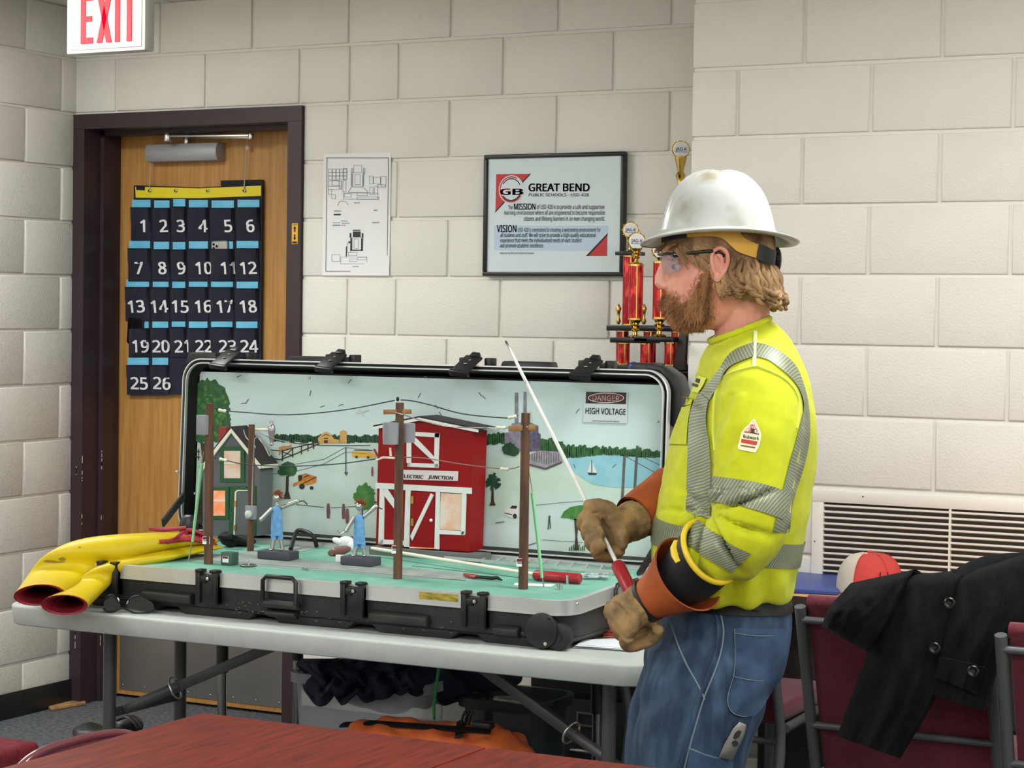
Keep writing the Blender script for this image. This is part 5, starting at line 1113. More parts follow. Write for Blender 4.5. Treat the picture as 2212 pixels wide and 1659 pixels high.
q = MB(); q.ell((bp0.x+.23, -1.43, ony(780, 1440, -1.43).z-.03), (.24, .12, .07), seg=20, rows=12); me = fuse(q, .008, 2); displace(me, lambda c, n: .05*(abs(noise.noise(c*8))-.2)+.02*noise.noise(c*22)); meshobj('bundle', me, NCL, t)
bp1 = ony(985, 1520, -1.5); tote('smoked_bin', 'smoked grey round-cornered bin under the table', bp1.x, bp1.x+.24, -1.5, -1.28, ony(1000, 1505, -1.5).z, BIN2, r=.06)
p0_, p1_ = ony(900, 1440, -1.4), ony(985, 1500, -1.4); q = MB(); q.ell((p0_+p1_)/2, (.1, .06, .06), seg=14, rows=8); q.ell((p0_+p1_)/2+V((.14, 0, .03)), (.11, .06, .05), seg=14, rows=8); me = fuse(q, .008, 3); displace(me, lambda c, n: .012*noise.noise(c*14)+.005*noise.noise(c*40)); o = meshobj('folded_coat', me, NCL); tag(o, 'dark navy coat bundled on top of the smoked grey bin', 'clothes')
q = MB(); q.tube(crom([ony(948, 1440, -1.64), ony(944, 1470, -1.64), ony(940, 1500, -1.65), ony(937, 1530, -1.66), ony(938, 1552, -1.68)], 6), .006, 8, flat=.6); o = q.build('green_strap', mat('green_webbing', (70, 160, 96), rough=.6), smooth=60); tag(o, 'bright green strap hanging down behind the orange bag', 'strap')
# orange bag
OBG = mat('orange_vinyl', (226, 116, 62), rough=.45, c2=(206, 98, 50), nscale=8); t = thing('orange_bag', 'orange duffel bag with black straps under the folding table', 'bag', (-2.35, -1.85, 0))
def obg(y_top, Y): return ony(900, y_top, Y).z
bx0, bx1 = ony(700, 1570, -1.86).x, ony(1112, 1600, -1.86).x
q = MB(); rings = []
for i in range(13):
    u = i/12; x = bx0+(bx1-bx0)*u; hh = ony(720+395*u, 1562+38*max(0, u-.55), -1.80).z*(1 if .04 < u < .97 else .93)+.012*sin(pi*u)
    wd_ = .13+.05*sin(pi*u); rings.append([V((x, -1.80+wd_*cos(a)*1.0, hh*.5+hh*.5*sin(a)*(.97 if abs(sin(a)) < .98 else 1))) for a in [k*2*pi/24 for k in range(24)]])
q.loft(rings); me = fuse(q, .010, 2); displace(me, lambda c, n: .014*noise.noise(c*9)+.03*(abs(noise.noise(c*13))-.2)+.006*noise.noise(c*30))
for v in me.vertices: v.co.z = max(v.co.z, .002)
meshobj('bag_body', me, OBG, t); btb = bvh(me)
def onbag(x, y, off=.004): return cast(btb, x, y, off) or ony(x, y, -1.8)
P = [onbag(x, y) for x, y in ((740, 1566), (800, 1562), (860, 1566), (920, 1570), (980, 1574), (1040, 1578), (1060, 1580))]
MB().tube(P, .014, 8, flat=.35, up=(0, -.3, 1)).build('strap', ADJ, t, smooth=60)
P = [onbag(x, y) for x, y in ((992, 1560), (994, 1572), (990, 1586), (988, 1594))]; MB().tube(P, .012, 8, flat=.4, up=(0, -1, .3)).build('strap', ADJ, t, smooth=60)
for x in (1000, 1008, 1016):
    a = onbag(x-4, 1566); MB().tube(crom([a, a+V((.004, 0, .02)), a+V((.01, 0, .032)), a+V((.014, 0, .03))], 4), .0035, 6).build('buckle', ADJ, t)
MB().cbox(onbag(1044, 1566), (.05, .03, .016)).build('buckle', ADJ, t, bevel=.004)

# ------------------------------------------------------------------ filing cabinet with trophies
FCB = mat('cabinet_black', (24, 24, 25), rough=.45); FCX0, FCX1, FCY0, FCY1 = -2.80, -2.385, -.62, -.02
FCZ = 1.325
t = thing('filing_cabinet', 'tall black filing cabinet against the back wall', 'cabinet', ((FCX0+FCX1)/2, -.3, 0))
MB().box((FCX0, FCY0+.012, 0), (FCX1, FCY1, FCZ)).build('body', FCB, t, bevel=.004)
for i in range(4):
    z0 = .04+i*.32; d = MB().box((FCX0+.012, FCY0, z0), (FCX1-.012, FCY0+.013, z0+.305)).build('drawer', FCB, t, bevel=.004)
    xm = (FCX0+FCX1)/2; m = MB(); m.box((xm-.045, FCY0-.004, z0+.225), (xm+.045, FCY0, z0+.232)); m.box((xm-.045, FCY0-.004, z0+.262), (xm+.045, FCY0, z0+.269)); m.box((xm-.045, FCY0-.004, z0+.232), (xm-.038, FCY0, z0+.262)); m.box((xm+.038, FCY0-.004, z0+.232), (xm+.045, FCY0, z0+.262)); m.build('label_holder', CHRM, d)
    MB().tube([(xm-.05, FCY0, z0+.16), (xm-.05, FCY0-.025, z0+.155), (xm+.05, FCY0-.025, z0+.155), (xm+.05, FCY0, z0+.16)], .007, 8).build('handle', CHRM, d, smooth=60)
TRD = mat('trophy_red', (170, 18, 30), rough=.22, metal=.35, c2=(236, 70, 60), nscale=45, nmix=(.5, .62), stretch=(1, 1, .5)); GOLD = mat('trophy_gold', (212, 178, 96), rough=.16, metal=1); TBK = mat('trophy_black', (20, 20, 20), rough=.3); DSC = mat('trophy_disc', (236, 238, 240), rough=.4); DNV = mat('disc_navy', (30, 44, 92), rough=.5)
def medal(t, c, r, par):
    d = MB().lathe([(r, -.006), (r*1.12, 0), (r, .006)], c, 24, axis=(-FWD.y, 0, 0) if False else tuple(-LAT)).build('medal_rim', GOLD, par, smooth=40)
    f_ = MB().lathe([(r*.96, 0), (r*.96, .002)], c+LAT*.0055, 24, axis=tuple(LAT)).build('medal_face', DSC, d)
    text('medal_letters', 'JAG-K', c+LAT*.0085-UP*r*.18, -FWD, (0, 0, 1), r*.42, DNV, f_, width=r*1.45, bold=.02)
    m = MB(); m.bar(c+LAT*.0085+FWD*r*.7-UP*r*.32, c+LAT*.0085-FWD*r*.7-UP*r*.32, .0005, .0012); m.build('medal_line', DNV, f_)
    for k in range(10):
        a = k*2*pi/10; MB().ell(c-FWD*r*1.12*cos(a)+UP*r*1.12*sin(a), (.0032, .0032, .0032), seg=8, rows=5).build('bead', GOLD, d)
def cup(t, x, y, z0, z1, r, par=None):
    h = z1-z0; prof = [(r*.75, 0), (r*.8, h*.06), (r*.3, h*.16), (r*.22, h*.3), (r*.5, h*.42), (r*.3, h*.5), (r*.55, h*.62), (r*.62, h*.66), (r*.35, h*.72), (r*.7, h*.95), (r*.75, h)]
    return MB().lathe(prof, (x, y, z0), 16).build('riser', GOLD, t, smooth=40)
def column(t, x, y, z0, z1, r):
    c = MB().lathe([(r*.98, 0), (r, .004), (r, z1-z0-.004), (r*.98, z1-z0)], (x, y, z0), 20).build('column', TRD, t, smooth=40)
    MB().lathe([(r*1.06, 0), (r*1.06, .006)], (x, y, z0-.002), 20).build('gold_band', GOLD, c); MB().lathe([(r*1.06, 0), (r*1.06, .006)], (x, y, z1-.004), 20).build('gold_band', GOLD, c)
    m = MB(); m.bar((x+r*.55, y-r*.87, z0), (x+r*.55, y-r*.87, z1), .004, .003); m.build('gold_trim', GOLD, c)
def pz_(x, y, Y): return ony(x, y, Y)
# front twin trophies
def trophy_small(label, px_, ytop, ycol0, ycol1, Y, ydeck):
    b = ony(px_, ydeck, Y); t = thing('trophy', label, 'trophy', (b.x, Y, FCZ), group='red column trophies on the cabinet')
    MB().box((b.x-.05, Y-.045, FCZ), (b.x+.05, Y+.045, FCZ+.02)).build('base', TBK, t, bevel=.003)
    zd = b.z
    for dx in (-.036, .036): column(t, b.x+dx, Y, FCZ+.02, zd-.012, .017)
    MB().box((b.x-.062, Y-.05, zd-.012), (b.x+.062, Y+.05, zd+.004)).build('deck', TBK, t, bevel=.002)
    z0, z1 = ony(px_, ycol1, Y).z, ony(px_, ycol0, Y).z
    cup(t, b.x, Y, zd+.004, z0, .027); column(t, b.x, Y, z0, z1, .0215)
    c = ony(px_, ytop, Y); cup(t, b.x, Y, z1+.002, c.z-.022, .024); medal(t, V((b.x, Y, c.z)), .024, t)
    return t
trophy_small('gold-topped red trophy standing directly below the framed poster corner', 1372, 521, 572, 690, -.45, 732)
trophy_small('gold-topped red trophy half hidden behind the hard hat brim', 1424, 540, 566, 688, -.45, 730)
# tall trophy behind
b = ony(1398, 708, -.2); t = thing('trophy', 'tallest gold and red trophy with black decks beside the projecting wall', 'trophy', (b.x, -.2, FCZ), group='red column trophies on the cabinet')
MB().box((FCX0+.06, -.28, FCZ), (FCX1-.0, -.10, FCZ+.02)).build('base', TBK, t, bevel=.003)
zd = ony(1398, 709, -.2).z; xa, xb = ony(1312, 709, -.25).x, ony(1470, 709, -.25).x
for dx in (xa+.03, (xa+xb)/2, xb-.03): column(t, dx, -.2, FCZ+.02, zd-.008, .02)
MB().box((xa, -.26, zd-.009), (xb, -.14, zd+.009)).build('deck', TBK, t, bevel=.003)
cA = ony(1362, 497, -.2); z1 = ony(1362, 552, -.2).z
column(t, cA.x, -.2, zd+.009, z1, .022); MB().box((cA.x-.035, -.24, z1), (cA.x+.035, -.16, z1+.012)).build('deck', TBK, t, bevel=.002); cup(t, cA.x, -.2, z1+.012, cA.z-.022, .02); medal(t, V((cA.x, -.2, cA.z)), .023, t)
cB = ony(1471, 323, -.2); zz = ony(1470, 455, -.2).z
column(t, cB.x, -.2, zd+.009, zz, .022); cup(t, cB.x, -.2, zz, cB.z-.022, .026); medal(t, V((cB.x, -.2, cB.z)), .025, t)
for px_ in (1336, 1391): p = ony(px_, 680, -.2); m = MB(); m.lathe([(.004, -.03), (.009, -.02), (.004, -.008), (.006, .008), (.010, .02), (.002, .034)], p, 10); m.build('figure', GOLD, t, smooth=60)
# dark plaque, papers and blue cap on the cabinet
o = MB().prism([(-2.43, -.42, FCZ), (-2.405, -.42, FCZ), (-2.40, -.30, FCZ+.17), (-2.41, -.30, FCZ+.17)], (.0, -.0, 0)).build('leaning_plaque', TBK) if False else None
pl = [ony(x, y, -.46) for x, y in ((1450, 800), (1478, 800), (1483, 712), (1468, 716))]
o = MB().prism(pl, (.0, .02, 0)).build('leaning_plaque', mat('plaque_dark', (46, 34, 30), rough=.5), bevel=.002); tag(o, 'dark brown plaque leaning beside the trophies on the cabinet', 'plaque')
pq = [ony(1312, 797, -.55), ony(1362, 797, -.55)]
o = MB().box((pq[0].x, -.60, FCZ), (pq[1].x, -.48, FCZ+.006)).build('card_box', PAPER, bevel=.001); tag(o, 'white paper pad lying on the filing cabinet', 'papers')
p = ony(1369, 792, -.55); o = MB().ell((p.x, -.55, FCZ+.016), (.016, .016, .0155), seg=16, rows=10).build('blue_ball', mat('blue_plastic', (40, 64, 150), rough=.25), smooth=60); tag(o, 'small blue ball on the cabinet behind the open lid', 'ball')
# ------------------------------------------------------------------ right side: table against the wall, binder, cap, chairs, coat
OAKT = mat('light_oak_laminate', (222, 168, 124), rough=.45, c2=(206, 150, 106), nscale=8, stretch=(1, 8, 1))
t = thing('side_table', 'light oak laminate table standing against the projecting wall', 'table', (-1.0, -.66, 0))
MB().box((-2.12, -.865, TZ-.03), (.10, -.475, TZ)).build('table_top', OAKT, t, bevel=.004)
MB().box((-2.12, -.868, TZ-.028), (.10, -.8655, TZ-.002)).build('edge_band', mat('dark_band', (60, 50, 46), rough=.5), t)
for x in (-2.06, .04):
    for y in (-.82, -.52): MB().tube([(x, y, TZ-.03), (x, y, 0)], .018, 10).build('leg', LEG, t)
MB().box((-2.1, -.52, .012), (.06, -.49, .36)).build('darkening_sheet', mat('darkening_black', (14, 14, 14), rough=.6), t)  # black sheet added to stand for the darkness under the table
MB().box((-2.1, -.50, .36), (.06, -.49, TZ-.031)).build('modesty_panel', mat('panel_grey', (72, 66, 62), rough=.6), t)
o = MB().prism([onz(x, y, TZ+.001) for x, y in ((1690, 1240), (1808, 1236), (1812, 1286), (1690, 1280))], (0, 0, .012)).build('blue_binder', mat('binder_blue', (58, 78, 150), rough=.4), bevel=.003); tag(o, 'blue binder lying on the light oak table', 'binder')
# cap
CRED = mat('cap_red', (214, 66, 64), rough=.75, c2=(196, 70, 62), nscale=10); CWH = mat('cap_mesh', (214, 204, 190), rough=.85, bump=.6, bscale=700); CDK = mat('cap_logo', (70, 40, 40), rough=.8)
cp_ = ony(1878, 1275, -.70); cz = TZ+.002
t = thing('baseball_cap', 'red and cream baseball cap on the light oak table', 'cap', (cp_.x, -.70, cz))
c = V((cp_.x, -.70, cz)); cz_top = ony(1880, 1194, -.70).z-cz; rx = .0915
rt_ = cr_.copy(); rt_.z = 0; rt_.normalize(); bk_ = V((-rt_.y, rt_.x, 0))
def dome(a0, a1, n, e=0):
    q = MB(); vs = []; rows = 9
    def pt(i, k):
        ph = (i/rows)*pi/2; a = a0+(a1-a0)*k/n; r = (rx+e)*(cos(ph)**.62 if ph < pi/2 else 0); z_ = (cz_top+e)*sin(ph)**.85
        return c+rt_*(r*cos(a))+bk_*(r*.98*sin(a))+UP*z_
    q.grid(lambda u, v: pt(round(v*rows), u*n), n, rows); return q
dome(radians(-128), radians(118), 30).build('front_panels', CRED, t, smooth=70); dome(radians(118), radians(232), 16).build('mesh_panels', CWH, t, smooth=70)
MB().ell(c+UP*(cz_top+.002), (.008, .008, .005), seg=10, rows=6).build('button', CRED, t)
q = MB(); q.grid(lambda u, v: c+rt_*((rx-.004)*cos(radians(-55+110*u))*(1+.75*v*cos(radians(-55+110*u))))+bk_*((rx-.004)*sin(radians(-55+110*u))*(1+.1*v))+UP*(.004-.012*v*abs(2*u-1)**2+.012*v), 14, 5, thick=(0, 0, .004)); q.build('brim', CRED, t, smooth=60)
for a in (-128, -65, 0, 60, 118): 
    q = MB(); q.tube([c+rt_*((rx+.001)*cos(radians(a))*(cos(i/9*pi/2)**.62 if i < 9 else 0))+bk_*((rx+.001)*.98*sin(radians(a))*(cos(i/9*pi/2)**.62 if i < 9 else 0))+UP*((cz_top+.001)*sin(i/9*pi/2)**.85) for i in range(9)], .0012, 5); q.build('seam', CRED, t)
text('cap_logo', 'Wilson', c+rt_*(rx*.62)-bk_*(rx*.82)+UP*.045, (rt_+bk_*.75), UP, .010, WTXT, t, width=.05, bold=.02)
m = MB(); M_ = c+rt_*(rx*.28)-bk_*(rx*.965)+UP*.046
m.bar(M_-rt_*.012-UP*.01, M_-rt_*.012+UP*.02, .002, .005); m.bar(M_+rt_*.008-UP*.01-bk_*.0, M_+rt_*.008+UP*.02, .002, .005); m.build('cap_mark', CDK, t)

# stack chairs, seen from behind
def chair(label, x0, x1, Yt):
    w_ = x1-x0; t = thing('stack_chair', label, 'chair', ((x0+x1)/2, Yt+.3, 0), group='burgundy stacking chairs along the oak table')
    zt = .845; sl_ = lambda z: Yt+(zt-z)*.33 if z > .42 else Yt+(zt-.42)*.33-(.42-z)*.10
    for x in (x0, x1):
        MB().tube([(x, sl_(zt), zt), (x, sl_(.62), .62), (x, sl_(.44), .44), (x, sl_(.38)-.0, .38), (x, sl_(.0)-.05, 0)], .0135, 8).build('rear_post', CFR, t, smooth=60)
        MB().tube([(x, Yt+.17, .435), (x, Yt+.53, .445), (x, Yt+.57, .42), (x, Yt+.60, 0)], .0125, 8).build('front_leg', CFR, t, smooth=60)
    def pad(u, v):
        z = .455+(zt+.005-.455)*v; return (x0+.016+(w_-.032)*u, sl_(z)+.006-.0*sin(pi*u), z)
    MB().grid(pad, 8, 10, thick=(0, .035, 0)).build('backrest', BURG, t, bevel=.006)
    MB().tube([(x0+.014, sl_(zt)+.02, zt+.008), (x1-.014, sl_(zt)+.02, zt+.008)], .018, 10).build('top_roll', BURG, t, smooth=60)
    for z in (.815, .565): MB().tube([(x0, sl_(z)-.004, z), (x1, sl_(z)-.004, z)], .0085, 8).build('cross_bar', CFR, t, smooth=60)
    MB().box((x0+.01, Yt+.15, .445), (x1-.01, Yt+.58, .495)).build('seat', BURG, t, bevel=.015, bseg=3)
    MB().tube([(x0, Yt+.16, .40), (x1, Yt+.16, .40)], .009, 8).build('cross_bar', CFR, t)
cX = ony(1728, 1310, -1.8).x
chair('burgundy stacking chair with the black coat over its back', cX, cX+.425, -1.8)
hX = ony(1668, 1400, -1.27).x
chair('burgundy stacking chair partly hidden behind the standing man', hX-.425, hX, -1.33)
rX = ony(2162, 1360, -1.98).x
chair('burgundy stacking chair cut off by the right edge of the photo', rX, rX+.425, -1.98)
# coat
COAT = mat('coat_wool', (15, 16, 18), rough=.95, c2=(20, 21, 24), nscale=120, bump=.3, bscale=900, spec=.2); BTN = mat('button_black', (16, 16, 16), rough=.3)
coat = thing('black_coat', 'black wool coat draped over the back of a burgundy chair', 'coat', (-1.3, -1.82, .85))
def curve(pts, v):
    P = crom([(x, y, 0) for x, y in pts], 10); k = v*(len(P)-1); i = min(int(k), len(P)-2); return P[i].lerp(P[i+1], k-i)
def sheet(nm, L_, R_, Y0, Y1, bul, fold, seed, topback=True, nu=26, nv=34):
    def f_(u, v):
        a = curve(L_, max(v, 0)); b = curve(R_, max(v, 0)); x = a.x+(b.x-a.x)*u; y = a.y+(b.y-a.y)*u
        Yv = Y0+(Y1-Y0)*v-bul*sin(pi*u)**.6*(.4+.6*sin(pi*min(1, v*1.1)))-fold*noise.noise(V((u*5+seed, v*1.3, seed)))-.006*noise.noise(V((u*12, v*6, seed+3)))
        e = min(u, 1-u); Yv += .012*max(0, 1-e/.04)**2
        return ony(x, y, Yv)
    m = MB(); vals = []
    def g(u, v):
        if v < .12 and topback:
            p = V(f_(u, 0)); k = (.12-v)/.12; return p+V((0, .16*k, .018*sin(pi*min(1, k*1.2))-.06*k*k))
        return f_(u, (v-.12)/.88 if topback else v)
    m.grid(g, nu, nv, thick=(0, .012, 0)); return m.build(nm, COAT, coat, smooth=70), f_
b1, f1 = sheet('body_panel', [(1900, 1264), (1885, 1330), (1874, 1405), (1850, 1474), (1808, 1590)], [(2080, 1246), (2062, 1330), (2038, 1420), (2018, 1509), (1943, 1638)], -1.86, -1.88, .03, .025, 1)
b2, f2 = sheet('left_sleeve', [(1824, 1275), (1791, 1312), (1775, 1353)], [(1962, 1246), (1925, 1330), (1874, 1408)], -1.88, -1.91, .045, .02, 5)
b3, f3 = sheet('right_sleeve', [(2058, 1258), (2044, 1330), (2028, 1420), (2014, 1501)], [(2250, 1198), (2225, 1320), (2165, 1420), (2126, 1536)], -1.86, -1.89, .035, .02, 9)
q = MB(); q.tube(crom([ony(2070, 1262, -1.84), ony(2105, 1240, -1.80), ony(2150, 1226, -1.76), ony(2240, 1220, -1.72)], 6), [.03]*19, 14); me = fuse(q, .008, 4); meshobj('collar_roll', me, COAT, coat)
def button(x, y, Y, r=.0125):
    p = ony(x, y, Y); b = MB().lathe([(r*.55, .004), (r*.8, .006), (r, .004), (r, 0)], p, 20, axis=(0, -1, .1)).build('button', BTN, coat, smooth=40)
    MB().lathe([(r*.35, 0), (r*.35, .0055)], p, 10, axis=(0, -1, .1)).build('button_centre', BTN, b)
button(2052, 1303, -1.92); button(2020, 1400, -1.925); button(2103, 1450, -1.955)
m = MB(); m.grid(lambda u, v: V(f3((.02+.78*u), .66+.17*u*.4+.2*v*.8))+V((0, -.010, 0)), 12, 4, thick=(0, .006, 0)); m.build('cuff_strap', COAT, coat, smooth=50)
# ------------------------------------------------------------------ the man
ZC = 4.05
SKIN = mat('skin', (228, 168, 146), rough=.5, c2=(216, 142, 122), nscale=22, spec=.35)
base_in(SKIN)[1].inputs['Subsurface Weight'].default_value = .12; base_in(SKIN)[1].inputs['Subsurface Radius'].default_value = (.01, .004, .002)
LIME = mat('lime_knit', (204, 211, 20), rough=.8, c2=(194, 201, 17), nscale=40, bump=.25, bscale=1400, sheen=.1)
DEN = mat('denim', (34, 52, 76), rough=.85, c2=(66, 90, 116), nscale=16, stretch=(2.2, 2.2, .55), nmix=(.4, .75), detail=6, bump=.4, bscale=1100)
def tape_mat():
    m = mat('reflective_tape', (172, 178, 174), rough=.45, metal=.15); nt, b = base_in(m); N = nt.nodes.new; L = nt.links.new
    uv = N('ShaderNodeUVMap'); sp_ = N('ShaderNodeSeparateXYZ'); L(uv.outputs[0], sp_.inputs[0])
    a = N('ShaderNodeMath'); a.operation = 'MULTIPLY_ADD'; a.inputs[1].default_value = .55; L(sp_.outputs[1], a.inputs[0]); L(sp_.outputs[0], a.inputs[2])
    d = N('ShaderNodeMath'); d.operation = 'DIVIDE'; d.inputs[1].default_value = .0058; L(a.outputs[0], d.inputs[0])
    f_ = N('ShaderNodeMath'); f_.operation = 'FRACT'; L(d.outputs[0], f_.inputs[0])
    g = N('ShaderNodeMath'); g.operation = 'GREATER_THAN'; g.inputs[1].default_value = .79; L(f_.outputs[0], g.inputs[0])
    mx = N('ShaderNodeMix'); mx.data_type = 'RGBA'; mx.inputs[6].default_value = rgb((116, 121, 117)); mx.inputs[7].default_value = rgb((176, 188, 96)); L(g.outputs[0], mx.inputs[0]); L(mx.outputs[2], b.inputs['Base Color'])
    return m
TAPE = tape_mat()
man = thing('person', 'man in a lime safety shirt, jeans and hard hat holding a rod', 'person', V((at(1540, 1600, ZC).x, at(1540, 1600, ZC).y, 0)))
def ringm(fr, bk, hw, n=40, e=2.35, nar=0, z=ZC):
    out = []
    for k in range(n):
        t_ = 2*pi*k/n; c, s_ = cos(t_), sin(t_)
        a = math.copysign(abs(c)**(2/e), c); b = math.copysign(abs(s_)**(2/e), s_)
        if a > 0: b *= 1-nar*a*a
        mx_, my = (fr[0]+bk[0])/2, (fr[1]+bk[1])/2
        out.append(at(mx_+(fr[0]-mx_)*a, my+(fr[1]-my)*a, z)+LAT*(hw*b))
    return out
def sloft(rows, sub=4, **k):
    R_ = [ringm(*r, **k) for r in rows]; S = [crom([r[j] for r in R_], sub) for j in range(len(R_[0]))]
    return [[S[j][i] for j in range(len(S))] for i in range(len(S[0]))]
# ---- shirt
TR = sloft([((1537, 738), (1656, 690), .062), ((1524, 758), (1680, 706), .088), ((1513, 785), (1708, 738), .150), ((1504, 825), (1734, 795), .195), ((1490, 868), (1750, 858), .208), ((1471, 920), (1757, 912), .21), ((1449, 980), (1757, 980), .205), ((1431, 1040), (1751, 1050), .20), ((1417, 1100), (1743, 1110), .197), ((1412, 1170), (1732, 1170), .195), ((1413, 1225), (1721, 1228), .192), ((1424, 1262), (1708, 1266), .184), ((1440, 1284), (1700, 1284), .172), ((1450, 1288), (1694, 1288), .15)])
tor = MB(); tor.loft(TR)
def arm(m, pts):
    P = crom([at(x, y, z) for x, y, z, r in pts], 4); rr = crom([(r, 0, 0) for *_, r in pts], 4); m.tube(P, [q.x for q in rr], 24, up=tuple(LAT))
arm_n = [(1652, 800, 3.95, .066), (1648, 845, 3.885, .078), (1640, 930, 3.845, .083), (1631, 1010, 3.82, .078), (1624, 1080, 3.80, .073), (1618, 1135, 3.79, .071), (1590, 1176, 3.80, .066), (1552, 1192, 3.82, .060), (1512, 1212, 3.845, .054)]
arm_f = [(1652, 800, 4.15, .066), (1645, 860, 4.23, .078), (1625, 960, 4.27, .078), (1590, 1060, 4.29, .070), (1560, 1100, 4.28, .066), (1510, 1090, 4.22, .058), (1450, 1080, 4.17, .052)]
sh = MB(); sh.loft(TR); arm(sh, arm_n); arm(sh, arm_f)
def wr(c):
    x, y, z = proj(c); d = .0045*noise.noise(c*9)+.0022*noise.noise(c*23)
    near = z < ZC-.06
    ax, ay = x-1532, y-1105; r_ = sqrt(ax*ax+ay*ay)
    if near and y > 1060:                                   # folds fanning out of the elbow
        an = atan2(ay, ax); mk = max(0, 1-abs(r_-80)/80)*(1 if x > 1500 else .3); d += mk*(.010-.030*math.exp(-(sin(an*4.4+.9+.004*r_)/.30)**2))
    if near and 850 < y < 1000 and x < 1620: d += .0035*max(0, 1-abs(x-1570)/60)*sin((x*.8+y*.35)*.16)
    if y > 1215: d += .005*sin(x*.09+2*noise.noise(c*12))*min(1, (y-1215)/50)
    if x < 1520 and y > 880: d += .004*sin((x*1.1+y*.22)*.07)
    return d
me_t = fuse(tor, .007, 4); displace(me_t, lambda c, n: wr(c)*(0 if proj(c)[2] < 0 else 1)*.8); bt_t = bvh(me_t)
me_s = fuse(sh, .0055, 5); displace(me_s, lambda c, n: wr(c)); bt_s = bvh(me_s)
shirt = meshobj('shirt', me_s, LIME, man)
def strip(nm, L_, R_, bt_, mm, par, nu=5, nv=40, off=.0022, thick=.0012, sm=8):
    """a patch laid on a garment between two outline curves given in picture coordinates"""
    la = crom([(x, y, 0) for x, y in L_], sm); ra = crom([(x, y, 0) for x, y in R_], sm)
    def cur(P, v): k = v*(len(P)-1); i = min(int(k), len(P)-2); return P[i].lerp(P[i+1], k-i)
    pts = []; last = None
    for j in range(nv+1):
        a, b = cur(la, j/nv), cur(ra, j/nv)
        for i in range(nu+1):
            q = a.lerp(b, i/nu); h = cast(bt_, q.x, q.y, 0)
            if h is None:
                for s_ in range(1, 12):
                    h = cast(bt_, q.x+(1600-q.x)*.006*s_, q.y, 0)
                    if h is not None: break
            if h is None: h = last or at(q.x, q.y, ZC)
            last = h
            nl = bt_.find_nearest(h)[1]; pts.append(h+(nl if nl.dot(cd_) < .2 else -nl)*off)
    fs = [(j*(nu+1)+i, j*(nu+1)+i+1, (j+1)*(nu+1)+i+1, (j+1)*(nu+1)+i) for j in range(nv) for i in range(nu)]
    me = bpy.data.meshes.new(nm); me.from_pydata([tuple(p) for p in pts], [], fs); me.update()
    uv = me.uv_layers.new(name='UVMap'); k_ = 3.85/FPX; dp = [0]; wp = sum((cur(la, j/nv)-cur(ra, j/nv)).length for j in range(nv+1))/(nv+1)*k_
    for j in range(nv): dp.append(dp[-1]+((cur(la, (j+1)/nv)+cur(ra, (j+1)/nv))/2-(cur(la, j/nv)+cur(ra, j/nv))/2).length*k_)
    for lp_ in me.loops:
        j, i = divmod(lp_.vertex_index, nu+1); uv.data[lp_.index].uv = (dp[j], wp*i/nu)
    o = meshobj(nm, me, mm, par, 180); return o
fb_o = [(1629, 742), (1581, 763), (1550, 807), (1515, 850), (1496, 896), (1490, 988), (1486, 1106)]; fb_i = [(1629, 772), (1580, 793), (1561, 820), (1536, 865), (1530, 911), (1538, 988), (1536, 1122)]
strip('chest_tape', fb_o[:4], fb_i[:4], bt_s, TAPE, shirt, 6, 40, off=.0035)
strip('chest_tape', fb_o[3:], fb_i[3:], bt_t, TAPE, shirt, 6, 40, off=.006)
bb_o = [(1635, 742), (1673, 753), (1717, 790), (1739, 846), (1747, 896), (1747, 950), (1735, 1008), (1712, 1085), (1704, 1150)]; bb_i = [(1635, 772), (1665, 782), (1707, 817), (1728, 848), (1734, 884), (1722, 936), (1702, 1008), (1688, 1066), (1668, 1150)]
strip('back_tape', bb_o, bb_i, bt_s, TAPE, shirt, 5, 60)
def hoop(nm, rings, i0, i1, bt_, mm, par, a0, a1, tilt, n=70, nu=5, off=.0024):
    pts = []; m_ = len(rings[0])
    for j in range(n+1):
        a = (a0+(a1-a0)*j/n)/360*m_; k = int(a) % m_; fr = a-int(a)
        for i in range(nu+1):
            s_ = i0+(i1-i0)*i/nu+tilt*cos(2*pi*a/m_); s_ = max(0, min(len(rings)-1.001, s_)); si = int(s_); sf = s_-si
            p = (rings[si][k].lerp(rings[si][(k+1) % m_], fr)).lerp(rings[si+1][k].lerp(rings[si+1][(k+1) % m_], fr), sf)
            q = bt_.find_nearest(p); pts.append(q[0]+q[1]*off if (q[1].dot(p-q[0]) > -1) else p)
    fs = [(j*(nu+1)+i, j*(nu+1)+i+1, (j+1)*(nu+1)+i+1, (j+1)*(nu+1)+i) for j in range(n) for i in range(nu)]
    me = bpy.data.meshes.new(nm); me.from_pydata([tuple(p) for p in pts], [], fs); me.update(); uv = me.uv_layers.new(name='UVMap'); ds = [0]
    for j in range(n): ds.append(ds[-1]+(pts[(j+1)*(nu+1)]-pts[j*(nu+1)]).length)
    for lp_ in me.loops:
        j, i = divmod(lp_.vertex_index, nu+1); uv.data[lp_.index].uv = (ds[j], (pts[j*(nu+1)+i]-pts[j*(nu+1)]).length)
    return meshobj(nm, me, mm, par, 180)
hoop('waist_tape', TR, 34.2, 37.6, bt_t, TAPE, shirt, -60, 215, -1.5)
strip('sleeve_tape', [(1534, 1028), (1580, 1034), (1640, 1044), (1705, 1064)], [(1530, 1082), (1580, 1090), (1632, 1102), (1690, 1122)], bt_s, TAPE, shirt, 14, 60, off=.004)
strip('sleeve_tape', [(1502, 1122), (1540, 1150), (1580, 1175), (1622, 1195)], [(1470, 1160), (1505, 1190), (1540, 1212), (1580, 1234)], bt_s, TAPE, shirt, 14, 60, off=.004)
SEAM = mat('seam_thread', (224, 236, 110), rough=.8)
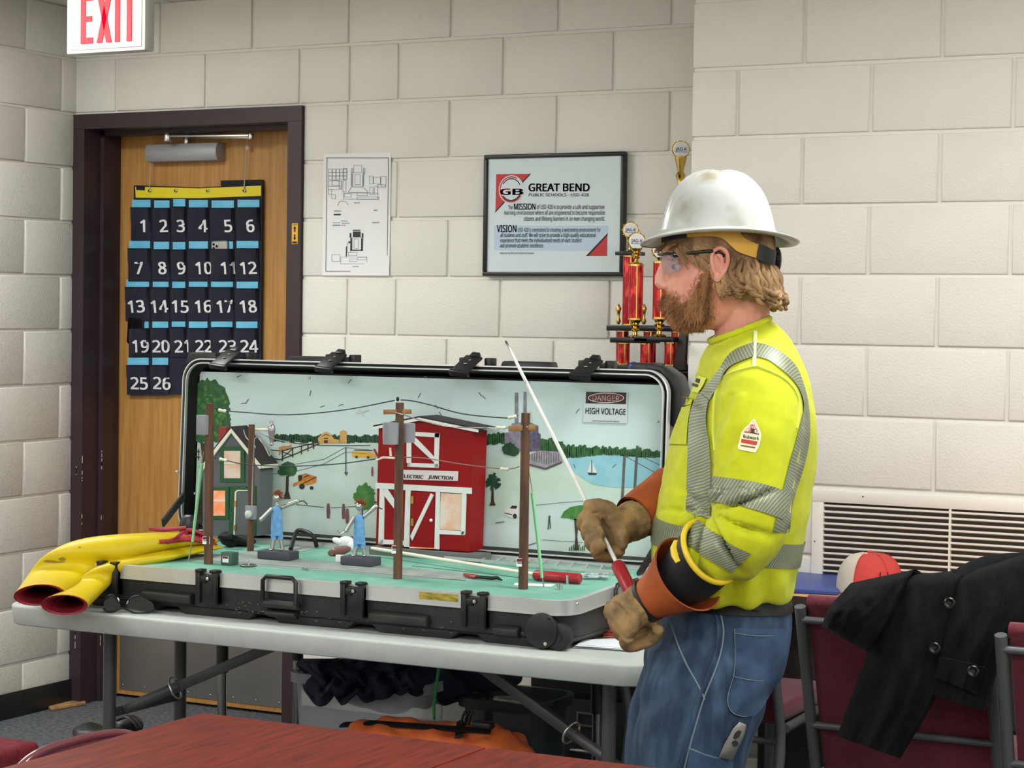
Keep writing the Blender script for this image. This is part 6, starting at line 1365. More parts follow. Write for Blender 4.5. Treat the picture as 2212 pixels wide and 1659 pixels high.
def seam(nm, pts, bt_, mm, par, r=.0016, off=.0012):
    P = [cast(bt_, q.x, q.y, off) for q in crom([(x, y, 0) for x, y in pts], 6)]; P = [p for p in P if p is not None]
    if len(P) > 2: MB().tube(P, r, 6, flat=.7).build(nm, mm, par, smooth=60)
seam('armhole_seam', [(1544, 973), (1540, 931), (1542, 873), (1550, 834), (1573, 808), (1627, 792), (1650, 796), (1696, 819), (1721, 850), (1727, 884), (1722, 925)], bt_s, SEAM, shirt, .0025)
seam('shoulder_seam', [(1632, 716), (1631, 745), (1629, 792)], bt_s, mat('seam_pale', (226, 232, 170), rough=.8), shirt, .004)
seam('collar_seam', [(1522, 762), (1560, 742), (1600, 716), (1645, 694)], bt_s, SEAM, shirt, .0012)
seam('placket_edge', [(1514, 768), (1508, 800), (1498, 825)], bt_s, SEAM, shirt, .0016)
col = MB(); col.tube([p+UP*.004 for p in TR[1]], .007, 8, closed=True); col.build('collar', LIME, shirt, smooth=60)
strip('chest_pocket', [(1478, 858), (1462, 910), (1446, 960)], [(1500, 862), (1490, 912), (1486, 962)], bt_s, LIME, shirt, 4, 20, off=.004)
lab = strip('chest_label', [(1512, 812), (1504, 832), (1498, 846)], [(1530, 818), (1522, 836), (1512, 850)], bt_s, mat('label_lime', (222, 230, 90), rough=.7), shirt, 3, 8, off=.0045)
strip('chest_logo', [(1510, 818), (1508, 826)], [(1518, 820), (1515, 829)], bt_s, BLK, lab, 2, 4, off=.006); strip('chest_logo', [(1502, 828), (1501, 834)], [(1514, 832), (1512, 838)], bt_s, BLK, lab, 2, 4, off=.006)
# sleeve patch
PT = lambda x, y: (1540+x*160/2212, 880+y*160/2212)
pat = strip('sleeve_patch', [PT(*p) for p in ((1225, 355), (1060, 540), (905, 720), (850, 860), (800, 1080), (770, 1180), (785, 1270))], [PT(*p) for p in ((1240, 355), (1330, 540), (1420, 740), (1440, 860), (1410, 1060), (1370, 1180), (1275, 1365))], bt_s, mat('patch_cream', (244, 242, 200), rough=.6), shirt, 6, 24, off=.003)
strip('patch_triangle', [PT(1210, 435), PT(1080, 590), PT(945, 755)], [PT(1218, 435), PT(1290, 610), PT(1380, 825)], bt_s, mat('patch_red', (206, 96, 84), rough=.6, c2=(240, 224, 214), nscale=420, nmix=(.45, .55), stretch=(1, 1, .4)), pat, 4, 10, off=.004)
strip('patch_tower', [PT(1130, 650), PT(1150, 700), PT(1140, 770)], [PT(1275, 675), PT(1240, 720), PT(1245, 775)], bt_s, BLK, pat, 3, 4, off=.005); strip('patch_line', [PT(950, 745), PT(1150, 755), PT(1370, 815)], [PT(950, 765), PT(1150, 775), PT(1370, 840)], bt_s, BLK, pat, 2, 10, off=.005)
strip('patch_band', [PT(885, 950), PT(868, 1060)], [PT(1335, 1030), PT(1300, 1145)], bt_s, mat('patch_red_solid', (206, 66, 52), rough=.6), pat, 5, 4, off=.004)
strip('patch_print', [PT(850, 1130), PT(850, 1165)], [PT(1270, 1195), PT(1260, 1235)], bt_s, mat('patch_brown', (110, 84, 40), rough=.6), pat, 5, 3, off=.004)
vs, fs = textmesh('Bulwark', .03, 2); bx0 = min(v.x for v in vs); bx1 = max(v.x for v in vs); mb = MB(); pts_ = []
for v in vs:
    u = (v.x-bx0)/(bx1-bx0); x_, y_ = 905+u*470, 905+u*75-v.y*95
    h = cast(bt_s, *PT(x_, y_), .005); pts_.append(h)
mb.add(pts_, fs); mb.build('patch_word', BLK, pat, fix=False)

# ---- jeans
JR = sloft([((1455, 1272), (1690, 1276), .150), ((1442, 1290), (1700, 1294), .166), ((1418, 1335), (1706, 1332), .178), ((1396, 1400), (1704, 1388), .184), ((1392, 1450), (1690, 1440), .182), ((1388, 1500), (1660, 1490), .165), ((1400, 1540), (1630, 1530), .13)])
jm = MB(); jm.loft(JR)
def leg(m, pts):
    P = crom([at(x, y, z) for x, y, z, r in pts], 4); rr = crom([(r, 0, 0) for *_, r in pts], 4); m.tube(P, [q.x for q in rr], 28, up=tuple(LAT))
leg(jm, [(1536, 1440, 3.97, .120), (1520, 1510, 3.955, .118), (1500, 1580, 3.95, .112), (1487, 1660, 3.945, .106), (1478, 1850, 3.95, .092), (1490, 2050, 3.96, .080), (1500, 2290, 3.97, .088)])
leg(jm, [(1530, 1440, 4.13, .120), (1495, 1510, 4.14, .115), (1466, 1580, 4.15, .104), (1452, 1660, 4.15, .098), (1450, 1850, 4.15, .088), (1470, 2050, 4.15, .078), (1480, 2265, 4.14, .086)])
me_j = fuse(jm, .008, 4)
def jw(c):
    x, y, z = proj(c); d = .004*noise.noise(c*8)+.0018*noise.noise(c*22)
    if y > 1420: d += .0035*sin(y*.06+x*.05+3*noise.noise(c*7))*max(0, 1-abs(y-1500)/90)
    return d
displace(me_j, lambda c, n: jw(c)); bt_j = bvh(me_j); jeans = meshobj('jeans', me_j, DEN, man)
DEN2 = mat('denim_pocket', (38, 58, 84), rough=.85, c2=(66, 92, 122), nscale=14, nmix=(.4, .72), bump=.4, bscale=1100); STI = mat('denim_stitch', (112, 122, 132), rough=.85)
PKL = [(1587, 1358), (1588, 1422), (1585, 1460), (1575, 1492), (1572, 1516), (1581, 1538), (1603, 1547)]; PKR = [(1706, 1358), (1702, 1388), (1689, 1437), (1674, 1472), (1652, 1512), (1640, 1532), (1626, 1546)]
pk = strip('back_pocket', PKL, PKR, bt_j, DEN2, jeans, 10, 30, off=.0045)
seam('pocket_stitch', PKL+[(1626, 1546)]+PKR[::-1], bt_j, STI, pk, .0011, .0055); seam('pocket_hem', [(1588, 1368), (1640, 1374), (1702, 1371)], bt_j, STI, pk, .0011, .0055); seam('pocket_stitch', [(1586, 1462), (1630, 1470), (1676, 1468)], bt_j, STI, pk, .0011, .0055)
seam('side_seam', [(1553, 1312), (1563, 1361), (1557, 1410), (1542, 1455), (1522, 1504), (1507, 1553), (1493, 1602), (1478, 1662)], bt_j, STI, jeans, .0016); seam('side_seam', [(1543, 1312), (1552, 1361), (1546, 1410), (1531, 1455), (1512, 1504), (1497, 1553), (1482, 1602), (1468, 1662)], bt_j, DEN, jeans, .004)
seam('front_pocket_seam', [(1448, 1341), (1463, 1388), (1483, 1435), (1512, 1487), (1522, 1511)], bt_j, STI, jeans, .0018); seam('tool_pocket_hem', [(1490, 1617), (1537, 1634), (1581, 1640)], bt_j, STI, jeans, .0022, .003)
strip('tool_pocket', [(1490, 1618), (1484, 1660), (1478, 1720)], [(1581, 1641), (1576, 1680), (1572, 1730)], bt_j, DEN2, jeans, 8, 16, off=.0045)
BELT = mat('belt_leather', (20, 17, 15), rough=.5, c2=(40, 35, 32), nscale=24, nmix=(.55, .85), spec=.3)
hoop('belt', JR, 2.9, 5.4, bt_j, BELT, jeans, 0, 360, -.8, 90, 4, off=.004)
strip('belt_tail', [(1562, 1284), (1600, 1293), (1640, 1300), (1646, 1306)], [(1562, 1306), (1600, 1316), (1632, 1322), (1646, 1316)], bt_j, BELT, jeans, 4, 20, off=.008)
for q in ([(1546, 1280), (1544, 1310)], [(1662, 1292), (1664, 1310)]):
    strip('belt_loop', q, [(q[0][0]+9, q[0][1]), (q[1][0]+9, q[1][1])], bt_j, DEN2, jeans, 2, 6, off=.010)
# boots
BOOT = mat('boot_leather', (70, 50, 36), rough=.6)
for x, y, z in ((1490, 2330, 3.97), (1470, 2300, 4.14)):
    a = at(x, y, z); a.z = 0; q = MB(); q.ell(a+FWD*.08+UP*.045, (.05, .15, .045), Matrix.Rotation(YAW+pi/2, 4, 'Z') if False else (Matrix.Rotation(atan2(FWD.y, FWD.x)-pi/2, 4, 'Z')), seg=18, rows=10); q.tube([a+UP*.04, a+UP*.18], [.055, .05], 16); me = fuse(q, .008, 4)
    for v in me.vertices: v.co.z = max(v.co.z, .002)
    meshobj('boot', me, BOOT, man)

# ---- head
hm = MB(); HR = sloft([((1510, 398), (1590, 398), .03), ((1482, 425), (1622, 425), .055), ((1452, 468), (1646, 468), .071), ((1437, 520), (1668, 520), .078), ((1436, 555), (1668, 555), .078), ((1443, 578), (1664, 578), .077), ((1441, 602), (1652, 602), .077), ((1438, 626), (1636, 630), .073), ((1438, 650), (1620, 655), .066), ((1446, 676), (1606, 680), .058), ((1458, 698), (1585, 700), .046), ((1476, 712), (1562, 712), .030)], e=2.15, nar=.30)
hm.loft(HR)
hm.tube([at(1606, 610, ZC), at(1604, 660, ZC), at(1603, 700, ZC), at(1605, 760, ZC), at(1610, 820, ZC)], [.054, .054, .053, .058, .075], 24)
hm.tube([at(1443, 554, ZC), at(1435, 576, ZC), at(1428, 597, ZC), at(1426.5, 610, ZC), at(1434, 620, ZC)], [.009, .0105, .0118, .0128, .011], 14)
for w_ in (-.0105, .0105): hm.ell(at(1437, 617, ZC)+LAT*w_, (.0105, .0105, .009), seg=12, rows=8)
hm.tube([at(1446, 553, ZC)+LAT*w_ for w_ in (-.045, -.02, 0, .02, .045)], [.008, .010, .009, .010, .008], 10)
hm.tube([at(1441, 655, ZC)+LAT*w_ for w_ in (-.022, -.01, 0, .01, .022)], [.005, .0085, .009, .0085, .005], 10)
me_h = fuse(hm, .0025, 9); bt_h = bvh(me_h); body = meshobj('body', me_h, SKIN, man)
for s_ in (-1, 1):
    q = MB(); ex = lambda x, y, k=0: at(x, y, ZC)+LAT*s_*(.078+k+.010*(x-1528)/34)
    q.tube(crom([ex(1536, 592), ex(1531, 578, .002), ex(1529, 562, .003), ex(1532, 548, .004), ex(1545, 539, .006), ex(1558, 547, .007), ex(1562, 564, .006), ex(1557, 584, .004), ex(1549, 598, .002), ex(1541, 608, .001), ex(1535, 603)], 4), .0042, 8)
    q.tube(crom([ex(1541, 552, .001), ex(1549, 560, .003), ex(1550, 575, .003), ex(1545, 589, .002)], 4), .0042, 8)
    q.ell(ex(1544, 574, -.006), (.015, .006, .030), Matrix.Rotation(atan2(FWD.y, FWD.x), 4, 'Z'), seg=14, rows=10); q.ell(ex(1541, 600, .0), (.0075, .006, .010), seg=12, rows=8); q.ell(ex(1534, 580, .001), (.004, .004, .007), seg=10, rows=6)
    meshobj('ear', fuse(q, .0016, 3), SKIN, man)
EYE = mat('eye_white', (190, 178, 170), rough=.3); IRIS = mat('eye_iris', (44, 52, 56), rough=.2)
for s_ in (-1, 1):
    p = at(1463, 577, ZC)+LAT*s_*.034; e_ = MB().ell(p, (.0108, .0108, .0095), seg=16, rows=10).build('eye', EYE, man, smooth=60); MB().ell(p+FWD*.0095+LAT*s_*.003, (.005, .005, .006), seg=12, rows=8).build('iris', IRIS, e_)
    MB().tube(crom([at(1441, 566, ZC)+LAT*s_*.026, at(1443, 567, ZC)+LAT*s_*.036, at(1456, 572, ZC)+LAT*s_*.047], 4), .0022, 6).build('eyelid', SKIN, man)
    MB().tube(crom([at(1440, 556, ZC)+LAT*s_*.018, at(1440, 551, ZC)+LAT*s_*.034, at(1452, 553, ZC)+LAT*s_*.052], 4), [.002]+[.0042]*7+[.0015], 6).build('eyebrow', mat('brow_hair', (120, 82, 54), rough=.9), man)
def inpoly(x, y, P):
    c = False
    for (x1, y1), (x2, y2) in zip(P, P[1:]+P[:1]):
        if (y1 > y) != (y2 > y) and x < (x2-x1)*(y-y1)/(y2-y1)+x1: c = not c
    return c
def edist(x, y, P):
    b = 1e9
    for (x1, y1), (x2, y2) in zip(P, P[1:]+P[:1]):
        dx, dy = x2-x1, y2-y1; t_ = max(0, min(1, ((x-x1)*dx+(y-y1)*dy)/(dx*dx+dy*dy))); b = min(b, sqrt((x-x1-t_*dx)**2+(y-y1-t_*dy)**2))
    return b
def sidepx(c):      # side view of the head: picture place of the point moved onto the middle plane
    q = c-LAT*((c-at(1550, 600, ZC)).dot(LAT)); return proj(q)
def shell(nm, P, offf, mm, jit, sc):
    bm = bmesh.new(); bm.from_mesh(me_h); bm.verts.ensure_lookup_table(); keep = {}
    for v in bm.verts:
        x, y, z = sidepx(v.co); keep[v] = (x, y) if inpoly(x, y, P) else None
    bmesh.ops.delete(bm, geom=[f_ for f_ in bm.faces if any(keep[v] is None for v in f_.verts)], context='FACES')
    bmesh.ops.delete(bm, geom=[v for v in bm.verts if not v.link_faces], context='VERTS'); bm.normal_update()
    co_ = [(v, v.normal.copy()) for v in bm.verts]
    for v, n in co_:
        x, y, z = sidepx(v.co); d = edist(x, y, P); v.co += n*(offf(x, y, d)+jit*noise.noise(v.co*sc)*min(1, d/6))
    me = bpy.data.meshes.new(nm); bm.to_mesh(me); bm.free(); return me
def blades(nm, me, n, length, wid, dirf, mm, par, seed):
    rnd = random.Random(seed); fs = [p for p in me.polygons]; q = MB(); wts = []; acc = 0
    for p in fs: acc += p.area; wts.append(acc)
    import bisect
    for i in range(n):
        p = fs[bisect.bisect_left(wts, rnd.random()*acc)]; vs = [me.vertices[k].co for k in p.vertices]; a, b = rnd.random(), rnd.random()
        c = vs[0].lerp(vs[1], a).lerp((vs[3] if len(vs) > 3 else vs[0]).lerp(vs[2], a), b); nl = p.normal; L_ = length*rnd.uniform(.6, 1.3)
        d = (dirf(c, nl)+V((rnd.gauss(0, .25), rnd.gauss(0, .25), rnd.gauss(0, .25)))).normalized(); s_ = d.cross(nl)
        if s_.length < 1e-3: continue
        s_ = s_.normalized()*wid; m_ = c+d*L_*.55+nl*L_*.12; e_ = c+d*L_+V((rnd.gauss(0, .1), rnd.gauss(0, .1), rnd.gauss(0, .1)))*L_
        c = c-nl*.001; q.add([c-s_, c+s_, m_+s_*.7, e_, m_-s_*.7], [(0, 1, 2, 4), (4, 2, 3)])
    o = q.build(nm, mm, par, fix=False); o['kind'] = 'stuff'; return o
BRD_ = mat('beard_hair', (132, 88, 56), rough=.8, c2=(196, 144, 98), nscale=60, stretch=(1, 1, .3)); HAIR = mat('head_hair', (112, 82, 54), rough=.6, c2=(176, 140, 96), nscale=38, stretch=(1, 1, .35), nmix=(.38, .68))
BP = [(1428, 640), (1434, 630), (1452, 634), (1468, 654), (1486, 644), (1500, 615), (1512, 588), (1526, 582), (1531, 600), (1530, 630), (1532, 662), (1528, 688), (1514, 704), (1488, 712), (1464, 706), (1446, 688), (1437, 668), (1428, 655)]
bme = shell('beard', BP, lambda x, y, d: min(.0006+d*.00042, .009)*(1.0 if y > 650 else .65), BRD_, .0035, 90)
beard = meshobj('beard', bme, BRD_, man)
bme2 = shell('beard_edge', [(1424, 636), (1440, 624), (1456, 622), (1470, 636), (1482, 622), (1494, 598), (1508, 572), (1530, 572), (1538, 600), (1540, 632), (1543, 666), (1540, 694), (1522, 712), (1490, 718), (1458, 712), (1438, 694), (1428, 670), (1422, 655)], lambda x, y, d: .0002, BRD_, 0, 1)
blades('beard_stubble', bme2, 3800, .007, .0004, lambda c, n: n*.3-UP*.8+FWD*.05, BRD_, beard, 2); bpy.data.meshes.remove(bme2)
blades('beard_strands', bme, 9000, .012, .0005, lambda c, n: n*.45-UP*.8+FWD*.15, BRD_, beard, 1)
HP = [(1438, 498), (1438, 540), (1462, 552), (1486, 560), (1502, 580), (1514, 592), (1526, 586), (1524, 560), (1530, 542), (1552, 538), (1566, 556), (1562, 590), (1556, 612), (1570, 636), (1596, 652), (1640, 656), (1668, 640), (1690, 520), (1690, 498)]
hme = shell('hair', HP, lambda x, y, d: min(.002+d*.0003, .006), HAIR, .002, 80); hair = meshobj('hair', hme, HAIR, man)
q = MB(); rnd = random.Random(11)
hc = at(1592, 560, ZC)
for i in range(230):
    ph = radians(rnd.uniform(-112, 112)); B = -FWD*cos(ph)+LAT*sin(ph); T = -FWD*-sin(ph)+LAT*cos(ph)
    y0 = rnd.uniform(.010, .052) if abs(ph) < 1.25 else rnd.uniform(-.01, .04); rad = .050*abs(cos(ph))+.079*abs(sin(ph)) if abs(ph) < pi/2 else .079
    r0 = hc+B*rad*.97-UP*y0; ln = .076-y0*.7+rnd.uniform(-.012, .012)-.02*abs(sin(ph))**2*(1 if abs(ph) > 1.2 else .3); sw = rnd.uniform(-.010, .010)+(.006 if ph > 0 else -.006); cu = rnd.uniform(.4, 1)*(1 if abs(ph) < 1.1 else .35)
    wv = rnd.uniform(0, 6.28); wa = .0055; P = [r0, r0+B*.010-UP*ln*.33+T*(sw*.5+wa*sin(wv)), r0+B*(.012+.004*sin(wv))-UP*ln*.64+T*(sw+wa*sin(wv+2)), r0+B*(.013+.008*cu)-UP*ln*.90+T*(sw*.7+wa*sin(wv+4)), r0+B*(.014+.014*cu)-UP*ln*(1.0-.02*cu)+T*(sw*.2+wa*sin(wv+5)), r0+B*(.012+.014*cu)-UP*ln*(.98-.12*cu)-T*sw*.4]
    q.tube(crom(P, 3), [.0008, .0032, .0045, .0055, .006, .006, .006, .0058, .0055, .005, .0048, .0042, .0036, .003, .002, .0005], 6)
for i in range(46):
    s_ = rnd.choice((-1, 1, 1)); x = rnd.uniform(1452, 1520); y = rnd.uniform(532, 552); p = at(x, y, ZC)+LAT*s_*(.073+.006*(x-1452)/70); q.tube(crom([p, p-FWD*.012-UP*.012+LAT*s_*.003, p-FWD*.022-UP*(.02+rnd.uniform(0, .012))+LAT*s_*.002], 4), [.002, .003, .003, .003, .0028, .0025, .002, .0012, .0004], 5)
for i in range(26):
    w_ = rnd.uniform(-.055, .06); p = at(1440+abs(w_)*300, 528, ZC)+LAT*w_; q.tube(crom([p, p+FWD*.012-UP*.006, p+FWD*(.016+rnd.uniform(0, .01))-UP*(.012+rnd.uniform(0, .01))], 4), [.002, .003, .003, .003, .0026, .002, .0015, .001, .0003], 5)
o = q.build('hair_locks', HAIR, hair, smooth=70); o['kind'] = 'stuff'
MB().tube([TR[0][k]+UP*.006+(TR[0][k]-sum(TR[0], V())/len(TR[0]))*-.06 for k in range(len(TR[0]))], .0016, 6, closed=True).build('neck_chain', STEEL, man)

# ---- hard hat
HAT = mat('hat_white', (190, 193, 189), rough=.32, coat=.15, c2=(134, 120, 90), nscale=9, nmix=(.5, .72), detail=10); BNDY = mat('hat_band', (214, 162, 54), rough=.4)
hat = thing('hard_hat', 'scuffed white full-brim hard hat on the man\'s head', 'hard hat', at(1555, 510, ZC))
Hc = at(1555, 525, ZC); dof = at(1549, 525, ZC)-Hc
def hring(a, b, dz, n=96, shift=0, ridge=0, dr=1):
    out = []
    for k in range(n):
        t_ = 2*pi*k/n; lat = b*sin(t_); x = a*cos(t_)
        p = Hc+dof*shift+FWD*x+LAT*lat+UP*(dz+.010*dr*sin(t_)**2-.002*x/.15+.09*lat*dr)
        if ridge:
            g = ridge*1.7*(math.exp(-(lat/.005)**2)+.9*math.exp(-((abs(lat)-.022)/.004)**2)); p = p+UP*g*.8+(FWD*x).normalized()*g*.5
        out.append(p)
    return out
PR = [(.150, .133, -.004, 0, 0, 1), (.1545, .1375, -.002, 0, 0, 1), (.155, .138, .001, 0, 0, 1), (.142, .125, .006, .3, 0, .8), (.126, .109, .014, .7, 0, .5), (.1150, .0985, .022, 1, 0, .25), (.1115, .0955, .033, 1, .0005, .1), (.1075, .092, .048, 1, .001, 0), (.1015, .087, .065, 1, .0018, 0), (.094, .080, .082, 1, .0024, 0), (.0845, .072, .098, 1, .003, 0), (.069, .059, .116, 1, .0034, 0), (.050, .043, .130, 1, .0034, 0), (.029, .025, .138, 1, .003, 0), (.012, .010, .1405, 1, .002, 0), (.001, .001, .1415, 1, 0, 0)]
RG = [hring(a, b, dz, 96, sh_, rg, dr) for a, b, dz, sh_, rg, dr in PR]
S = [crom([r[j] for r in RG], 3) for j in range(96)]; RG2 = [[S[j][i] for j in range(96)] for i in range(len(S[0]))]
under = [hring(a, b, dz, 96, 1, 0, dr) for a, b, dz, dr in ((.001, .001, .132, 0), (.045, .038, .122, 0), (.08, .068, .09, 0), (.099, .084, .05, .05), (.108, .092, .022, .25), (.122, .105, .008, .5), (.140, .123, .0, .8), (.150, .133, -.004, 1))]
m = MB(); m.loft(under+RG2[1:], cap=False); m.build('shell', HAT, hat, smooth=70)
def bandpt(x, y, rw=.090, s_=1): w_ = rw*sqrt(max(0, 1-((x-1556)/128)**2)); return at(x, y, ZC)+LAT*s_*w_-cr_*0
def bstrip(nm, U, D, mm, s_=1, rw=.090):
    cu1 = crom([(x, y, 0) for x, y in U], 6); cd1 = crom([(x, y, 0) for x, y in D], 6); n = len(cu1)-1; m = MB()
    m.grid(lambda u, v: bandpt(*(cu1[round(u*n)].lerp(cd1[round(u*n)], v)).xy, rw, s_), n, 3, thick=LAT*(-.003*s_)); return m.build(nm, mm, hat, smooth=60)
U = [(1474, 494), (1520, 490), (1578, 492), (1592, 512), (1610, 524), (1634, 532)]; D_ = [(1478, 516), (1520, 514), (1550, 519), (1570, 536), (1586, 548), (1627, 561)]
for s_ in (1, -1):
    bstrip('suspension_band', U, D_, BNDY, s_); bstrip('ratchet_strap', [(1630, 530), (1645, 534), (1660, 540), (1672, 544)], [(1624, 562), (1640, 568), (1655, 573), (1668, 574)], CASEL, s_, .093)
    bstrip('front_pad', [(1432, 500), (1450, 497), (1478, 494)], [(1430, 524), (1450, 520), (1478, 517)], CASEL, s_, .088)
kn = at(1672, 561, ZC); m = MB(); m.lathe([(.018, 0), (.021, .003), (.021, .010), (.016, .013)], kn, 14, axis=tuple(-FWD)); m.build('ratchet_knob', CASEL, hat, smooth=40)
for k in range(7): a = k*2*pi/7; MB().ell(kn-FWD*.006+(LAT*cos(a)+UP*sin(a))*.021, (.005, .005, .005), seg=8, rows=6).build('knob_lug', CASEL, hat)
# ---- safety glasses
CLR = mat('clear_lens', (170, 176, 182), rough=.03, alpha=.2, spec=.6); gl = thing('safety_glasses', 'clear wraparound safety glasses with black temples worn by the man', 'glasses', at(1440, 575, ZC))
def lens(u, v):
    w_ = -.066+.132*u; x = 1424+30*(abs(w_)/.066)**2.2; y0 = 551; y1 = 596-10*(abs(w_)/.066)**2-14*math.exp(-(w_/.010)**2); return at(x+(v*6), y0+(y1-y0)*v, ZC)+LAT*w_
MB().grid(lens, 30, 8, thick=-FWD*.002).build('lens', CLR, gl, smooth=70)
MB().tube([V(lens(i/24, 0))+UP*.001 for i in range(25)], .0026, 6).build('brow_bar', CASEL, gl, smooth=60)
for s_ in (1, -1):
    MB().tube(crom([at(1450, 553, ZC)+LAT*s_*.066, at(1462, 552, ZC)+LAT*s_*.072, at(1490, 549, ZC)+LAT*s_*.079, at(1530, 546, ZC)+LAT*s_*.084, at(1556, 556, ZC)+LAT*s_*.083], 5), [.005]*6+[.0036]*15, 8, flat=1).build('temple', CASEL, gl, smooth=60)
    MB().ell(at(1453, 552, ZC)+LAT*s_*.0715, (.004, .002, .002), seg=8, rows=5).build('hinge', STEEL, gl)

# ---- hot stick held in both hands
N1 = at(1380, 1312, 3.90); F1 = at(1299, 1150, 4.02); A = (F1-N1).normalized()
tip = at(1080, 742, proj(N1+A*.80)[2])
for i in range(30):
    s_ = (i+1)*.04
rod_len = (at(1080, 742, 4.36)-N1).dot(A)
rod = thing('grounding_stick', 'slim white rod with a red grip held in both gloved hands', 'tool', N1)
T_ = N1+A*rod_len
MB().tube([N1+A*.03, N1+A*(rod_len*.62), N1+A*rod_len*.9, T_], [.0042, .0042, .0036, .0022], 10).build('rod', mat('rod_white', (226, 228, 226), rough=.35, c2=(150, 156, 156), nscale=10, nmix=(.55, .75)), rod, smooth=60)
MB().tube([T_-A*.13, T_], [.0038, .0024], 8).build('dark_tip', mat('rod_dark', (60, 60, 62), rough=.4), rod, smooth=60)
MB().tube([N1-A*.022, N1-A*.018, N1+A*.105, N1+A*.11], [.010, .0135, .0135, .011], 16).build('grip', mat('grip_red', (160, 34, 44)), rod, smooth=50)

# ---- gloves
TAN = mat('glove_leather', (158, 128, 84), rough=.75, c2=(92, 74, 52), nscale=26, nmix=(.42, .72), bump=.4, bscale=160); ORL = mat('gauntlet_orange', (176, 88, 36), rough=.7, c2=(150, 70, 28), nscale=14, bump=.3, bscale=260); RBK = mat('rubber_black', (28, 29, 32), rough=.5); RYL = mat('rubber_bead', (226, 196, 40), rough=.4)
def hand(t, G, A, pd, bs, W_, rr, fr, thumb=1, wr_r=.036):
    pd = (pd-A*pd.dot(A)).normalized(); B = A.cross(pd).normalized()*bs; q = MB()
    def arcp(a, r, s_): return G+A*s_+(pd*cos(radians(a))+B*sin(radians(a)))*r
    for i, (s_, l, f_) in enumerate(((.036, 0, 1), (.012, 14, 1.06), (-.0125, 8, 1.02), (-.036, -14, .88))):
        P = [arcp(20, rr*1.35, s_*1.02), arcp(58, rr*1.42, s_), arcp(100, rr*1.22, s_), arcp(150, rr*1.08, s_), arcp(200, rr, s_), arcp(248+l, rr*.98, s_)]
        q.tube(crom(P, 4), [fr*f_*k for k in (1.15, 1.15, 1.14, 1.12, 1.1, 1.1, 1.1, 1.1, 1.08, 1.06, 1.06, 1.05, 1.05, 1.05, 1.05, 1.04, 1.04, 1.02, 1.0, .95, .72)], 12)
    R3 = Matrix((A, B, pd)).transposed()
    q.ell(G+pd*rr*1.35+A*.0, (.048, .036, .021), R3, seg=18, rows=12)
    q.ell(G+pd*rr*1.2-B*.022+A*.012, (.030, .02, .02), R3, seg=14, rows=10)
    Tb = [arcp(-20, rr*1.7, .004), arcp(-62, rr*1.5, .030), arcp(-100, rr*1.22, .044), arcp(-140, rr*1.15, .050)]
    q.tube(crom(Tb, 4), [fr*k for k in (1.5, 1.5, 1.45, 1.4, 1.35, 1.3, 1.25, 1.2, 1.2, 1.2, 1.15, 1.05, .75)], 12)
    q.tube(crom([G+pd*rr*1.3, (G+pd*rr*1.3).lerp(W_, .5), W_], 4), [.036, .036, .036, .036, .036, wr_r, wr_r, wr_r, wr_r], 16)
    me = fuse(q, .0028, 3); displace(me, lambda c, n: .0022*noise.noise(c*38)+.0012*noise.noise(c*90)); return meshobj('leather_hand', me, TAN, t)
def cone(nm, pts, mm, t, th=.003, seg=36, wob=.0, n1=None):
    P = crom([p for p, r in pts], 5); rr = [q.x for q in crom([(r, 0, 0) for p, r in pts], 5)]; m = MB(); rings = []
    def rg(dr):
        out = []; prev = LAT
        for i, p in enumerate(P):
            d = (P[min(i+1, len(P)-1)]-P[max(i-1, 0)]).normalized()
            if n1 is not None: d = d.lerp(n1, (i/(len(P)-1))**1.2).normalized()
            a = (prev-d*prev.dot(d)).normalized(); b = d.cross(a)
            out.append([p+(a*cos(2*pi*k/seg)+b*sin(2*pi*k/seg))*((rr[i]+dr)*(1+wob*sin(2*pi*k/seg*2+i*.4))) for k in range(seg)])
        return out
    o_ = rg(0); i_ = rg(-th); m.loft(o_+i_[::-1], cap=False); return m.build(nm, mm, t, smooth=60)
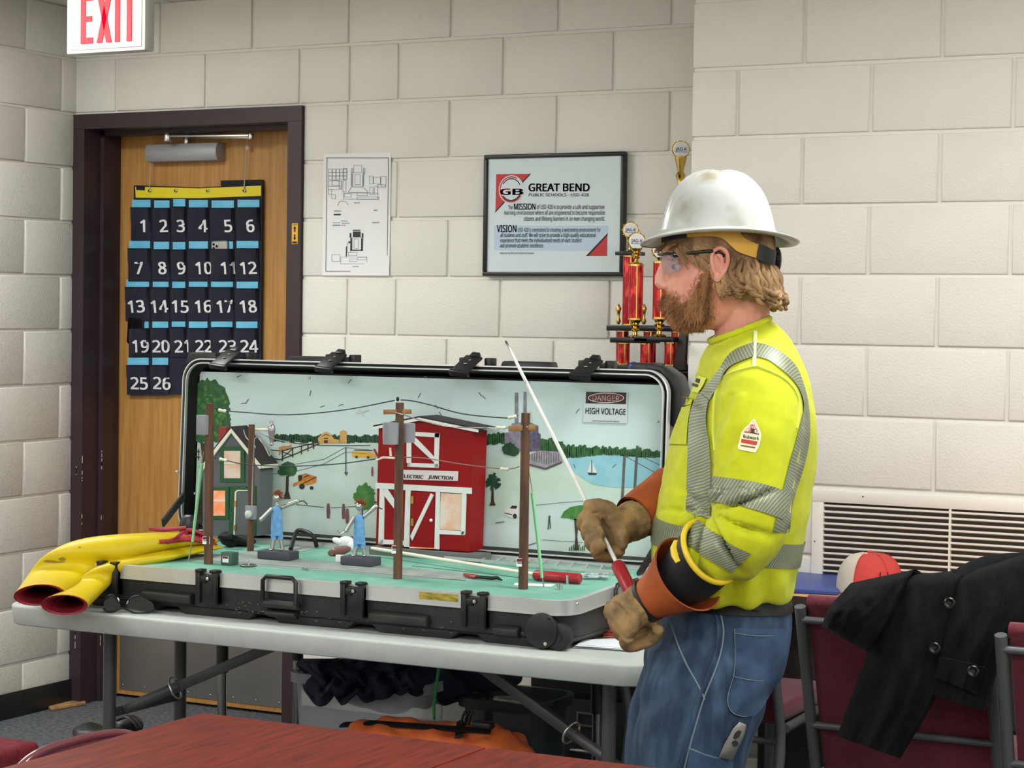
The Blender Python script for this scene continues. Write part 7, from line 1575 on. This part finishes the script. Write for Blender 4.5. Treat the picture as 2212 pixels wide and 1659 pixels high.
# near (left) glove
W1 = at(1392, 1303, 3.885); C1 = at(1487, 1240, 3.845); C0 = at(1534, 1192, 3.80); NE = ((cr_*.76+cu_*.65)*.75-cd_*.66).normalized(); CM = at(1440, 1272, 3.865)
g1 = thing('lineman_glove', 'left rubber glove with tan leather hand and orange gauntlet, nearest the camera', 'glove', N1, group='insulating gloves worn by the man')
hand(g1, at(1376, 1338, 3.895), A, LAT*.95+FWD*.35-UP*.25, -1, W1, .027, .0135)
cone('orange_gauntlet', [(at(1404, 1294, 3.882), .040), (CM, .054), (C1, .076)], ORL, g1, wob=.03, n1=NE)
rc_ = cone('rubber_cuff', [(at(1430, 1276, 3.87), .040), (C1, .057), (C0, .0635)], RBK, g1, n1=NE)
dC = NE; aC = (LAT-dC*LAT.dot(dC)).normalized(); bC = dC.cross(aC)
MB().tube([C0+(aC*cos(k*pi/20)+bC*sin(k*pi/20))*.0625 for k in range(40)], .0056, 10, closed=True).build('yellow_bead', RYL, g1, smooth=60)
bt_c = bvh(rc_.data); yt_ = [p for p in (cast(bt_c, x, y, .003) for x, y in ((1462, 1168), (1458, 1182), (1460, 1198), (1466, 1214))) if p is not None]
MB().tube(yt_ if len(yt_) > 1 else [C0, C1], [.006]+[.009]*(max(len(yt_), 2)-2)+[.006], 8, flat=.4).build('size_tag', RYL, g1, smooth=60)
cone('wrist_strap', [(at(1388, 1306, 3.889), .040), (at(1402, 1296, 3.884), .0425)], RBK, g1)
# far (right) glove
g2 = thing('lineman_glove', 'right leather glove with orange gauntlet gripping the middle of the rod', 'glove', F1, group='insulating gloves worn by the man')
hand(g2, F1, A, -FWD*.75-LAT*.45+UP*.2, 1 if True else -1, at(1378, 1120, 4.07), .0225, .0142, wr_r=.040)
cone('orange_gauntlet', [(at(1370, 1118, 4.065), .044), (at(1395, 1104, 4.09), .052), (at(1450, 1080, 4.14), .066)], ORL, g2, wob=.03)
# pliers in the leg pocket
pl = thing('pliers', 'steel lineman pliers sticking out of the jeans leg pocket', 'pliers', at(1580, 1600, 3.84))
pz0 = proj(cast(bt_j, 1580, 1600, 0))[2]-.006
MB().prism([at(x, y, pz0) for x, y in ((1596, 1557), (1612, 1564), (1608, 1585), (1600, 1604), (1590, 1622), (1581, 1642), (1550, 1634), (1556, 1622), (1563, 1606), (1572, 1590), (1582, 1572))], cd_*-.010).build('jaws', mat('plier_steel', (120, 118, 114), rough=.35, metal=.9), pl, bevel=.002)
MB().prism([at(x, y, pz0-.0102) for x, y in ((1595, 1577), (1602, 1580), (1597, 1592), (1588, 1598), (1583, 1594), (1587, 1584))], cd_*-.0008).build('jaw_slot', BLK, pl); MB().lathe([(.006, 0), (.006, .0015)], at(1588, 1606, pz0-.0105), 12, axis=tuple(-cd_)).build('pivot', BLK, pl)
for k_ in ('lamp_lens', 'lit_window', 'lit_window_warm', 'exit_red'):
    MATS[k_].cycles.emission_sampling = 'NONE'
